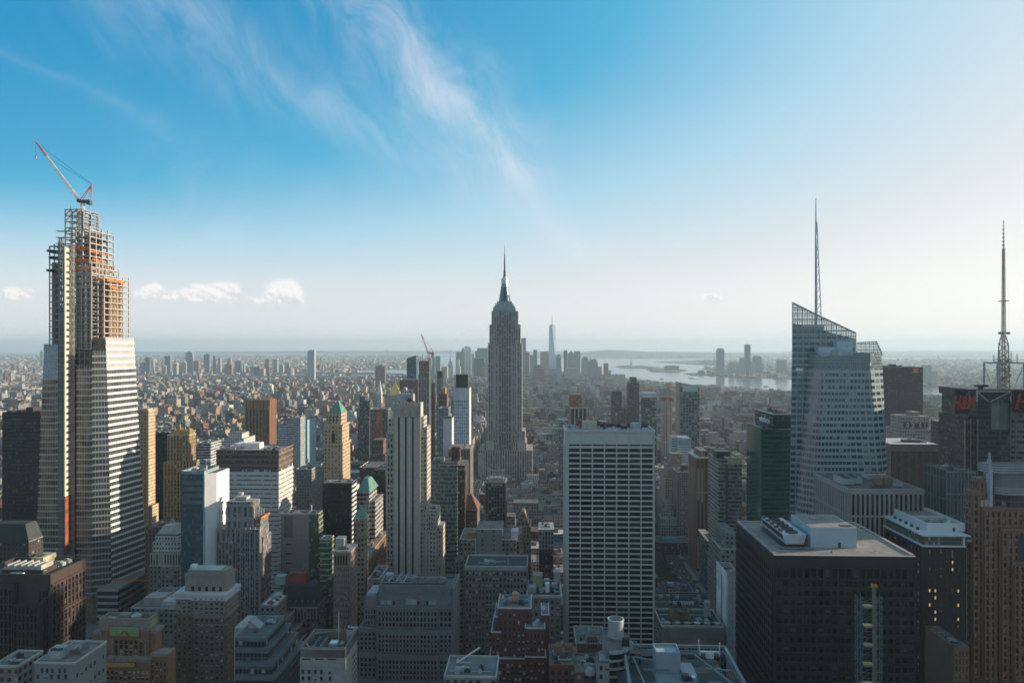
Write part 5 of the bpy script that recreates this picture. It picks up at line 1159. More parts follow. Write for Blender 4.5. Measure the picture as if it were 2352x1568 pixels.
def simple(name, label, px0, px1, top, Y, D, mat, cat='building', extras=(), tank=0, clut=9, tiers=(), cornice=None, pent=None, group=None, lat=None, hcl=2.2):
    b = Bld(name, label, px0, Y, cat, group)
    x0, x1, z0, zt = b.bx('wall', px0, px1, top, None, 0, D, mat)
    for (p0, p1, t, d0, d1, *mm) in tiers: b.bx('wall', p0, p1, t, None, d0, d1, mat) if not mm else b.bx(mm[1] if len(mm) > 1 else 'wing', p0, p1, t, mm[2] if len(mm) > 2 else None, d0, d1, mm[0])
    if cornice: b.m('cornice', cornice).box(x0-.5, x1+.5, -.5, D+.5, zt-1.1, zt+.5)
    else: b.parapet('parapet', x0-.12, x1+.12, -.12, D+.12, zt, .9, .5, plain('coping_'+mat.name, tuple(min(1, c*1.15) for c in wall_of(mat)), .85))
    if pent: 
        for i, (p0, p1, t, d0, d1, pm) in enumerate(pent): b.m('penthouse#%d' % i, pm).box(b.x(p0, d0), b.x(p1, d0), d0, d1, zt-1, b.z(t, p0, d0))
    if clut: b.clutter(x0+1, x1-2, 1.5, max(3, D-3), zt, clut, int(px0*7+top), RM, hcl)
    for k in range(tank): b.tank(x0+(x1-x0)*(.3+.4*k), D*.5, zt, 2., 3.4, 'water_tank#%d' % k)
    if lat:
        nx, nz, pw, sh, gl, zo = lat; zl = b.z(1600, px0) if b.z(1600, px0) > 0 else 4
        fh = (zt-zo-zl)/nz
        b.lat('wall', 'F', x0+.5, x1-.5, zl, zt-zo, nx, nz, pw, sh, .35, 0, gl, mat)
    for e in extras: e(b, x0, x1, zt)
    b.done(); return b
def wall_of(m):
    return {'brick_brown': (.15, .095, .07), 'brick_red': (.24, .085, .06), 'brick_tan': (.36, .285, .2), 'black_tower': (.03, .03, .03), 'dark_curtain': (.08, .09, .095)}.get(m.name, (.36, .35, .33))
def pyramid(mat, h, o=.4, flat=.0, key='roof', ext=0.):
    def f(b, x0, x1, zt):
        d0, d1 = b.ext[2], b.ext[3]; cx, cy = (x0+x1)/2, (d0+d1)/2; a, c = (x1-x0)/2*flat, (d1-d0)/2*flat
        b.m(key, mat).prism([(x0-o, d0-o, zt+ext), (x1+o, d0-o, zt+ext), (x1+o, d1+o, zt+ext), (x0-o, d1+o, zt+ext)], [(cx-a, cy-c, zt+h+ext), (cx+a, cy-c, zt+h+ext), (cx+a, cy+c, zt+h+ext), (cx-a, cy+c, zt+h+ext)])
    return f
SLATE = plain('slate_dark', (.03, .032, .034), .7, var=.25, scale=.4); TILE = plain('roof_tile_brown', (.16, .07, .05), .8, var=.25)
GOLD = plain('gold_leaf', (.72, .47, .12), .35, .75, .08)
# left side
simple('office_tower', 'tall black glass tower at the left edge behind the supertall', 5, 93, 948, 720, 50, BLK, 'office tower', pent=[(60, 76, 935, 8, 20, DARKM)], tiers=[(20, 90, 943, 10, 50)])
simple('office_building', 'dark stone office building with a grey green copper roof at the left edge', -30, 66, 1245, 560, 16, fmat('dark_stone', (.06, .055, .05), ww=.45), 'office building', extras=[pyramid(plain('copper_dull', (.035, .045, .042), .7), 14, .3, .75)], clut=0)
simple('house', 'small grey house with a white plant room and cooling units on its roof, lower left', 79, 172, 1524, 300, 22, fmat('grey_render', (.19, .22, .225), (.03, .035, .04), 3.0, 6, .4, .3), 'building', pent=[(112, 146, 1490, 7, 12, PALE), (92, 106, 1513, 4, 9, LBLUE)], extras=[lambda b, x0, x1, zt: b.chiller('chiller', b.x(113, 4), b.x(142, 4), 3, 6.5, zt, 3, 2, LBLUE, FAN, 'x'), lambda b, x0, x1, zt: b.parapet('parapet#top', x0+8, x1-5, 6.5, 13, b.z(1490, 112, 7), 1, .4, LBLUE), lambda b, x0, x1, zt: b.wins.extend([('F', (x0+3.4+i*2.2+(i > 2), -.06, zt-2.8), .9, 2., GLD) for i in range(5)])], hcl=1.5)
simple('house', 'grey flat roofed block in the bottom left corner', -20, 40, 1532, 310, 16, GRY, 'building')
simple('office_building', 'grey roofed building with rooftop plant between the orange tower and the supertall base', 300, 405, 1398, 470, 40, fmat('grey_green', (.20, .21, .20)), 'office building', clut=14, pent=[(330, 372, 1372, 6, 18, PALE), (372, 404, 1380, 4, 20, ROOFW)], hcl=4)
simple('office_building', 'low white roofed building behind the beige brick tower', 374, 420, 1378, 500, 30, GRY, 'office building', pent=[(380, 420, 1368, 3, 20, ROOFW)])
simple('office_tower', 'sunlit gold stone tower showing beside the glass supertall', 300, 341, 944, 780, 14, fmat('gold_stone', (.45, .355, .235), (.05, .045, .04), 3.6, 3.6, .4, .5), 'office tower', tiers=[(296, 350, 1160, 1, 14)], pent=[(316, 340, 938, 2, 12, plain('gold_stone_plain', (.45, .355, .235), .8))])
simple('office_tower', 'black slab tower between the gold stone tower and the brown art deco tower', 348, 392, 995, 860, 12, BLK, 'office tower')
def deco_crown(b, x0, x1, zt):
    m_ = b.m('crown', plain('deco_gold', (.36, .23, .10), .8)); n = 7
    for i in range(n):
        x = x0+3+(x1-x0-6)*i/(n-1); h = (4, 8, 6, 11, 6, 8, 4)[i]; m_.prism([(x-1.4, 2, zt), (x+1.4, 2, zt), (x+1.4, 5, zt), (x-1.4, 5, zt)], [(x-.4, 3, zt+h), (x+.4, 3, zt+h), (x+.4, 4, zt+h), (x-.4, 4, zt+h)])
    for i in range(4): m_.box(x1-2.4, x1-.2, 2+i*3, 4+i*3, zt, zt+7-i)
    for i in range(9): x = b.x(378)+(b.x(436)-b.x(378))*i/8; b.m('pier', plain('deco_gold', (.36, .23, .10), .8)).box(x-.7, x+.7, -1.2, 0, 0, b.z(1060))
simple('office_tower', 'golden brown art deco tower with a jagged crown', 384, 434, 1000, 690, 14, fmat('deco_brown', (.31, .215, .125), (.05, .035, .025), 3.0, 3.6, .5, .62, span=(.2, .13, .07)), 'office tower', extras=[deco_crown], tiers=[(378, 440, 1060, -1, 15)], clut=0)
simple('office_tower', 'stepped white limestone tower top with ribbed attic left of the teal tower', 343, 408, 1300, 560, 30, fmat('white_lime_base', (.20, .18, .155)), 'office tower', tiers=[(345, 413, 1269, .0, 28, fmat('rib_attic', (.36, .34, .30), (.05, .05, .05), 2.2, 9, .5, .9), 'attic', 1301), (351, 411, 1243, 2, 26, fmat('white_upper', (.46, .45, .43), bay=2.4), 'upper_wall'), (357, 410, 1230, 4, 24, fmat('white_upper', (.5, .5, .48)), 'upper_wall')], extras=[lambda b, x0, x1, zt: b.m('roof', PALE).prism([(b.x(359, 5), 5, b.z(1230)), (b.x(408, 5), 5, b.z(1230)), (b.x(408, 5), 22, b.z(1230)), (b.x(359, 5), 22, b.z(1230))], [(b.x(371, 5), 9, b.z(1212)), (b.x(398, 5), 9, b.z(1212)), (b.x(398, 5), 18, b.z(1212)), (b.x(371, 5), 18, b.z(1212))])], clut=0)
simple('brick_building', 'brown brick office building behind the ribbed white attic', 333, 382, 1212, 640, 34, BRN, 'building', clut=7)
simple('office_building', 'pale stepped building with horizontal balconies behind the art deco crown', 453, 484, 1018, 900, 30, fmat('pale_balcony', (.45, .46, .47), bay=2, fl=3.4, ww=.95, wh=.5), 'office building')
simple('office_building', 'white stepped stone building just behind the banded block', 514, 560, 1008, 1000, 40, WHT, 'office building', tiers=[(524, 556, 994, 6, 30)], clut=6)
simple('office_building', 'blue grey office slab with regular windows left of the tan pyramid tower', 659, 690, 960, 1150, 24, fmat('blue_grey_slab', (.30, .34, .37), (.04, .05, .06), 2.6, 3.6, .6, .5), 'office tower')
simple('office_building', 'wide white and blue low office block beside the blue grey slab', 638, 660, 975, 1180, 50, fmat('white_blue', (.55, .60, .64), bay=2, fl=3.6, ww=.95, wh=.45), 'office building', tiers=[(690, 706, 964, 14, 60, fmat('sky_glass', (.25, .42, .52), (.12, .28, .38), bay=2), 'annex')])
simple('office_tower', 'near black office slab with white banded side in front of the tan pyramid tower', 741, 806, 1110, 600, 17, BLK, 'office tower', extras=[lambda b, x0, x1, zt: [b.m('side_band', WHITEP).box(x1, x1+.5, .3, 16.7, zt-4-k*3.9, zt-2.2-k*3.9) for k in range(24)], lambda b, x0, x1, zt: b.m('rim', plain('rim_grey', (.25, .24, .22), .6)).box(-.2, x1+.2, -.2, 17.2, zt, zt+.5)], clut=7, hcl=1.5)
simple('office_tower', 'grey office tower with a flat topped green hipped roof and lattice side', 819, 848, 1132, 630, 30, fmat('grey_band', (.34, .34, .33), bay=3, fl=3.9, ww=.9, wh=.5), 'office tower', extras=[pyramid(COPPER, 11, .5, .35), lambda b, x0, x1, zt: [b.m('lattice', WHITEP).bar((x1+.3, 2+14*(k % 2), zt-8-k*9), (x1+.3, 16-14*(k % 2), zt-17-k*9), .35) for k in range(12)]], tiers=[(846, 862, 1150, 2, 34)], clut=0)
simple('office_tower', 'thin black glass tower left of the striped limestone tower', 860, 885, 1082, 670, 40, BLK, 'office tower', clut=3)
simple('office_tower', 'tan brick tower with a pointed green roof and sunlit side below the black slab', 812, 838, 1192, 520, 10, fmat('tan_deco', (.26, .20, .14), bay=2.6), 'office tower', extras=[pyramid(COPPER, 9, .2, .1)], clut=0)
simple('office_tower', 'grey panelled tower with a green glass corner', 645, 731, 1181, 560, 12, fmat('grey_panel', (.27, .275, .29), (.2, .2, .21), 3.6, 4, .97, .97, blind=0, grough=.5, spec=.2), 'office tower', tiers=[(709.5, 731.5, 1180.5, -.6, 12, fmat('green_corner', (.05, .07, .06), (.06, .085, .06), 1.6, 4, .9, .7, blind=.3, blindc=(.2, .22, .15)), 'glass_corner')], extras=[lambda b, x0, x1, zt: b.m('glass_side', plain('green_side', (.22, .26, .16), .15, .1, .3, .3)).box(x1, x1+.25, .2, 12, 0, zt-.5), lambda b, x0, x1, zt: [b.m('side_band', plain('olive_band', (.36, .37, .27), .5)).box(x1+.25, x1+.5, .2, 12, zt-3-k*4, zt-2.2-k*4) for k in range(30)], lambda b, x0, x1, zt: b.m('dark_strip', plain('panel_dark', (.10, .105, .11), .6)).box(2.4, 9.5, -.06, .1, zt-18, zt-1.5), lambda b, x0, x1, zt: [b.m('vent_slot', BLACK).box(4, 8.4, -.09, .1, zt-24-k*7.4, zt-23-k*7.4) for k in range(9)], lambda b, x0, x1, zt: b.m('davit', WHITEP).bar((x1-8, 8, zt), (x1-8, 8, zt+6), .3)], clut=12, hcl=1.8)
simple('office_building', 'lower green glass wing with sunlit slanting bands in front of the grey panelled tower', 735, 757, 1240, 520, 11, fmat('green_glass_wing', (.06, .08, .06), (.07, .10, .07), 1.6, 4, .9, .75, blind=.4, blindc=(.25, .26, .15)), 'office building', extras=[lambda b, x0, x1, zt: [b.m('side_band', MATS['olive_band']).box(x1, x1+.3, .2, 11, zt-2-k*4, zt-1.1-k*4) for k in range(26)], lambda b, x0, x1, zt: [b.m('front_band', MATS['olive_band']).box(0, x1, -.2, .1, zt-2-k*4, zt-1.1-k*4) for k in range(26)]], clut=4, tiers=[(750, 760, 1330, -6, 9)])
simple('office_tower', 'beige office tower with tall arched top windows and corner cornice', 766, 805, 1266, 450, 16, fmat('beige_office', (.24, .19, .155), ww=.001), 'office tower', lat=(8, 22, .75, 1.5, GLW, 9.5), cornice=plain('beige_trim', (.37, .32, .28), .8), extras=[lambda b, x0, x1, zt: [b.m('top_window#%d' % i, BLACK).box(1+i*1.7, 1.9+i*1.7, -.1, .1, zt-8.5, zt-2.6) for i in range(5)], lambda b, x0, x1, zt: b.lat('wall', 'R', .5, 15.5, 10, zt-2, 6, 32, 1.1, 1.5, .3, x1, GLW, MATS['beige_office'])], clut=8, pent=[(770, 790, 1236, 6, 13, PALE)])
simple('office_building', 'dark mansard roofed building with dormers and a red rooftop shed', 640, 730, 1392, 490, 18, fmat('mansard_wall', (.12, .10, .085)), 'office building', extras=[pyramid(SLATE, 13, .3, .74), lambda b, x0, x1, zt: b.m('shed', RUST).box(b.x(663, 8), b.x(701, 8), 8, 14, zt+12, zt+20), lambda b, x0, x1, zt: b.m('plant', LBLUE).box(b.x(640, 14), b.x(662, 14), 8, 14, zt+12, zt+18), lambda b, x0, x1, zt: [b.m('dormer#%d' % i, COPPER).box(3+i*4.2, 4.2+i*4.2, .3, 3, zt+1.2, zt+4.2) for i in range(6)], lambda b, x0, x1, zt: [b.m('arcade', plain('arcade_stone', (.25, .24, .22), .8)).box(i*2.2-.25, i*2.2+.25, -.5, 0, zt-8, zt-1) for i in range(13)], lambda b, x0, x1, zt: b.m('arcade').box(-.3, x1+.3, -.7, 0, zt-1, zt)], clut=0)
zig = fmat('zig_glass', (.075, .095, .11), (.02, .028, .032), 1.75, 3.6, .8, .74, blind=.05, roof=(.25, .28, .3))
bz_ = Bld('office_building', 'stepped modern block of dark gridded glass, widening in terraces towards the street', 540, 330, 'office building')
for k, (p1, t, d) in enumerate(((608, 1464, 0), (614, 1491, -2.4), (625, 1522, -4.8), (632, 1554, -7.2))):
    x0, x1, z0, zt_ = bz_.bx('wall' , 540, p1, t, None, d, 27+k*1.5, zig); bz_.m('terrace_edge', plain('zig_edge', (.11, .135, .155), .6)).box(x0-.1, x1+.25, d-.25, 27+k*1.5+.2, zt_-1.5, zt_+.3); bz_.m('terrace', plain('zig_roof', (.085, .10, .11), .8)).box(x0+.4, x1-.4, d+.4, 26+k*1.5, zt_+.2, zt_+.35)
    if k == 0: zt0, x10 = zt_, x1
bz_.m('stair_hatch', plain('zig_hatch', (.24, .27, .29), .6)).prism([(2, 10, zt0), (8, 10, zt0), (8, 16, zt0), (2, 16, zt0)], [(2, 10, zt0+4), (3, 10, zt0+4), (3, 16, zt0+4), (2, 16, zt0+4)]); bz_.m('vent', DARKM).cyl(7, 6, zt0, zt0+1.2, 1.2, .8, 10)
bz_.bx('rear_wing', 538, 560, 1441, None, 14, 30, PALE); bz_.clutter(8, 13, 14, 24, zt0+.3, 6, 4, RM, 1.2); bz_.done()
bs = Bld('office_building', 'grey brick block stepping down in terraces beside the grey art deco tower', 592, 470, 'office building')
for k, (p0, p1, t, d) in enumerate(((598, 634, 1392, 0), (604, 648, 1432, -4), (612, 662, 1468, -8), (628, 668, 1500, -10))):
    x0, x1, z0, zt_ = bs.bx('wall', p0, p1, t, None, d, 30, GRY); bs.m('roof', ROOFW if k == 0 else ROOF).box(x0+.4, x1-.4, d+.4, d+5 if k else 28, zt_, zt_+.15); bs.parapet('parapet', x0-.1, x1+.1, d-.1, 30, zt_, 1, .4, PALE)
    if k == 0: bs.clutter(x0+1, x1-3, 2, 20, zt_, 12, 3, [WHITEP, ROOFW, LBLUE, RUST], 1.6)
    else: bs.clutter(x0+1, x1-2, d+1, d+4, zt_, 4, 3+k, [DARKM, ROOF, plain('planting', (.04, .06, .03), .9)], 1.4)
bs.done()
# Fifth Avenue row left of the striped tower
simple('office_building', 'brown stone office building with a pale flat roof left of the striped limestone tower', 836, 856, 1262, 600, 60, BRN, 'office building', clut=9, cornice=plain('brown_trim', (.22, .17, .13), .8))
simple('office_building', 'rounded roof brick building facing the avenue beside the beige office tower', 822, 838, 1296, 540, 40, BRN, 'office building', clut=5, cornice=MATS['brown_trim'])
simple('office_building', 'small teal glazed pavilion building between avenue and striped tower', 868, 886, 1232, 700, 60, fmat('teal_wall', (.02, .09, .10), (.02, .1, .11), bay=2), 'office building', clut=2)
simple('office_building', 'grey corner building behind the broad grey concrete block', 846, 872, 1330, 500, 30, GRY, 'office building', clut=7)
# middle
def curved(b, x0, x1, zt):
    m_ = fmat('curve_green', (.16, .20, .19), (.03, .05, .05), 1.6, 3.9, .9, .55, blind=.25, blindc=(.15, .24, .23)); n = 9
    pts = [(x1*i/n, -5*sin(pi*i/n*.75)) for i in range(n+1)]; b.m('curved_front', m_).prism([(*p, 0) for p in pts]+[(x1, 6, 0), (0, 6, 0)], [(*p, zt-.6) for p in pts]+[(x1, 6, zt-.6), (0, 6, zt-.6)])
    b.m('flank', fmat('flank_brown', (.06, .045, .035), (.05, .03, .02), 2, 3.8, .8, .6)).box(x1, x1+7, 2, 36, 0, zt-2); b.m('rooftop_block', fmat('rooftop_brown', (.09, .05, .045))).box(b.x(1037, 14), b.x(1056, 14), 14, 26, zt, b.z(1026, 1040, 14)); b.chiller('chiller', 4, 13, 6, 14, zt, 4, 3, STEEL, FAN, 'x')
simple('office_tower', 'curved green glass office tower with a brown flank right of the striped tower', 988, 1051, 1064, 690, 36, DGL, 'office tower', extras=[curved], clut=5)
simple('office_tower', 'brown stone tower with ribbed shaft in front of the blue windowed hotel tower', 1030, 1080, 1031, 860, 40, fmat('brown_rib', (.22, .17, .145), (.05, .045, .045), 3.6, 3.6, .5, .6, span=(.12, .10, .09)), 'office tower', cornice=plain('brown_rib_trim', (.25, .20, .17), .8), clut=6)
def hotel(b, x0, x1, zt):
    bw = plain('hotel_panel', (.52, .54, .55), .6); blu = pane('glass_blue', (.10, .26, .50), .2, (.3, .45, .62), .08, .3, .8)
    b.lat('wall', 'F', .6, x1-.6, 20, zt-16, 8, 37, 1.1, 1.5, .35, 0, blu, bw); b.m('top_box', plain('hotel_bronze', (.20, .165, .13), .5)).box(.4, x1-.3, .3, 28, zt-15.5, zt+.4)
    for k in range(6): b.m('crown', DARKM).box(b.x(1047.5, 8)+k*3.2, b.x(1047.5, 8)+k*3.2+.5, 7.6, 8, zt, b.z(859, 1060, 8))
    b.m('crown').box(b.x(1047, 8), b.x(1075, 8), 8, 22, zt, b.z(860, 1060, 8))
simple('hotel_tower', 'slim tower with rows of bright blue windows and a black ribbed crown', 1042, 1078, 892, 1000, 26, fmat('hotel_wall', (.5, .52, .53), ww=.001), 'hotel', extras=[hotel], clut=0)
simple('apartment_tower', 'blank white slab with a green planted top left of the blue windowed tower', 1018, 1038, 962, 900, 20, fmat('blank_white', (.50, .52, .54), ww=.001), 'apartment tower', extras=[lambda b, x0, x1, zt: b.m('hedge', plain('hedge', (.06, .11, .03), .9, var=.4, scale=1)).box(1, x1-1, 1, 10, zt, zt+3)], clut=2)
simple('apartment_tower', 'pale teal glass tower behind the blank white slab', 1008, 1030, 938, 1050, 26, GGL, 'apartment tower')
simple('apartment_tower', 'red brown stepped brick tower in front of the black topped slim tower', 1008, 1026, 905, 1350, 26, BRN, 'apartment tower', tiers=[(1012, 1023, 891, 4, 20, plain('amber_top', (.4, .24, .08), .7), 'crown')], clut=2)
simple('apartment_tower', 'slim tower with a black top right of the crane tower', 1003, 1014, 870, 1600, 24, GRY, 'apartment tower', tiers=[(1004, 1016, 852, 2, 24, BLK, 'dark_top')], clut=2)
def nylife(b, x0, x1, zt):
    b.m('spire', GOLD).prism([(1.5, 1.5, zt), (x1-1.5, 1.5, zt), (x1-1.5, 24, zt), (1.5, 24, zt)], [(x1/2-2, 11, zt+30), (x1/2+2, 11, zt+30), (x1/2+2, 14, zt+30), (x1/2-2, 14, zt+30)]); b.m('spire').prism([(x1/2-2, 11, zt+30), (x1/2+2, 11, zt+30), (x1/2+2, 14, zt+30), (x1/2-2, 14, zt+30)], [(x1/2-.3, 12, zt+45), (x1/2+.3, 12, zt+45), (x1/2+.3, 12.6, zt+45), (x1/2-.3, 12.6, zt+45)])
    for k in range(4): b.m('pinnacle', MATS['coping_limestone_plain'] if 'coping_limestone_plain' in MATS else PALE).prism([(k*9+.5, 0, zt), (k*9+2.5, 0, zt), (k*9+2.5, 2, zt), (k*9+.5, 2, zt)], [(k*9+1.4, 1, zt+8), (k*9+1.6, 1, zt+8), (k*9+1.6, 1.2, zt+8), (k*9+1.4, 1.2, zt+8)])
simple('office_tower', 'stone tower with a bright gold pyramid spire', 890, 921, 908, 1750, 26, LIM, 'office tower', extras=[nylife], tiers=[(884, 930, 936, -4, 40)], clut=0)
simple('clock_tower', 'slender white stone tower under repair left of the gold pyramid', 866, 876, 905, 1950, 14, WHT, 'clock tower', extras=[pyramid(WHITEP, 38, .2, .1)], clut=0)
simple('office_tower', 'wide dark brown slab behind the gold pyramid', 918, 960, 872, 1800, 40, fmat('plum_brown', (.11, .055, .045), ww=.5), 'office tower', clut=3)
simple('apartment_tower', 'blue green glass tower with slanted top left of the crane tower', 934, 956, 823, 1850, 30, fmat('teal_glass', (.06, .12, .135), (.03, .075, .09), 1.6, 3.8, .9, .6, blind=.1), 'apartment tower', extras=[lambda b, x0, x1, zt: b.m('slanted_top', MATS['teal_glass']).prism([(0, 0, zt), (x1, 0, zt), (x1, 30, zt), (0, 30, zt)], [(0, 0, zt+1), (x1, 0, zt+8), (x1, 30, zt+8), (0, 30, zt+1)])], clut=0)
simple('apartment_tower', 'tall concrete tower still under construction with red netting at the top', 962, 986, 830, 1250, 24, fmat('raw_concrete', (.20, .17, .15), (.05, .05, .05), 3, 3.7, .7, .6), 'apartment tower', extras=[lambda b, x0, x1, zt: [b.m('top_column', RUST).box(i*x1/6-.35, i*x1/6+.35, .2, 1, zt, zt+6+3*(i % 3)) for i in range(7)], lambda b, x0, x1, zt: [b.m('safety_net#%d' % k, plain('net_red', (.30, .09, .06), .8)).box(0, x1*.75, -.4, -.1, zt-6-k*9, zt-3-k*9) for k in range(3)], lambda b, x0, x1, zt: b.m('hoist', WHITEP).truss((x1+1.2, 3, 10), (x1+1.2, 3, zt-4), 1.6, 40, .12), lambda b, x0, x1, zt: [b.m('pier', plain('pier_pale', (.36, .35, .34), .8)).box(i*x1/4-.5, i*x1/4+.5, -.5, 0, 0, zt-24) for i in range(5)]], clut=2)
p_ = at(986, 838, 1245); crane('tower_crane', 'thin red luffing crane on the concrete tower under construction', p_, at(986, 812, 1245)[2]-p_[2], at(986, 812, 1245), at(967, 766, 1245), at(991, 799, 1245), 2.2, [CR, CR, WHITEP, CR, CR], 1.0)
simple('apartment_tower', 'thin plum brown tower right beside the concrete construction tower', 990, 996, 880, 1300, 16, fmat('plum_thin', (.16, .06, .05)), 'apartment tower', clut=1)
simple('apartment_tower', 'round dark red brick tower standing alone before the far river', 862, 884, 842, 4300, 40, BRN, 'apartment tower', clut=0, tiers=[(868, 878, 838, 8, 30)])
simple('apartment_tower', 'lone tall pale glass tower by the far river', 706, 722, 806, 4700, 30, fmat('pale_glass_far', (.45, .47, .48), (.2, .24, .27), 3, 3.6, .7, .6), 'apartment tower', clut=0, tiers=[(710, 722.5, 803.5, 4, 30)])
simple('apartment_tower', 'rounded glass tower left of the orange netted frame', 826, 849, 920, 1500, 26, DGL, 'apartment tower', tiers=[(826, 838, 910, 2, 26), (822, 848, 957, -6, 20)], clut=2)
simple('apartment_tower', 'half built tower wrapped in orange red netting', 850, 890, 940, 1350, 30, fmat('netted', (.14, .13, .14), (.05, .05, .05), 3, 3.6, .7, .6), 'apartment tower', extras=[lambda b, x0, x1, zt: b.m('safety_net', plain('net_orange', (.45, .13, .05), .8, var=.4)).box(x1*.35, x1*.62, -.5, -.2, 30, zt-4), lambda b, x0, x1, zt: b.m('crane_mast', CY).truss((x1*.7, -2, 20), (x1*.7, -2, zt+12), 2.2, 26, .2)], clut=3)
simple('brick_building', 'brown gothic brick tower top left of the striped limestone tower', 850, 884, 1045, 900, 40, BRN, 'building', tiers=[(856, 880, 1010, 8, 30)], clut=3)
simple('brick_building', 'dark brown office block with small punched windows behind the green hipped roof', 826, 888, 1074, 800, 40, fmat('dark_punched', (.085, .065, .055), bay=2.6, ww=.4), 'building', clut=4)
simple('brick_building', 'tan brick loft with regular windows left of the black slab', 694, 742, 1198, 700, 30, TAN, 'building', clut=4)
simple('apartment_tower', 'grey apartment slab with vertical bays behind the banded office block', 680, 716, 1078, 850, 50, GRY, 'apartment tower', clut=4)
# middle bottom
def gridtower(b, x0, x1, zt):
    b.lat('wall', 'F', 0, x1, 6, zt-1, 7, 27, .75, .8, .5, 0, GLD, WHITEP); b.lat('wall', 'R', 0, 26, 6, zt-1, 6, 27, .75, .8, .5, x1, None, WHITEP)
    b.m('roof_frame', STEEL).box(b.x(1122, 6), b.x(1156, 6), 6, 20, zt, zt+4); [b.m('roof_frame').truss((b.x(1124+i*10, 8), 8, zt), (b.x(1124+i*10, 8), 8, zt+16-3*(i % 2)), 2., 5, .18) for i in range(4)]; b.m('roof_frame').box(b.x(1122, 8), b.x(1158, 8), 7, 9, zt+12, zt+12.8, bottom=True)
simple('apartment_tower', 'white gridded tower with scaffold frame on its roof below the grey art deco skyscraper', 1115, 1161, 1108, 800, 26, fmat('grid_dark', (.10, .12, .13), (.04, .045, .05)), 'apartment tower', extras=[gridtower], clut=3)
simple('brick_building', 'brown stone office building with a steep brown pyramid roof', 1058, 1096, 1172, 700, 30, fmat('brownstone', (.165, .125, .10)), 'building', extras=[pyramid(TILE, 13, .8, .2)], clut=0)
def gable(b, x0, x1, zt):
    b.m('roof', fmat('hotel_gable', (.24, .185, .13))).prism([(0, 0, zt), (x1, 0, zt), (x1, 16, zt), (0, 16, zt)], [(x1*.42, 0, zt+14), (x1*.58, 0, zt+14), (x1*.58, 16, zt+14), (x1*.42, 16, zt+14)])
    for k in range(2): b.m('dormer#%d' % k, TILE).prism([(1+k*9, -.4, zt-4), (4+k*9, -.4, zt-4), (4+k*9, 2, zt-4), (1+k*9, 2, zt-4)], [(2.4+k*9, -.4, zt+4), (2.6+k*9, -.4, zt+4), (2.6+k*9, 2, zt+4), (2.4+k*9, 2, zt+4)])
simple('hotel', 'tan stone hotel with a tall gable and arcaded top storeys', 1184, 1219, 1210, 640, 26, fmat('hotel_tan', (.26, .20, .145), bay=2.4), 'hotel', extras=[gable], clut=0)
simple('brick_tower', 'narrow red brick and white stone tower with arched top windows', 1238, 1271, 1217, 620, 26, fmat('gothic_red', (.15, .07, .055), bay=2.6), 'brick tower', tiers=[(1237.7, 1271.5, 1217, -.3, 26.2, fmat('gothic_stone', (.28, .27, .25), bay=2.6, ww=.55, wh=.7), 'stone_top', 1262)], cornice=PALE, clut=6, extras=[lambda b, x0, x1, zt: [b.m('arch_window#%d' % i, BLACK).box(1.4+i*2.8, 3+i*2.8, -.5, -.2, zt-30, zt-22) for i in range(4)]])
b1 = simple('office_building', 'beige brick loft building with blank stair tower and white drainpipe', 1056, 1185, 1240, 560, 34, fmat('beige_loft', (.20, .187, .168), bay=3, ww=.55), 'office building', tiers=[(1095, 1154, 1214, -1, 24, fmat('beige_blank', (.225, .21, .19), bay=9, ww=.12, wh=.4), 'stair_tower'), (1154, 1174, 1228, 1, 24, fmat('beige_blank', (.225, .21, .19)), 'stair_tower'), (1046, 1060, 1285, -2, 20), (1185, 1198, 1226, 6, 30)], extras=[lambda b, x0, x1, zt: b.m('drainpipe', WHITEP).box(b.x(1093, -.2)-.2, b.x(1093, -.2)+.2, -.6, -.2, 40, b.z(1232)), lambda b, x0, x1, zt: b.m('shed', plain('shed_orange', (.28, .16, .09), .8)).box(b.x(1074, 3), b.x(1094, 3), 3, 10, zt, zt+5), lambda b, x0, x1, zt: b.m('rim', WHITEP).box(b.x(1096, -1.2), b.x(1156, -1.2), -1.3, -1., b.z(1214), b.z(1214)+.6), lambda b, x0, x1, zt: b.m('plant', ROOFW).box(b.x(1174, 4), b.x(1190, 4), 4, 16, zt-2, zt+6)], clut=4)
def lofts(b, x0, x1, zt):
    m_ = fmat('beige_loft_front', (.20, .175, .15), ww=.001)
    for (p0, p1, d, n_) in ((1068, 1114, -.5, 6), (1114, 1155, 0, 5), (1155, 1211, -.5, 7)): b.lat('wall', 'F', b.x(p0, d)+.3, b.x(p1, d)-.3, b.z(1600), zt-2.2, n_, 21, .95, 1.7, .4, d-.05, GLW, m_)
    b.m('parapet_band', PALE).box(-.3, x1+.3, -.5, 0, zt-1.9, zt+.4); [b.m('parapet_band').box(i*x1/12-.2, i*x1/12+.2, -.7, 0, zt-1.9, zt) for i in range(13)]
    b.m('belt_course', plain('loft_belt', (.30, .27, .24), .8)).box(x1*.33, x1+.3, -.7, 0, b.z(1387), b.z(1385)); b.m('pipe', LBLUE).bar((b.x(1167, 6), 6, zt), (b.x(1167, 6), 6, zt+4), .3); b.m('pipe').bar((b.x(1100, 7), 7, zt+.6), (b.x(1160, 7), 7, zt+2), .3); b.m('roof', SLATE).box(.6, x1-.6, .6, 24, zt, zt+.1); b.clutter(b.x(1108, 8), b.x(1140, 8), 5, 16, zt+.1, 9, 44, [LBLUE, STEEL, PALE, DARKM], 2.5)
simple('office_building', 'beige brick loft with rows of paired windows and a dark roof full of ducts', 1068, 1211, 1302, 480, 26, fmat('beige_loft_front', (.20, .175, .15), ww=.001), 'office building', extras=[lofts], clut=0)
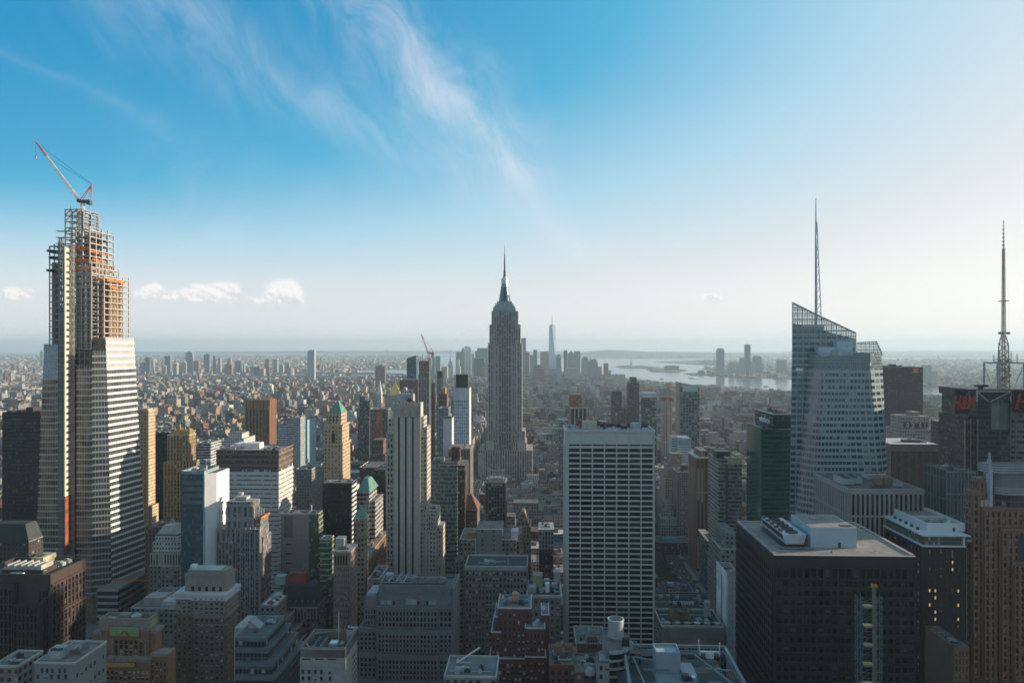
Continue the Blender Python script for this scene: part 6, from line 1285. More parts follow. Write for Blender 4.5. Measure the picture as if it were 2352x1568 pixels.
def cornice_low(b, x0, x1, zt):
    b.m('cornice', plain('cornice_white', (.55, .55, .54), .7)).box(-.8, x1+.8, -1, 30, zt-.2, zt+.9); b.m('cornice').box(-.3, x1+.3, -.4, 29, zt-1.4, zt-.2)
    b.m('roof', SLATE).box(.3, x1-.3, 0, 29, zt+.9, zt+1.); z = zt+1
    for i, (p0, p1, d0, d1, h, mm) in enumerate(((1214, 1231, 2, 8, 4, PALE), (1224, 1246, 14, 22, 8, plain('cream_box', (.38, .35, .26), .8)), (1273, 1287, 22, 28, 8, PALE), (1252, 1262, 4, 7, 6, WHITEP), (1250, 1262, 18, 21, 4, LBLUE))): b.m('plant_room#%d' % i, mm).box(b.x(p0, d0), b.x(p1, d0), d0, d1, z, z+h)
    b.clutter(b.x(1236, 4), b.x(1284, 4), 3, 26, z, 14, 8, RM, 2.2)
    b.lat('wall', 'F', .4, x1-.4, zt-34, zt-2, 6, 8, 2, 1.7, .3, 0, GLW, MATS['stone_low'])
simple('office_building', 'low stone building with white cornice and many roof plant boxes beside the white grid slab', 1212, 1288, 1368, 470, 29, fmat('stone_low', (.22, .205, .19), ww=.001), 'office building', extras=[cornice_low], clut=0)
# red stepped brick tower
b = Bld('brick_tower', 'stepped dark red brick tower edged in white with a wooden water tank', 1127, 380, 'brick tower')
rdb = plain('dark_red_brick', (.13, .056, .045), .9, var=.15, scale=.4); wtr = plain('white_coping', (.50, .52, .54), .7)
for k, (p0, p1, t, d0, d1, n_) in enumerate(((1143, 1220, 1397, 0, 22, 6), (1135, 1150, 1417, 1, 22, 1), (1128, 1150, 1452, -1.5, 22, 2), (1124, 1210, 1512, -3, 20, 7), (1206, 1252, 1443, -6, 4, 4), (1206, 1254, 1494+15, -8, 4, 4), (1243, 1261, 1412, 2, 20, 1))):
    x0, x1, z0, zt = b.bx('wall', p0, p1, t, None, d0, d1, rdb)
    b.m('coping', wtr).box(x0-.15, x1+.15, d0-.15, d0+.35, zt-.1, zt+.5); b.m('coping').box(x0-.15, x0+.35, d0+.35, d1, zt-.1, zt+.48); b.m('coping').box(x1-.35, x1+.15, d0+.35, d1, zt-.1, zt+.48)
    b.m('roof', plain('roof_bluegrey', (.15, .17, .18), .9)).box(x0+.4, x1-.4, d0+.4, d1-.3, zt, zt+.12)
    nz_ = int((zt-2-b.z(1610, p0, d0))/3.6)
    if n_ > 1: b.lat('wall', 'F', x0+.5, x1-.5, zt-2-nz_*3.6, zt-2, int(n_*1.3) if k != 0 else 7, nz_, .95 if k else 1.4, 1.5, .25, d0, GLW, rdb)
    if k == 0: z_a = zt
    if k == 4: z_b = zt
b.tank(b.x(1184, 8), 8, z_a, 2.1, 3.6, mat=plain('tank_tan', (.34, .23, .17), .8))
b.clutter(b.x(1150, 5), b.x(1215, 5), 4, 18, z_a, 8, 12, RM, 2); 
for k in range(3): b.m('duct#%d' % k, LBLUE).cyl(b.x(1228, -2)+k*.9, -2+k*2.2, z_b, z_b+1.6, 1.3, 1.0, 10)
b.m('roof_hatch', LBLUE).box(b.x(1243, 6), b.x(1252, 6), 6, 12, b.z(1412, 1243, 2), b.z(1412, 1243, 2)+1.4); b.done()
# bottom right centre: round tank tower, curved balcony block
b = Bld('apartment_building', 'grey building crowned by a tall open round tank with curved glass balconies below', 1390, 300, 'apartment building')
g2 = plain('grey_render2', (.19, .205, .215), .85, var=.12); xx0, xx1, z0, zt = b.bx('wall', 1390, 1428, 1476, None, 0, 14, g2); b.m('roof', ROOF).box(.3, xx1-.3, .3, 13.7, zt, zt+.1)
tx = b.x(1415.5, 5); tk = b.m('round_tank', plain('tank_concrete', (.30, .34, .36), .7, var=.1)); tz0, tz1 = b.z(1478, 1415, 5), b.z(1424, 1415, 5)
tk.cyl(tx, 7, zt-1, tz1, 3.4, 3.4, 28, False); tk.cyl(tx, 7, tz1, tz1+.01, 3.4, 3.15, 28, False); tk.cyl(tx, 7, tz1+.01, tz1-2.4, 3.15, 3.15, 28, False); b.m('round_tank>cone', plain('tank_cone', (.26, .20, .16), .8)).cyl(tx, 7, tz1-2.6, tz1-.9, 3.1, .1, 24); b.m('round_tank>rim', plain('rim_blue', (.38, .45, .48), .5)).cyl(tx, 7, tz1-.4, tz1+.1, 3.55, 3.55, 28, False); b.m('round_tank>rim').cyl(tx, 7, tz1+.1, tz1+.12, 3.55, 3.1, 28, False)
for k in range(6):
    zc = b.z(1502, 1420, -4)-k*3.3; q = [(b.x(1399, -1)+9.2*sin(a), 4-6.4*cos(a)) for a in [pi*.5*i/8 for i in range(9)]]
    b.m('balcony#%d' % k, plain('balcony_pale', (.32, .33, .33), .5)).prism([(*p, zc-.9) for p in q]+[(b.x(1399, -1), 4, zc-.9)], [(*p, zc) for p in q]+[(b.x(1399, -1), 4, zc)]); b.m('curved_glass', GLB).prism([(b.x(1399, -1)+(p[0]-b.x(1399, -1))*.92, 4-(4-p[1])*.92, zc-3.3) for p in q]+[(b.x(1399, -1), 4, zc-3.3)], [(b.x(1399, -1)+(p[0]-b.x(1399, -1))*.92, 4-(4-p[1])*.92, zc-.95) for p in q]+[(b.x(1399, -1), 4, zc-.95)])
b.bx('wing', 1374, 1400, 1522, None, -3, 8, fmat('grey_wing', (.26, .27, .27), bay=2.4)); b.clutter(b.x(1376, 0), b.x(1392, 0), -2, 5, b.z(1522, 1376, -3), 6, 3, RM, 1.8)
b.m('roof_plant', DARKM).box(b.x(1430, 6), b.x(1444, 6), 4, 10, zt-6, zt+.5); b.clutter(b.x(1428, 4), b.x(1455, 4), 3, 12, zt-4, 9, 17, [DARKM, STEEL, LBLUE], 3); b.bx('rear_wing', 1428, 1472, 1500, None, 3, 16, fmat('brown_wing', (.14, .11, .09))); b.done()
simple('brick_building', 'brown building with a curved baroque gable in front of the white grid slab', 1322, 1392, 1478, 400, 24, fmat('baroque', (.17, .13, .105), ww=.001), 'building', extras=[lambda b, x0, x1, zt: b.m('gable', MATS['baroque']).prism([(x1*.32, 0, zt), (x1*.8, 0, zt), (x1*.8, 2, zt), (x1*.32, 2, zt)], [(x1*.44, 0, zt+4), (x1*.68, 0, zt+4), (x1*.68, 2, zt+4), (x1*.44, 2, zt+4)]), lambda b, x0, x1, zt: [b.m('arch_window#%d' % i, BLACK).box(x1*.42+i*1.3, x1*.42+.7+i*1.3, -.1, .1, zt-2.4, zt+1.8) for i in range(4)]], clut=5)
simple('brick_building', 'low dark brick building with two round water tanks near the bottom centre', 1262, 1330, 1530, 340, 24, BRD, 'building', tank=2, clut=10)
simple('brick_building', 'dark brick building with a domed parapet at the bottom centre', 1322, 1388, 1548, 320, 20, BRN, 'building', clut=5, extras=[lambda b, x0, x1, zt: b.m('gable', PALE).cyl(x1/2, 1, zt, zt+2.5, 2.6, 1.4, 14)])
simple('office_building', 'flat blue grey roof with a leaning mast at the bottom edge, left of red brick', 1020, 1140, 1556, 300, 20, GRY, 'building', clut=8, extras=[lambda b, x0, x1, zt: b.m('leaning_mast', WHITEP).bar((4, 12, zt+1), (14, 14, zt+7), .25), lambda b, x0, x1, zt: b.m('roof', plain('roof_bluegrey', (.15, .17, .18), .9)).box(.5, x1-.5, .5, 19, zt, zt+.2)])
# open truss roof, bottom centre right
b = Bld('office_building', 'building with open blue steel truss roof and a big plant box at the bottom edge', 1428, 272, 'office building')
tb_ = plain('truss_blue', (.17, .23, .26), .5, .2, .1); x0, x1, z0, zt = b.bx('wall', 1445, 1700, 1612, None, 2, 40, fmat('truss_wall', (.12, .14, .15)))
zr = b.z(1492, 1560, 34); xr0, xr1 = b.x(1432, 38), b.x(1664, 38); xf0, xf1 = b.x(1452, -8), b.x(1730, -8)
t_ = b.m('roof_truss', tb_)
for p, q in (((xr0, 38), (xr1, 38)), ((xr0, 38), (xf0, -8)), ((xr1, 38), (xf1, -8))):
    for dz_ in (0, -2.4): t_.bar((*p, zr+dz_), (*q, zr+dz_), .55)
    n_ = 16
    for k in range(n_):
        a, c = lerp(p, q, k/n_), lerp(p, q, (k+.5)/n_); e = lerp(p, q, (k+1)/n_); t_.bar((*a, zr), (*c, zr-2.4), .18); t_.bar((*c, zr-2.4), (*e, zr), .18)
for (p, q) in (((xr0+3, 30), (xr0+16, 24)), ((xr0+3, 30), (xr0+5, -6)), ((xr1-14, 33), (xr1-4, 4)), ((xr0+6, 18), (xr0+16, 18)), ((xr1-12, 20), (xr1-2, 18)), ((xr0+6, 6), (xr0+18, 7)), ((xr1-14, 8), (xr1+2, 5)), ((xr0+2, 34), (xr1-2, 34))): t_.bar((*p, zr-1.4), (*q, zr-1.4), .32)
b.m('roof_deck', plain('deck_blue', (.055, .075, .085), .7)).box(.5, x1-.5, 2.5, 39, zt-.3, zt+.05)
pbx = plain('box_blue', (.24, .31, .35), .6, var=.06); e0, e1 = b.x(1507, 18), b.x(1563, 18); zq, zq2 = b.z(1527, 1540, 18), b.z(1505, 1540, 18)
b.m('plant_room', pbx).box(e0, e1, 18, 27, zt, zq2); b.parapet('plant_room', e0, e1, 18, 27, zq2, 1.3, .4); b.m('plant_room>roof', plain('box_roof', (.34, .42, .46), .7)).box(e0+.4, e1-.4, 18.4, 26.6, zq2, zq2+.1)
b.m('terrace', plain('terrace_blue', (.20, .26, .29), .7, var=.1)).box(b.x(1516, 4), b.x(1592, 4), 2.2, 18, zt, zr-2.6); zt = zr-4.1; b.m('terrace#2', pbx).box(e1+.2, e1+5.5, 12, 24, zt-6, zt+3.2)
b.m('fan_unit', DARKM).cyl(b.x(1574, 12), 12, zt+1.5, zt+3.9, 1.5, 1.5, 16); b.m('fan_unit').cyl(b.x(1574, 12)+2, 12.3, zt+1.5, zt+3., 1., 1., 12); b.m('red_valve', RUST).box(b.x(1567, 11), b.x(1570, 11), 11, 11.5, zt+1.5, zt+3); b.m('hatch', WHITEP).box(b.x(1590, 10), b.x(1598, 10), 10, 12, zt+3.2, zt+3.5)
wu = plain('washing_unit', (.50, .56, .58), .5); xw0, xw1 = b.x(1608, 30), b.x(1652, 30)
b.m('window_cradle', wu).bar((xw0, 30, zr+1.2), (xw1, 30, zr+1.2), .25); b.m('window_cradle').bar((xw0, 30, zr-.5), (xw0-.6, 30, zr+6), .22); b.m('window_cradle').bar((xw1, 30, zr-.5), (xw1+.2, 30, zr+5), .22); b.m('window_cradle').box((xw0+xw1)/2-1.5, (xw0+xw1)/2+1.5, 29, 31, zr-1.4, zr+.8, bottom=True)
b.done()
# low lattice-fronted building and the white sliver
def lowlat(b, x0, x1, zt):
    m_ = plain('lattice_front', (.24, .225, .215), .8)
    b.m('screen_wall', m_).box(0, x1, -.8, 0, zt-11, zt); [b.m('screen_wall').box(i*x1/40-.12, i*x1/40+.12, -1, -.8, zt-11, zt) for i in range(41)]
    b.m('dark_gallery', BLACK).box(2, x1-.3, -.1, .1, zt-15.5, zt-11.5); [b.m('gallery_post', m_).box(i*x1/5-.4, i*x1/5+.4, -.5, 0, zt-15.5, zt-11) for i in range(6)]
    for i in range(2): b.chiller('cooling_tower#%d' % i, b.x(1540, 10)+i*6, b.x(1540, 10)+i*6+5.6, 9, 16, zt, 5, 2, plain('rusty_panel', (.17, .12, .08), .8, var=.3), FAN)
    for i in range(6): b.m('fan#%d' % i, STEEL).cyl(4+i*6, 3.4, zt, zt+1.4, 1.6, 2., 14)
    b.m('stack', PALE).box(b.x(1620, 14), b.x(1632, 14), 14, 18, zt, zt+10); b.m('roof', SLATE).box(.5, x1-.5, .5, 27, zt-.1, zt+.05); b.m('hut', PALE).box(.8, 2.2, 3, 6, zt, zt+3)
simple('office_building', 'low grey building with a perforated upper front and fans along its roof edge', 1520, 1662, 1439, 430, 28, fmat('low_dark', (.15, .155, .15), (.05, .045, .035), 5, 4.2, .8, .5), 'office building', extras=[lowlat], clut=8)
simple('office_building', 'low black roofed building with skylights in front of the tree filled park', 1508, 1650, 1400, 545, 36, DGL, 'office building', clut=22, hcl=2.5, extras=[lambda b, x0, x1, zt: [b.m('skylight#%d' % i, ROOFW).box(b.x(1548, 12)+i*2, b.x(1548, 12)+i*2+1, 10, 16, zt, zt+1.2) for i in range(8)], lambda b, x0, x1, zt: b.m('roof', SLATE).box(.3, x1-.3, .3, 35, zt, zt+.1)])
def sliver(b, x0, x1, zt):
    b.m('flank', plain('flank_reflected', (.66, .67, .68), .6)).box(x0-.5, x0, .2, 25, 0, zt+1.4); b.lat('wall', 'F', .6, x1-.2, 20, zt-2, 4, 26, 1.4, 2.1, .25, 0, GLW, plain('white_wall2', (.46, .50, .52), .7)); b.m('antenna', STEEL).bar((1, 20, zt), (1, 20, zt+6), .12); [b.m('flank_slot', plain('slot_tan', (.3, .24, .18), .7)).box(x0-.56, x0-.45, 10, 13, 0, zt-3) for _ in (0,)]  # flank coloured brighter than the front for the light it reflects
simple('apartment_tower', 'narrow bright white apartment tower squeezed beside the dark office block', 1671, 1700, 1322, 430, 25, fmat('white_apt', (.46, .50, .52), ww=.001), 'apartment tower', extras=[sliver], clut=5, hcl=1.6)
# right middle
simple('office_tower', 'glass office tower with curved corner and a tan top band left of the green tower', 1671, 1704, 1053, 690, 40, fmat('curved_glass_grey', (.27, .27, .27), (.055, .06, .06), 1.6, 3.9, .95, .52, blind=.25, blindc=(.28, .25, .2)), 'office tower', tiers=[(1650, 1671.5, 1055, 3, 44)], extras=[lambda b, x0, x1, zt: b.m('top_band', plain('tan_band', (.50, .41, .28), .6)).box(.2, x1+.3, -.3, 0, zt-5.5, zt-.5), lambda b, x0, x1, zt: b.m('mirror_corner', plain('mirror_glass', (.50, .47, .42), .08, .8)).box(-1.2, .0, -.4, 2.8, 0, zt-6), lambda b, x0, x1, zt: [b.m('corner_band', DARKM).box(-1.3, .05, -.5, 2.9, zt-8-k*3.9, zt-6.2-k*3.9) for k in range(32)], lambda b, x0, x1, zt: b.m('plant', DARKM).box(-8, 6, 12, 26, zt, zt+5)], clut=8)
simple('office_tower', 'narrow brown brick slab with white edged notches beside the curved glass tower', 1599, 1627, 1052, 830, 44, fmat('brown_slab', (.19, .115, .08), (.04, .03, .025), 4.6, 40, .3, .99), 'office tower', tiers=[(1608, 1626, 1035, 6, 40)], extras=[lambda b, x0, x1, zt: b.m('coping', WHITEP).box(-.3, x1+.3, -.4, 44, zt, zt+.5), lambda b, x0, x1, zt: b.m('belt_course', PALE).box(-.2, x1+.2, -.3, 0, zt-40.5, zt-39.5)], clut=4)
simple('apartment_tower', 'dark green glass apartment tower with a pale slanted top floor', 1562, 1606, 889, 1300, 30, fmat('apt_glass', (.12, .15, .15), (.03, .045, .045), 5.2, 5.6, .72, .66, blind=.45, blindc=(.2, .24, .23)), 'apartment tower', tiers=[(1559, 1563, 878, 1, 30, plain('tan_fin', (.3, .26, .2), .7), 'fin'), (1568, 1603, 884, -.2, 8, plain('pale_top', (.42, .46, .48), .5), 'top_floor', 899)], extras=[lambda b, x0, x1, zt: b.m('slanted_top', MATS['tan_fin']).prism([(-2, 1.2, zt), (x1*.8, 1.2, zt), (x1*.8, 24, zt), (-2, 24, zt)], [(-2, 1.2, zt+9), (x1*.8, 1.2, zt+3), (x1*.8, 24, zt+3), (-2, 24, zt+9)])], clut=0)
simple('apartment_tower', 'half built concrete tower striped red and white beside an orange crane', 1523, 1544, 912, 1500, 26, fmat('half_built', (.40, .38, .37), (.28, .07, .06), 4.5, 60, .4, .97, blind=.4, blindc=(.1, .16, .1)), 'apartment tower', extras=[lambda b, x0, x1, zt: b.m('red_top', plain('net_red', (.30, .09, .06), .8)).box(-.3, x1+.3, -.3, 26, zt-8, zt)], clut=3)
p_ = at(1534, 1010, 1480); crane('tower_crane', 'orange luffing crane in front of the half built striped tower', p_, at(1534, 888, 1480)[2]-p_[2], at(1534, 888, 1480), at(1541, 876, 1480), at(1527, 882, 1480), 2.2, [plain('crane_orange', (.5, .26, .12), .6)]*5, 1.0)
simple('apartment_tower', 'dark brown tower with stepped corner right of the bay skyline', 1443, 1468, 878, 1500, 26, fmat('umber', (.11, .095, .085), bay=2.4), 'apartment tower', tiers=[(1448, 1462, 866, 4, 20)], clut=3)
simple('apartment_tower', 'dark tower in two steps behind the roof of the white grid slab', 1405, 1428, 898, 1500, 26, fmat('umber2', (.10, .09, .085), bay=2.4), 'apartment tower', tiers=[(1426, 1439, 938, 2, 24)], clut=3)
simple('apartment_tower', 'dark glass tower with a pale top band left of the half built striped tower', 1477, 1508, 912, 1450, 26, fmat('petrol', (.09, .085, .08), (.02, .03, .038), 4.6, 6.2, .75, .65, blind=.35), 'apartment tower', tiers=[(1476, 1508, 902, -.3, 26, plain('pale_band2', (.42, .46, .48), .6), 'top_band', 913)], clut=2)
simple('office_tower', 'black tower with white vertical fins under an orange construction frame', 1311, 1345, 938, 1250, 26, fmat('fin_black', (.5, .5, .5), (.02, .02, .02), 7, 60, .8, .97, blind=0), 'office tower', tiers=[(1308, 1336, 906, 30, 50, fmat('frame_red', (.36, .12, .06), (.05, .05, .05), 4, 4, .7, .6), 'steel_frame')], clut=2)
simple('office_building', 'grey office block with a raised dark attic left of the finned black tower', 1283, 1330, 984, 1100, 26, fmat('grey_attic', (.19, .21, .225), bay=2, ww=.9), 'office building', tiers=[(1284, 1305, 965, 4, 24)], clut=3)
simple('brick_tower', 'brown brick tower with wooden tank between the finned tower and dark two step tower', 1356, 1376, 968, 1150, 26, BRN, 'brick tower', tank=1, tiers=[(1378, 1396, 968, 2, 26, PNK, 'wing')], clut=2)
simple('office_building', 'pale blue glass block stepping down in white floors', 1558, 1587, 1008, 1085, 40, fmat('pale_blue_floors', (.48, .55, .57), (.16, .27, .29), 2, 3.8, .97, .5, blind=.2), 'office building', tiers=[(1543, 1558, 1004, 10, 40), (1586, 1608, 1040, 2, 44)], extras=[lambda b, x0, x1, zt: b.m('blue_attic', plain('attic_blue', (.25, .33, .38), .6)).box(.5, x1-.5, -.2, 36, zt-10, zt+1)], clut=2)
simple('office_tower', 'tan stepped art deco office building behind the white terraced house', 1528, 1578, 1100, 965, 40, fmat('tan_steps', (.30, .255, .22), bay=2.8, fl=3.6, ww=.42), 'office tower', tiers=[(1534, 1574, 1072, 4, 36), (1541, 1567, 1042, 8, 30), (1522, 1584, 1160, -4, 44)], clut=4)
simple('office_tower', 'grey brown brick building with small windows right of the tan stepped building', 1556, 1600, 1085, 925, 34, fmat('grey_brown', (.20, .175, .165), bay=2.6, fl=3.4, ww=.4), 'office tower', pent=[(1566, 1580, 1068, 8, 20, BRN)], clut=4)
simple('apartment_building', 'white stepped house with terraces and a slim chimney above the park', 1519, 1556, 1190, 930, 22, fmat('white_terrace', (.29, .30, .30), bay=3, ww=.4), 'apartment building', tiers=[(1524, 1546, 1172, 3, 18), (1531, 1541, 1150, 6, 14)], extras=[lambda b, x0, x1, zt: [b.m('balcony', PALE).box(-1, x1+1, -1.2, 0, zt-8-k*4, zt-7.2-k*4) for k in range(4)]], clut=4)
simple('office_building', 'dark brick block with a lit blue roof pavilion at the park edge', 1508, 1586, 1245, 895, 26, fmat('park_dark', (.07, .06, .055), bay=2.6), 'office building', extras=[lambda b, x0, x1, zt: b.m('pavilion', plain('pavilion_blue', (.05, .30, .42), .3)).box(b.x(1524, 3), b.x(1553, 3), 3, 10, zt, zt+4)], clut=5)
simple('office_building', 'dark glass low block with a dark well in its pale roof beside the avenue', 1636, 1656, 1255, 739, 60, fmat('low_dark_glass', (.09, .10, .105), (.03, .03, .03), 2, 3.9, .95, .5), 'office building', extras=[lambda b, x0, x1, zt: b.m('roof', PALE).box(.3, x1-.3, .3, 69, zt, zt+.3), lambda b, x0, x1, zt: b.m('roof_well', BLACK).box(2.5, x1-2, 16, 50, zt+.3, zt+.5)], clut=0)
simple('office_building', 'grey stone stepped block between the avenue and the dark office block', 1656, 1692, 1262, 515, 30, GRY, 'office building', tiers=[(1666, 1694, 1225, 10, 44), (1652, 1692, 1300, -6, 30)], clut=3)
simple('office_building', 'grey blue slab left of the tan deco top', 2034, 2064, 1010, 1000, 40, fmat('grey_blue', (.25, .29, .31), bay=2), 'office building', clut=3)
# ---------------------------------------------------------------- far skylines: harbour towers, lower city, opposite shore
def far(name, label, px0, px1, top, Y, D, mat, cat='tower', ex=(), group=None, base=GZ):
    b = Bld(name, label, px0, Y, cat, group, base); x0, x1, z0, zt = b.bx('wall', px0, px1, top, None, 0, D, mat)
    for e in ex: e(b, x0, x1, zt)
    b.done(); return b
FG = fmat('far_grey', (.27, .29, .30), (.10, .12, .13), 6, 7.6, .55, .5); FT = fmat('far_tan', (.40, .33, .27), (.12, .11, .10), 6, 7.6, .5, .5); FBL = fmat('far_blue', (.16, .21, .25), (.09, .13, .17), 6, 7.6, .7, .6); FW = fmat('far_white', (.55, .55, .54), (.2, .22, .23), 6, 7.6, .5, .5); FD = fmat('far_dark', (.09, .095, .10), (.06, .065, .07), 6, 7.6, .6, .5); FR = fmat('far_red', (.27, .12, .09), (.1, .08, .08), 6, 7.6, .5, .5); FGN = fmat('far_green', (.18, .25, .25), (.09, .14, .15), 6, 7.6, .7, .6)
LG = 'towers of the lower city skyline'
def ped(h, mat, f=.0): return lambda b, x0, x1, zt: b.m('roof', mat).prism([(x0, 0, zt), (x1, 0, zt), (x1, b.ext[3], zt), (x0, b.ext[3], zt)], [((x0+x1)/2-(x1-x0)*f/2, b.ext[3]*(.5-f/2), zt+h), ((x0+x1)/2+(x1-x0)*f/2, b.ext[3]*(.5-f/2), zt+h), ((x0+x1)/2+(x1-x0)*f/2, b.ext[3]*(.5+f/2), zt+h), ((x0+x1)/2-(x1-x0)*f/2, b.ext[3]*(.5+f/2), zt+h)])
def setb(f, h, mat): return lambda b, x0, x1, zt: b.m('upper_wall', mat).box(x0+(x1-x0)*f, x1-(x1-x0)*f, 4, b.ext[3]-4, zt, zt+h)
def mast_(h): return lambda b, x0, x1, zt: b.m('mast', STEEL).cyl((x0+x1)/2, 15, zt, zt+h, 2., .5, 8)
# the tallest one: tapering square that turns to an eight-sided shaft
b = Bld('skyscraper', 'tallest tapering glass tower of the lower city with a mast', 1259, 5900, 'skyscraper')
def wtc():
    w = b.x(1278)-b.x(1259); h = b.z(747); hb = 55; c = w/2
    g1 = plain('wtc_glass', (.42, .48, .52), .08, .5, .05, .02, .8); m_ = b.m('wall', g1)
    B = [(0,0,hb),(w,0,hb),(w,w,hb),(0,w,hb)]; k = .5
    T = [(c,0+w*.0,h),(w,c,h),(c,w,h),(0,c,h)]; T = [(c+(x-c)*.74, c+(y-c)*.74, z) for x, y, z in T]
    m_.box(0, w, 0, w, 0, hb)
    for i in range(4):
        j = (i+1) % 4; m_.face([B[i], B[j], T[i]], [(0,0)]*3); m_.face([B[j], T[j], T[i]], [(0,0)]*3)
    m_.face(T, [(0,0)]*4); b.m('ring', DARKM).cyl(c, c, h, h+5, 17, 17, 16); b.m('mast', STEEL).cyl(c, c, h+5, b.z(722), 4, .8, 8); b.foot(0, w, 0, w)
wtc(); b.done()
lower = [ # px0, px1, top, Y, depth, material, label, extras
 (983,990,822,5300,40,FG,'low grey tower at the left end of the lower city skyline',()),(990,997,811,5500,40,FG,'slim grey tower left of the teal far tower',()),(1000,1011,818,5500,50,FGN,'teal green tower at the left of the lower city',()),
 (1014,1027,842,5000,60,FT,'squat tan block below the white pyramid topped tower',()),(1028,1040,840,5200,40,FW,'white tower with a pointed pyramid roof in the lower city',(ped(60, FW, .05),)),(1046,1057,842,5200,34,FW,'pale gothic tower with a thin spire in the lower city',(setb(.25, 50, FW), mast_(75))),
 (1047,1059,808,6200,50,FG,'blunt grey tower with a flat top behind the gothic spire',()),(1059,1067,806,6200,40,FT,'slim tower with a pointed crown beside the silver tower',(ped(34, FBL, .1),)),(1067,1074,795,5600,30,plain('far_silver', (.60, .62, .63), .3, .3),'rippled silver apartment tower left of the grey art deco skyscraper',()),(1075,1081,796,5610,30,plain('far_silver2', (.52, .54, .56), .3, .3),'narrow twin wing right of the rippled silver tower',()),
 (1083,1090,812,5900,40,FW,'slim white tower between the silver tower and the broad green one',()),(1088,1113,822,5400,60,FD,'broad dark green slab below the wide glass bank tower',()),(1091,1100,806,6100,40,FG,'narrow grey tower at the left of the wide glass bank tower',()),(1096,1120,799,6000,60,FGN,'wide blue green glass bank tower left of the art deco skyscraper',()),(1112,1121,832,5300,40,FT,'small tan block hidden beside the art deco skyscraper',()),
 (1196,1208,776,5700,45,FBL,'tall blue glass tower just right of the art deco skyscraper',()),(1208,1216,808,5600,40,FR,'reddish tower at the foot of the tall blue glass one',()),(1217,1225,815,5500,40,FG,'grey tower left of the slim rounded tower',()),(1225,1234,803,5600,30,FBL,'slim rounded blue tower left of the tallest tapering tower',()),(1241,1261,807,5700,60,FT,'broad pinkish tan tower left of the tallest tapering tower',()),
 (1224,1250,846,4700,60,FR,'wide brown red deco block at the foot of the lower city',(setb(.2, 24, FR),)),(1262,1290,846,4750,60,FG,'pale grey block with slanted roof below the tallest tower',()),(1262,1280,858,4400,50,FBL,'teal office block below the tallest tower',()),(1278,1289,820,5700,40,FBL,'blue domed tower right of the tallest tapering tower',(ped(22, FBL, .5),)),(1295,1303,804,5600,30,FD,'dark slim apartment tower right of the tallest tower',()),
 (1304,1319,815,5900,55,FG,'grey tower with a green pyramid roof by the harbour',(ped(38, COPPER, .05),)),(1319,1333,806,5900,50,FG,'flat topped grey tower beside the pyramid roofed one',()),(1336,1352,826,5700,55,FG,'domed grey tower near the harbour',(ped(24, FBL, .45),)),(1351,1373,830,5300,60,FG,'large stone grey block with shouldered top by the harbour',(setb(.15, 18, FG),)),(1372,1382,842,5300,50,FG,'grey block stepping down to the harbour',()),
 (1298,1332,845,5000,60,FT,'brown slab in front of the harbour pyramid tower',()),(1342,1379,884,4300,60,FW,'wide white warehouse block in front of the lower city',()),(1387,1397,834,5200,36,FR,'slim brick and glass tower at the harbour edge',()),(1397,1403,850,5000,30,FT,'tan tower at the harbour end of the lower city',()),(1424,1436,860,4600,50,FG,'small grey block alone by the river',()),
]
for p0, p1, t, Y, D, m_, lab, ex in lower: far('tower', lab, p0, p1, t, Y, D, m_, 'tower', ex, LG)
JG = 'towers across the harbour'
def taper(b, x0, x1, zt): b.m('crown', FBL).prism([(x0, 0, zt), (x1, 0, zt), (x1, 50, zt), (x0, 50, zt)], [(x0+8, 8, zt+26), (x1-8, 8, zt+26), (x1-8, 42, zt+26), (x0+8, 42, zt+26)])
for p0, p1, t, m_, lab, ex in ((1647.5,1664,806,FBL,'tall blue tower with chamfered crown on the far harbour shore',(taper,)),(1713,1724,791,FD,'tall slim dark tower on the far harbour shore',(mast_(40),)),(1702,1713,821,FGN,'green tower left of the tall slim far tower',()),(1717,1736,830,FG,'low grey block at the foot of the tall slim far tower',()),(1731,1750,822,FBL,'rounded blue tower right of the tall slim far tower',(ped(20, FBL, .6),)),(1676,1688,834,FG,'small domed tower between the two tall far towers',(ped(12, FG, .4),)),(1693,1702,834,FG,'small pale tower beside the green far tower',()),(1786,1807,826,FGN,'green glass tower at the right of the far shore',()),(1786,1812,843,FG,'pale low slab under the green far shore tower',()),(2124,2140,838,FGN,'pale tower across the river right of the dark slab',()),(2141,2152,852,FG,'small pale block across the river right of the dark slab',()),(2133,2166,907,FGN,'curved green glass tower by the river at right',()),(2166,2190,915,FR,'brick and glass tower by the river at right',()),(2189,2200,894,FGN,'slim green tower by the river left of the mast tower',())):
    Y_ = 6700 if p0 < 2000 else (5200 if t < 860 else 3000)
    far('tower', lab, p0, p1, t, Y_, 50, m_, 'tower', ex, JG, 7 if Y_ > 3100 else GZ)
BG = 'towers of the far left skyline'
bk_ = [(334,343,820,FD,6600),(346,352,828,FG,6900),(378,391,817,FBL,6700),(372,378,840,FT,6300),(426,442,809,FG,6900),(418,425,832,FT,6500),(444,456,829,FR,6500),(468,481,814,FBL,6900),(489,494,817,FGN,7000),(500,506,822,FG,7000),(515,532,836,FR,6300),(540,554,828,FBL,6700),(556,561,835,FG,6900),(583,596,842,FR,6000),(596,606,846,FT,5800),(609,617,825,FD,6900),(628,637,825,FG,6800),(655,664,834,FGN,6500),(522,530,822,FG,7400),(575,585,842,FG,6700),(322,330,832,FG,6600),(396,406,836,FT,6300),(409,417,838,FG,6500),(660,672,846,FT,6000),(640,650,838,FG,6900),(92,98,806,FG,9500),(17,25,857,FG,5200),(150,180,840,FT,6500)]
COLN = {FD: 'dark', FG: 'grey', FBL: 'blue glass', FT: 'tan', FR: 'red brick', FGN: 'green glass', FW: 'white'}
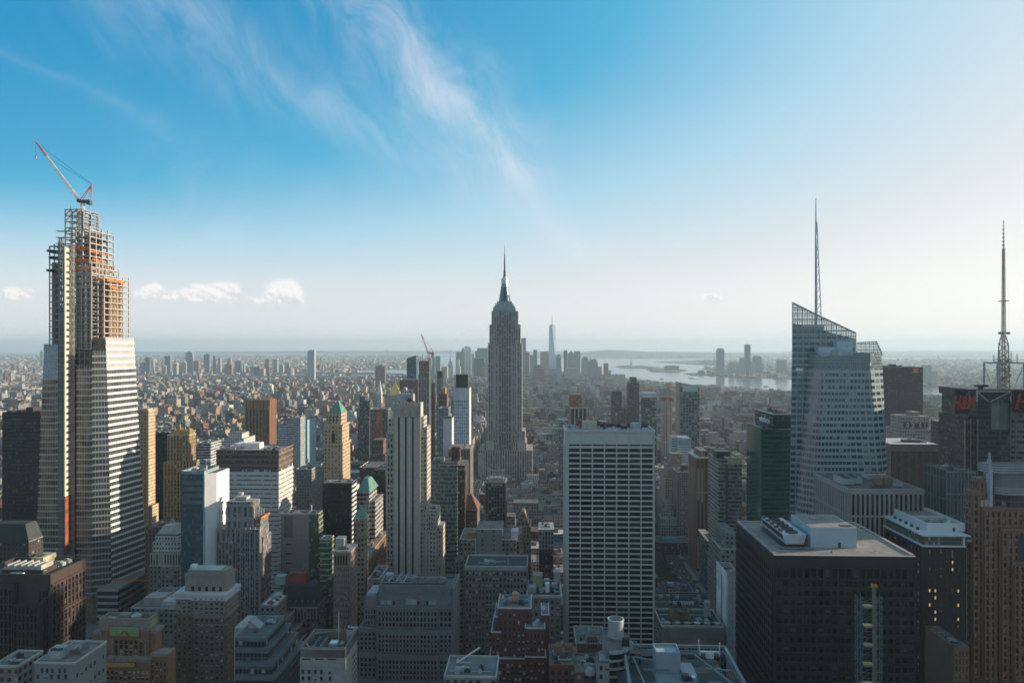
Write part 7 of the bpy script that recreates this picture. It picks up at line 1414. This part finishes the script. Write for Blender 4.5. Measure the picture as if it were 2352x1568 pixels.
ordn = ['first', 'second', 'third', 'fourth', 'fifth', 'sixth', 'seventh', 'eighth', 'ninth', 'tenth', 'eleventh', 'twelfth', 'thirteenth', 'fourteenth']
cnt_ = {}
for p0, p1, t, m_, Y_ in sorted(bk_, key=lambda k: k[0]):
    c = COLN[m_]; k = cnt_.get(c, 0); cnt_[c] = k+1
    far('tower', '%s tower of the far left skyline, %s of its colour from the left' % (c, ordn[k]), p0, p1, t, Y_, 36, m_, 'tower', (setb(.3, 8, m_),) if k % 2 else (), BG, 8)
# chimneys and brick power house by the left river
pw = Bld('power_house', 'long red brick power house beside the left river', 30, 3250, 'power station')
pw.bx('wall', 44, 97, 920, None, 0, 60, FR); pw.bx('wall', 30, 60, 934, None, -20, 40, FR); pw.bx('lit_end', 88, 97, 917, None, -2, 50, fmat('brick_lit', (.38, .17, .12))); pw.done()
for i, (p, t, w) in enumerate(((12, 892, 9.), (55, 893, 8.5), (84, 893, 8.5))):
    X_, Y_, Zt = at(p, t, 3300); r = tag(empty('chimney', (X_, Y_, GZ)), 'tall pale chimney of the power house, ' + ('leftmost and standing apart', 'middle one of three', 'nearest the glass supertall')[i], 'chimney', 'power house chimneys')
    q = MB(); q.cyl(0, 0, 0, Zt-GZ-8, w, w*.8, 16); q.build('shaft', plain('chimney_pale', (.45, .42, .40), .8), r); q = MB(); q.cyl(0, 0, Zt-GZ-8, Zt-GZ, w*.83, w*.8, 16); q.build('cap', DARKM, r)
# far suspension bridge, low bridges and the harbour statue
r = tag(empty('suspension_bridge', (at(889, 815, 14500)[0], 14500, 0)), 'faint suspension bridge on the horizon beyond the far left shore', 'bridge'); q = MB()
for xx in (0, 1300): q.box(xx-14, xx-6, -10, 10, 0, 195); q.box(xx+6, xx+14, -10, 10, 0, 195); [q.box(xx-6, xx+6, -9, 9, z, z+12, bottom=True) for z in (70, 130, 183)]
q.build('tower', STEEL, r); q = MB(); q.box(-600, 1900, -12, 12, 62, 70, bottom=True); q.build('deck', STEEL, r); q = MB(); n_ = 20
for k in range(n_): f = lambda t: 195-125*(1-(2*t-1)**2); q.bar((1300*k/n_, 0, f(k/n_)), (1300*(k+1)/n_, 0, f((k+1)/n_)), 2.)
q.bar((0, 0, 195), (-600, 0, 70), 2.); q.bar((1300, 0, 195), (1900, 0, 70), 2.); q.build('cable', STEEL, r)
def lowbridge(label, pts, tw):
    r = tag(empty('river_bridge', (0, 0, 0)), label, 'bridge'); q = MB()
    for a, c in zip(pts, pts[1:]): q.bar((*a, 42), (*c, 42), 7)
    q.build('deck', STEEL, r); q = MB()
    for t in tw:
        p = lerp(pts[0], pts[-1], t); q.box(p[0]-8, p[0]-4, p[1]-8, p[1]+8, 0, 100); q.box(p[0]+4, p[0]+8, p[1]-8, p[1]+8, 0, 100); q.box(p[0]-4, p[0]+4, p[1]-6, p[1]+6, 92, 100)
    q.build('tower', STEEL, r)
lowbridge('long grey bridge over the left river beyond the brown ribbed tower', [(-2750, 5500), (-1350, 5450)], (.25, .75))
lowbridge('second grey bridge over the left river, nearer the lower city', [(-1900, 6300), (-900, 5900)], (.25, .75))
sX, sY, _ = at(1449.5, 841, 9600); r = tag(empty('statue', (sX, sY, 5)), 'tiny green statue on its pedestal on the harbour island', 'statue')
q = MB(); q.cyl(0, 0, 0, 12, 34, 30, 10); q.box(-11, 11, -11, 11, 12, 45); q.build('pedestal', PALE, r)
q = MB(); q.cyl(0, 0, 45, 72, 7.5, 5.5, 10); q.cyl(0, 0, 72, 78, 5.5, 3, 10); q.cyl(0, 0, 78, 84, 2.6, 2, 8); q.bar((3, 0, 74), (6.5, 0, 92), 1.4, 1.1); q.bar((6.5, 0, 92), (6.5, 0, 96), 1.6, .5); q.bar((-4, 2, 70), (-6, -2, 62), 1.8)
[q.bar((0, 0, 84), (3.4*cos(a), 0, 84+3.4*sin(a)), .35) for a in (.3, .8, 1.3, 1.8, 2.3, 2.8)]; q.build('figure', COPPER, r)
for (p0, p1, t, Y_, lab) in ((1526, 1560, 841, 8100, 'long red roofed hall on the larger harbour island'), (1604, 1618, 852, 7000, 'small old railway terminal on the shore park')):
    bb_ = far('hall', lab, p0, p1, t, Y_, 30, FR, 'building', (ped(9, FD, .6),), None, 5)
bt_ = plain('boat_hull', (.7, .7, .68), .5)
for i, (px_, py_, L_) in enumerate(sorted(((1661, 862.5, 60), (1621, 861, 46), (1672, 864, 40), (1448, 834, 40), (1590, 869, 70), (1700, 880, 36), (1790, 880, 60), (1520, 871, 34), (1760, 888, 40)))):
    g_ = gp((px_, py_))[0]; r = tag(empty('ferry', (g_[0], g_[1], 0), random.uniform(-.5, .5)), 'small pale boat on the harbour water, %s from the left' % ordn[i], 'boat', 'boats on the harbour')
    q = MB(); w_ = L_*.13; q.prism([(-L_/2, -w_, 0), (L_/2*.7, -w_, 0), (L_/2, 0, 0), (L_/2*.7, w_, 0), (-L_/2, w_, 0)], [(-L_/2, -w_, 4), (L_/2*.75, -w_, 4), (L_/2*1.05, 0, 4.6), (L_/2*.75, w_, 4), (-L_/2, w_, 4)]); q.build('hull', bt_, r); q = MB(); q.box(-L_*.35, L_*.25, -w_*.7, w_*.7, 4, 8); q.box(-L_*.1, L_*.1, -w_*.5, w_*.5, 8, 11); q.build('cabin', WHITEP, r)
# ---------------------------------------------------------------- the rest of the city on its street grid
PAL = [((.17, .105, .085), 'brown brick', BRN), ((.22, .10, .08), 'red brick', BRD), ((.34, .285, .22), 'tan brick', TAN), ((.40, .34, .27), 'buff', BUF), ((.30, .30, .295), 'grey stone', GRY), ((.58, .57, .55), 'white', WHT), ((.40, .375, .34), 'limestone', LIM), ((.38, .38, .37), 'concrete', CON), ((.34, .22, .17), 'pink brick', PNK), ((.07, .08, .085), 'dark glass', DGL), ((.17, .23, .26), 'blue glass', GGL)]
PW = [.17, .08, .16, .14, .17, .05, .09, .06, .06, .04, .03]
ra = random.Random(21)
def inpoly(x, y, P):
    c = False; j = len(P)-1
    for i in range(len(P)):
        if (P[i][1] > y) != (P[j][1] > y) and x < (P[j][0]-P[i][0])*(y-P[i][1])/(P[j][1]-P[i][1])+P[i][0]: c = not c
        j = i
    return c
def blocked(a0, a1, c0, c1, m_=2.5):
    for f in FOOT:
        if a0 < f[1]+m_ and a1 > f[0]-m_ and c0 < f[3]+m_ and c1 > f[2]-m_: return True
    return False
CAP = [(500, 1560), (640, 1400), (760, 1260), (900, 1165), (1100, 1108), (1300, 1085), (1600, 1005), (2000, 955), (2600, 912), (3300, 888), (4200, 874), (5500, 860), (9000, 850)]
def cap(Y, px):
    for (a, p), (c, q) in zip(CAP, CAP[1:]):
        if Y <= c: t = max(0, (Y-a)/(c-a)); v_ = p+(q-p)*t; break
    else: v_ = 850
    if 1085 < px < 1235 and Y < 1330: v_ = max(v_, 1088)
    if px > 1425 and Y > 2900: v_ = max(v_, 884 if px < 1650 else 897)
    return v_
lots = []       # (s0, s1, g0, g1, h, palette index, seed)
xs_ = [-3200, -2900, -2600, -2300, -2000, -1700, -1400, -1260]+AVES+[1800, 2050]
for a0, a1 in zip(xs_, xs_[1:]):
    g = STREET0-2*STREETD
    while g < 6100:
        for row in (0, 1):
            hb0, cb0 = ra.gauss(0, .22), ra.choices(range(len(PAL)), PW, k=3); s = a0+15
            while s < a1-22:
                w = ra.choice([14, 18, 18, 23, 28, 34, 45]) if g < 3200 else ra.choice([18, 22, 26, 34, 44])
                if s+w > a1-15: w = a1-15-s
                if w < 9: break
                g0 = g+9+row*31; g1 = g0+30.5
                X, Y = toworld(s+w/2, (g0+g1)/2)
                if Y > 330 and -.76*Y-60 < X < .76*Y+60 and inpoly(X, Y, MANH):
                    edge = s < a0+40 or s+w > a1-40
                    if g < 1300: h = ra.lognormvariate(3.85+hb0, .36)+(18 if edge else 0)
                    elif g < 2000: h = ra.lognormvariate(3.55+hb0, .3)+(14 if edge else 0)
                    else: h = ra.lognormvariate(3.05+hb0, .26)+(9 if edge else 0)
                    if ra.random() < (.06 if g < 900 else .20 if g < 3400 else .10): h += ra.uniform(18, 80)
                    if X < -700 and 2600 < Y < 4300 and ra.random() < .13: h = ra.uniform(38, 62)   # riverside estates
                    if 4700 < g and -450 < X < 800: h = h*1.3+ra.uniform(0, 60)
                    px = PX+F*X/Y
                    h = min(h, H-GZ-(cap(Y, px)-HY+ra.uniform(0, 14))*Y/F)
                    h = max(h, 9.)
                    park = 150-120 < s+w/2 < 152 and 690 < g0 < 865
                    if not park and not blocked(s, s+w, g0, g1): lots.append((s, s+w-(.0 if ra.random() < .7 else 2), g0, g1-(ra.uniform(0, 8) if row else 0), h, ra.choice(cb0) if ra.random() < .75 else ra.choices(range(len(PAL)), PW)[0], ra.random()))
                s += w
        g += STREETD
# which of them show: paint picture rectangles from far to near
BW, BH = 784, 523; SC = BW/2352
buf = np.full((BH, BW), -1, np.int32); items = []
def rect(x0, x1, Y, z0, z1): return (PX+F*x0/Y, PX+F*x1/Y, HY+F*(H-z1)/Y, HY+F*(H-z0)/Y)
for i, (s0, s1, g0, g1, h, c, r_) in enumerate(lots):
    Xa, Ya = toworld(s0, g0); Xb, Yb = toworld(s1, g0); xs2 = [PX+F*toworld(a, c_)[0]/toworld(a, c_)[1] for a in (s0, s1) for c_ in (g0, g1)]
    items.append((Ya, i, min(xs2), max(xs2), HY+F*(H-GZ-h)/max(Ya, Yb, toworld(s0, g1)[1]), HY+F*(H-GZ)/min(Ya, Yb)))
for hb_ in HEROES:
    c_, s_ = C2, S2
    for k in hb_.order:
        if any(w in k for w in ('roof', 'pipe', 'truss', 'mast', 'antenna', 'frame', 'screen', 'rail', 'cable', 'hoist')): continue
        vv = hb_.mb[k].v
        for fc in hb_.mb[k].f:
            pts = [vv[j] for j in fc]
            if len(pts) != 4: continue
            W_ = [(hb_.O[0]+x*c_+y*s_, hb_.O[1]-x*s_+y*c_, z+hb_.base) for x, y, z in pts]
            if min(p[1] for p in W_) < 50: continue
            P_ = [(PX+F*p[0]/p[1], HY+F*(H-p[2])/p[1]) for p in W_]
            if (max(p[0] for p in P_)-min(p[0] for p in P_))*(max(p[1] for p in P_)-min(p[1] for p in P_)) < 120: continue
            items.append((min(p[1] for p in W_), -2, min(p[0] for p in P_), max(p[0] for p in P_), min(p[1] for p in P_), max(p[1] for p in P_)))
items.sort(key=lambda t: -t[0])
for Y, i, a, b_, c, d in items:
    buf[max(0, int(c*SC)):max(0, int(d*SC)+(i >= 0)), max(0, int(a*SC)):max(0, int(b_*SC)+(i >= 0))] = i
vis = np.bincount(buf[buf >= 0], minlength=len(lots))
order = [i for i in np.argsort(-vis) if vis[i] >= 3]
IND = set(int(i) for i in order[:285])
# labels: colour, build, roof and the neighbour it stands beside, counted off where several would read the same
names = [(hb_, PX+F*(hb_.O[0]+8)/hb_.O[1], hb_.O[1]) for hb_ in HEROES if hb_.Y < 2500 and vis is not None]
SHORT = {}
for hb_ in HEROES:
    t = hb_.root['label']
    for cut in (' with ', ' behind ', ' beside ', ' left of ', ' right of ', ' in front of ', ' between ', ' showing ', ' below ', ' near ', ' at ', ' by ', ', ', ' carrying ', ' under ', ' crowned ', ' wrapped', ' squeezed', ' facing ', ' widening ', ' stepping ', ' down '):
        t = t.split(cut)[0]
    SHORT[hb_] = ' '.join(t.split()[:7])
dup = {}
for v_ in SHORT.values(): dup[v_] = dup.get(v_, 0)+1
ys_, xs3 = np.nonzero(buf >= 0); 
ordl = sorted(IND, key=lambda i: (lots[i][2], lots[i][0]))
def geo(i):
    s0, s1, g0, g1, h, c, r_ = lots[i]; X, Y = toworld((s0+s1)/2, g0); return PX+F*X/Y, Y, HY+F*(H-GZ-h)/Y
lab = {}
feat = {}
for i in ordl:
    s0, s1, g0, g1, h, c, r_ = lots[i]; px, Y, py = geo(i)
    f = feat[i] = ('tank' if r_ < .3 and Y < 2200 else 'shed' if r_ < .6 else 'white roof' if r_ < .75 else 'setback' if r_ < .88 and h > 24 else 'plain')
    best = min((n for n in names if dup[SHORT[n[0]]] == 1), key=lambda n: abs(n[1]-px)+abs(math.log(n[2]/Y))*260)
    rel = 'behind' if best[2] < Y*.93 and abs(best[1]-px) < 45 else 'in front of' if best[2] > Y*1.07 and abs(best[1]-px) < 45 else 'left of' if px < best[1] else 'right of'
    size = 'tall' if h > 62 else 'low' if h < 24 else 'broad' if s1-s0 > 30 else 'narrow' if s1-s0 < 16 else 'plain'
    ft = {'tank': 'tank-topped ', 'shed': 'shed-topped ', 'white roof': 'white-roofed ', 'setback': 'setback-topped ', 'plain': 'flat-topped '}[f]
    lab[i] = '%s %s%s block %s the %s' % (size, ft, PAL[c][1], rel, SHORT[best[0]])
grp = {}
for i in ordl: grp.setdefault(lab[i], []).append(i)
for t, L in grp.items():
    if len(L) > 1:
        L.sort(key=lambda i: geo(i)[0])
        for k, i in enumerate(L): lab[i] = ('%s, %s from the left' % (t, (ordn+['last'])[min(k, len(ordn))]))
for i in ordl:
    w_ = lab[i].split(); lab[i] = ' '.join(w_ if len(w_) <= 16 else [x for x in w_ if x not in ('the', 'a')][:16])
CITY = facade('city_far', 'attr', (.05, .05, .055), 3.6, 3.7, .48, .5, roof=(.11, .105, .10), blind=.3, blindc=(.28, .27, .25), var=.12)
CITYF = facade('city_farther', 'attr', (.09, .085, .085), 7.5, 7.5, .5, .5, roof=(.13, .12, .12), blind=.2, var=.1)
near_, far_ = MB(), MB()
ROOFS = [ROOF, ROOFL, ROOF, ROOF, SLATE]
def jit(c, r): k = r.choice([r.uniform(.42, .8), r.uniform(.42, .8), r.uniform(.8, 1.35)]); return tuple(min(.8, x*k*r.uniform(.94, 1.06)) for x in c)
for i, (s0, s1, g0, g1, h, c, r_) in enumerate(lots):
    X, Y = toworld(s0, g0); r = random.Random(i*13+5); w, d = s1-s0, g1-g0
    if i in IND:
        root = tag(empty('city_block', (X, Y, GZ), -TH), lab[i], 'building', 'midrise blocks of the street grid'); f = feat[i]
        b = MB(); b.box(0, w, 0, d, 0, h, r.uniform(0, 3))
        if f == 'setback': b.box(w*.15, w*.85, d*.12, d*.8, h, h+r.uniform(6, 14))
        else: b.box(-.15, w+.15, -.15, .35, h-.1, h+.9); b.box(-.15, .35, .35, d, h-.1, h+.88); b.box(w-.35, w+.15, .35, d, h-.1, h+.88)
        b.build('wall', PAL[c][2], root)
        if f != 'setback':
            q = MB(); q.box(.36, w-.36, .36, d-.2, h-.2, h+.05); q.build('roof', ROOFW if f == 'white roof' else r.choice(ROOFS), root)
            q = MB(); q.box(w*.3, w*.3+min(6, w*.4), d*.4, d*.4+6, h, h+r.uniform(3, 5)); q.build('roof_shed', r.choice([PAL[c][2], PALE, ROOF]), root)
            if Y < 1500:
                q = MB(); n_ = r.randint(2, 5)
                for k in range(n_):
                    a, e = r.uniform(1, max(1.2, w-3)), r.uniform(1, d-4); q = MB(); q.box(a, a+r.uniform(1, 2.6), e, e+r.uniform(1, 2.6), h, h+r.uniform(.8, 2)); q.build('air_handler', r.choice(RM), root)
        if f == 'tank':
            q = MB(); x, y = w*.65, d*.35; q.cyl(x, y, h+3, h+6.6, 2., 1.95, 12); q.cyl(x, y, h+6.6, h+8, 2.1, .1, 12, False); [q.bar((x+sx*1.2, y+sy*1.2, h), (x+sx*1.2, y+sy*1.2, h+3.1), .15) for sx in (-1, 1) for sy in (-1, 1)]
            q.build('water_tank', WOOD, root)
    else:
        if Y < 700 and vis[i] == 0 and Y < 520: continue
        b = near_ if Y < 2600 else far_; b.cur = jit(PAL[c][0], r)
        P_ = []
        def wb(a0, a1, c0, c1, z0, z1):
            k = len(b.v); q = MB(); q.box(a0, a1, c0, c1, z0, z1, r.uniform(0, 3))
            for fc in q.f: pass
            for (x, y, z), uv in zip(q.v, q.uv): WX, WY = toworld(s0+x, g0+y); b.v.append((WX, WY, z)); b.uv.append(uv); b.col.append(b.cur)
            for fc in q.f: b.f.append(tuple(j+k for j in fc))
        wb(0, w, 0, d, GZ, GZ+h)
        if Y < 3200:
            b.cur = jit(r.choice([PAL[c][0], (.2, .2, .2), (.38, .38, .38)]), r); wb(w*.3, w*.3+min(7, w*.5), d*.3, d*.3+min(8, d*.4), GZ+h, GZ+h+r.uniform(3, 7))
        elif r.random() < .3: wb(w*.2, w*.7, d*.2, d*.7, GZ+h, GZ+h+r.uniform(3, 9))
o = near_.build('city_buildings', CITY); o['kind'] = 'stuff'; o['label'] = 'smaller city blocks filling the streets between the towers'
# the far shores: low houses and estates, thinning into haze
def shore(poly, n, px0, px1, py0, py1, seed, hs=(7, 20), tower=.03, base=8):
    r = random.Random(seed)
    for _ in range(n):
        px, py = r.uniform(px0, px1), py0+(py1-py0)*r.random()**1.25
        Y = F*(H-base)/(py-HY); X = (px-PX)/F*Y
        if Y > 30000 or not inpoly(X, Y, poly): continue
        k = max(1., Y/6000)**.75; w, d, h = r.uniform(12, 42)*k, r.uniform(12, 40)*k, r.uniform(*hs)*k**.35
        if r.random() < tower: h = r.uniform(28, 62); w, d = r.uniform(16, 30), r.uniform(14, 26)
        a = r.choice([TH, .6, .6, .2]); ca, sa = cos(a), sin(a); far_.cur = jit(r.choices([(.24, .12, .09), (.42, .34, .27), (.55, .53, .50), (.30, .29, .28), (.15, .16, .16), (.06, .09, .05)], [.22, .24, .26, .16, .06, .06])[0], r)
        q = MB(); q.box(0, w, 0, d, base-1, base+h); k0 = len(far_.v)
        for (x, y, z), uv in zip(q.v, q.uv): far_.v.append((X+x*ca+y*sa, Y-x*sa+y*ca, z)); far_.uv.append(uv); far_.col.append(far_.cur)
        for fc in q.f: far_.f.append(tuple(j+k0 for j in fc))
shore(BK, 15000, -30, 1180, 808, 905, 3, tower=.035)
shore(NJ, 4600, 1600, 2400, 808, 915, 4, hs=(7, 22), tower=.05, base=7)
shore([(-900,19500),(400,17500),(3000,15800),(5200,16500),(9500,17500),(30000,18500),(34000,29000),(20000,30500),(6000,30500),(-1500,27000)], 700, 1180, 2350, 809, 822, 6, base=10)
o = far_.build('distant_city', CITYF); o['kind'] = 'stuff'; o['label'] = 'distant low city spreading along both shores'
# tree clumps between far houses
def leafclump(n, R, zc, seed, flat=.75, sz=.9):
    r = random.Random(seed); b = MB()
    for _ in range(n):
        t, ph = r.uniform(0, 2*pi), math.acos(r.uniform(-.6, 1)); rr = R*r.uniform(.45, 1)**.6*(1+.22*sin(3*ph+seed)+.15*sin(5*r.random()))
        c = np.array((rr*sin(ph)*cos(t), rr*sin(ph)*sin(t), zc+rr*cos(ph)*flat)); a = np.array([r.gauss(0, 1) for _ in range(3)]); a /= np.linalg.norm(a); e = np.cross(a, [r.gauss(0, 1) for _ in range(3)]); e /= np.linalg.norm(e); s = sz*r.uniform(.6, 1.3)
        b.face([tuple(c-a*s), tuple(c+e*s*.7), tuple(c+a*s), tuple(c-e*s*.7)], [(0,0)]*4)
    return b
def leafmat(name, c1_, c2_):
    m, b = newmat(name); ge = E.nt.nodes.new('ShaderNodeNewGeometry'); oi = E.nt.nodes.new('ShaderNodeObjectInfo')
    setc(b, 0, mixc(M('FRACT', E(ge.outputs['Random Per Island'])+E(oi.outputs['Random'])), c1_, c2_)); b.inputs['Roughness'].default_value = .7; return m
LEAF = leafmat('leaf_plane', (.030, .055, .020), (.065, .10, .035)); BARK = plain('bark', (.10, .08, .06), .9)
rt_ = random.Random(4); b = MB()
for _ in range(420):
    px, py = rt_.uniform(330, 1110), rt_.uniform(846, 960); Y = F*(H-GZ)/(py-HY); X = (px-PX)/F*Y
    if not (inpoly(X, Y, MANH) or inpoly(X, Y, BK)): continue
    q = leafclump(26, rt_.uniform(9, 20), 14, rt_.random()*50, .6, 5.5); k0 = len(b.v); b.v += [(x+X, y+Y, z+GZ-2) for x, y, z in q.v]; b.uv += q.uv; b.f += [tuple(j+k0 for j in fc) for fc in q.f]
o = b.build('far_trees', LEAF); o['kind'] = 'stuff'; o['label'] = 'far off green treetops among the houses'
# the park: plane trees one by one
g_ = MB(); pk = [toworld(20, 690), toworld(149, 690), toworld(149, 872), toworld(20, 872)]; g_.face([(*p, GZ+.03) for p in pk[::1]], pk); o = g_.build('park_lawn', PARKG); o['kind'] = 'structure'
protos = []
for v_ in range(3):
    t = MB(); t.cyl(0, 0, 0, 6, .45, .3, 8)
    for k in range(6):
        a = k*1.05+v_; t.bar((0, 0, 5+k*.5), (3.2*cos(a), 3.2*sin(a), 9.5+k*.7), .22, .07)
    protos.append((t.mesh('trunk', BARK), leafclump(520, 6.6, 12.5, v_*3+1, .8, .85).mesh('crown', LEAF)))
tr_i = 0; pos_ = []
for s in range(30, 149, 11):
    for g in range(694, 870, 11):
        X, Y = toworld(s+rt_.uniform(-2, 2), g+rt_.uniform(-2, 2)); px = PX+F*X/Y
        if 1495 < px < 1610 and not blocked(s-4, s+4, g-4, g+4, 0): pos_.append((X, Y, px))
pos_.sort(key=lambda p: (round((p[1]-690)/22), p[2]))
rows_ = {}
for X, Y, px in pos_:
    k = round((Y-690)/22); j = rows_.get(k, 0); rows_[k] = j+1
    r = tag(empty('plane_tree', (X, Y, GZ), rt_.uniform(0, 6)), 'leafy green park tree in row %s from the front, %s from the left' % (('one', 'two', 'three', 'four', 'five', 'six', 'seven', 'eight', 'nine', 'ten')[k], (ordn+['fifteenth', 'sixteenth', 'seventeenth', 'eighteenth', 'nineteenth', 'twentieth', 'twenty first', 'twenty second', 'twenty third', 'twenty fourth'])[j]), 'tree', 'trees of the park')
    sc_ = rt_.uniform(.8, 1.2); r.scale = (sc_, sc_, sc_*rt_.uniform(.9, 1.15)); p = protos[tr_i % 3]; tr_i += 1
    for nm, me in zip(('trunk', 'crown'), p): o = bpy.data.objects.new(nm, me); COL.objects.link(o); o.parent = r
# avenue: asphalt, lane lines, pavements, traffic
ASP = ground_mat('asphalt', (.045, .046, .048), (.065, .064, .062), .15); CONC = ground_mat('pavement_concrete', (.16, .155, .15), (.22, .21, .20), .3)
def strip(b, s0, s1, g0, g1, z): P_ = [toworld(s0, g0), toworld(s1, g0), toworld(s1, g1), toworld(s0, g1)]; b.face([(*p, z) for p in P_], P_)
rd = MB()
for a in AVES: strip(rd, a-10, a+10, 300, 4500, GZ+.02)
g = STREET0
while g < 3000: strip(rd, -1200, 1700, g-5, g+5, GZ+.012); g += STREETD
o = rd.build('road', ASP); o['kind'] = 'structure'
pv_ = MB()
for a in AVES:
    g = STREET0-STREETD
    while g < 1800:
        for s0, s1 in ((a-15, a-10), (a+10, a+15)):
            P_ = [toworld(s0, g+5), toworld(s1, g+5), toworld(s1, g+STREETD-5), toworld(s0, g+STREETD-5)]; pv_.prism([(*p, GZ) for p in P_], [(*p, GZ+.15) for p in P_])
        g += STREETD
o = pv_.build('pavement', CONC); o['kind'] = 'structure'
ln = MB(); wl = plain('road_paint', (.6, .6, .58), .8)
for a in (164, -135):
    for k in range(4):
        g = 500
        while g < 1200: strip(ln, a-6+k*4-.08, a-6+k*4+.08, g, g+3, GZ+.03); g += 9
o = ln.build('road_markings', wl); o['kind'] = 'structure'
def carmesh(L_, w, h, hood):
    b = MB(); b.box(-w/2, w/2, -L_/2, L_/2, .32, .32+h*.42, bottom=True); z0 = .32+h*.42
    c0, c1 = -L_/2+hood*.6, L_/2-hood; b.prism([(-w/2+.05, c0, z0), (w/2-.05, c0, z0), (w/2-.05, c1, z0), (-w/2+.05, c1, z0)], [(-w/2+.22, c0+.5, h), (w/2-.22, c0+.5, h), (w/2-.22, c1-.6, h), (-w/2+.22, c1-.6, h)]); return b
cw = {}
WHL = MB(); [WHL.cyl(0, 0, 0, 0, .1, .1, 3) for _ in ()]
def wheels(L_, w):
    b = MB()
    for sx in (-1, 1):
        for sy in (-1, 1):
            n = 10; x0_ = sx*(w/2-.2); pts = [(sy*L_*.31+.33*cos(2*pi*k/n), .33+.33*sin(2*pi*k/n)) for k in range(n)]
            b.prism([(x0_, p[0], p[1]) for p in pts], [(x0_+.24*sx, p[0], p[1]) for p in pts])
    return b
kinds = [('white car', (.6, .6, .6), 4.6, 1.8, 1.45, 1.2, 'parked_car'), ('black car', (.02, .02, .022), 4.7, 1.85, 1.5, 1.2, 'parked_car'), ('yellow taxi', (.55, .33, .03), 4.7, 1.8, 1.5, 1.2, 'taxi'), ('grey car', (.25, .26, .27), 4.5, 1.8, 1.45, 1.2, 'parked_car'), ('white van', (.62, .62, .6), 6.4, 2.1, 2.7, .9, 'van'), ('red car', (.3, .03, .03), 4.5, 1.8, 1.45, 1.2, 'parked_car')]
km = [(carmesh(L_, w, h, hd).mesh('body', plain('paint_'+n.replace(' ', '_'), c, .3)), wheels(L_, w).mesh('wheel', BLACK), n, nm) for n, c, L_, w, h, hd, nm in kinds]
rc = random.Random(8); cc_ = {}
for g, lane in sorted((648+rc.uniform(0, 12)+(k//5)*26, k % 5) for k in range(46)):
    s = 164-8.6+lane*4.3
    me, wm, n, nm = rc.choice(km); X, Y = toworld(s, g)
    j = cc_.get(n, 0); cc_[n] = j+1
    r = tag(empty(nm.replace('parked_', ''), (X, Y, GZ+.02), -TH), '%s on the avenue by the park, %s of its colour from the front' % (n, (ordn+['fifteenth', 'sixteenth'])[j]), 'car', 'traffic on the avenue')
    for nn, mm_ in (('body', me), ('wheels' if 0 else 'wheel', wm)): o = bpy.data.objects.new(nn, mm_); COL.objects.link(o); o.parent = r
# ---------------------------------------------------------------- the neighbours just outside the frame: the tower under the camera, those beside it, and added shade towers
def neighbour(name, label, s0, s1, g0, g1, h, mat, setb=()):
    X, Y = toworld(s0, g0); r = tag(empty(name, (X, Y, GZ), -TH), label, 'office tower'); q = MB(); q.box(0, s1-s0, 0, g1-g0, 0, h)
    for f, dh in setb: q.box((s1-s0)*f, (s1-s0)*(1-f), (g1-g0)*f, (g1-g0)*(1-f), h, h+dh)
    q.build('wall', mat, r); q = MB(); q.box(4, s1-s0-4, 4, g1-g0-4, h-.1, h+3 if not setb else h+.05); q.build('roof', ROOF, r)
neighbour('office_tower', 'limestone slab tower under the viewpoint', -52, 52, -60, -9, 250, LIM)
neighbour('office_tower', 'limestone slab west of the avenue, outside the frame, nearest the viewpoint', 190, 250, -20, 60, 175, CON)
neighbour('office_tower', 'tall limestone slab west of the avenue, second from the viewpoint', 190, 250, 80, 150, 222, CON)
neighbour('office_tower', 'limestone slab west of the avenue, third from the viewpoint', 190, 250, 165, 230, 200, CON)
neighbour('office_tower', 'stone tower with winged top heightened for shade beyond the right edge of the frame', 352, 412, 430, 500, 272, GRY, ((.2, 14),))  # raised above its real height to shade the foreground
neighbour('office_tower', 'added shade tower of dark glass beyond the right edge of the frame', 420, 490, 300, 395, 262, DGL)  # added out of view only to shade the foreground
neighbour('office_tower', 'added tall shade slab beyond the right edge of the frame, behind the winged tower', 432, 500, 516, 590, 285, DGL)  # added out of view to keep sun off the lower left blocks
neighbour('office_tower', 'stone tower on the avenue just left of the frame', -330, -285, 150, 215, 190, LIM)
neighbour('office_tower', 'white tower on the avenue left of the viewpoint', -260, -210, 40, 100, 170, CON)
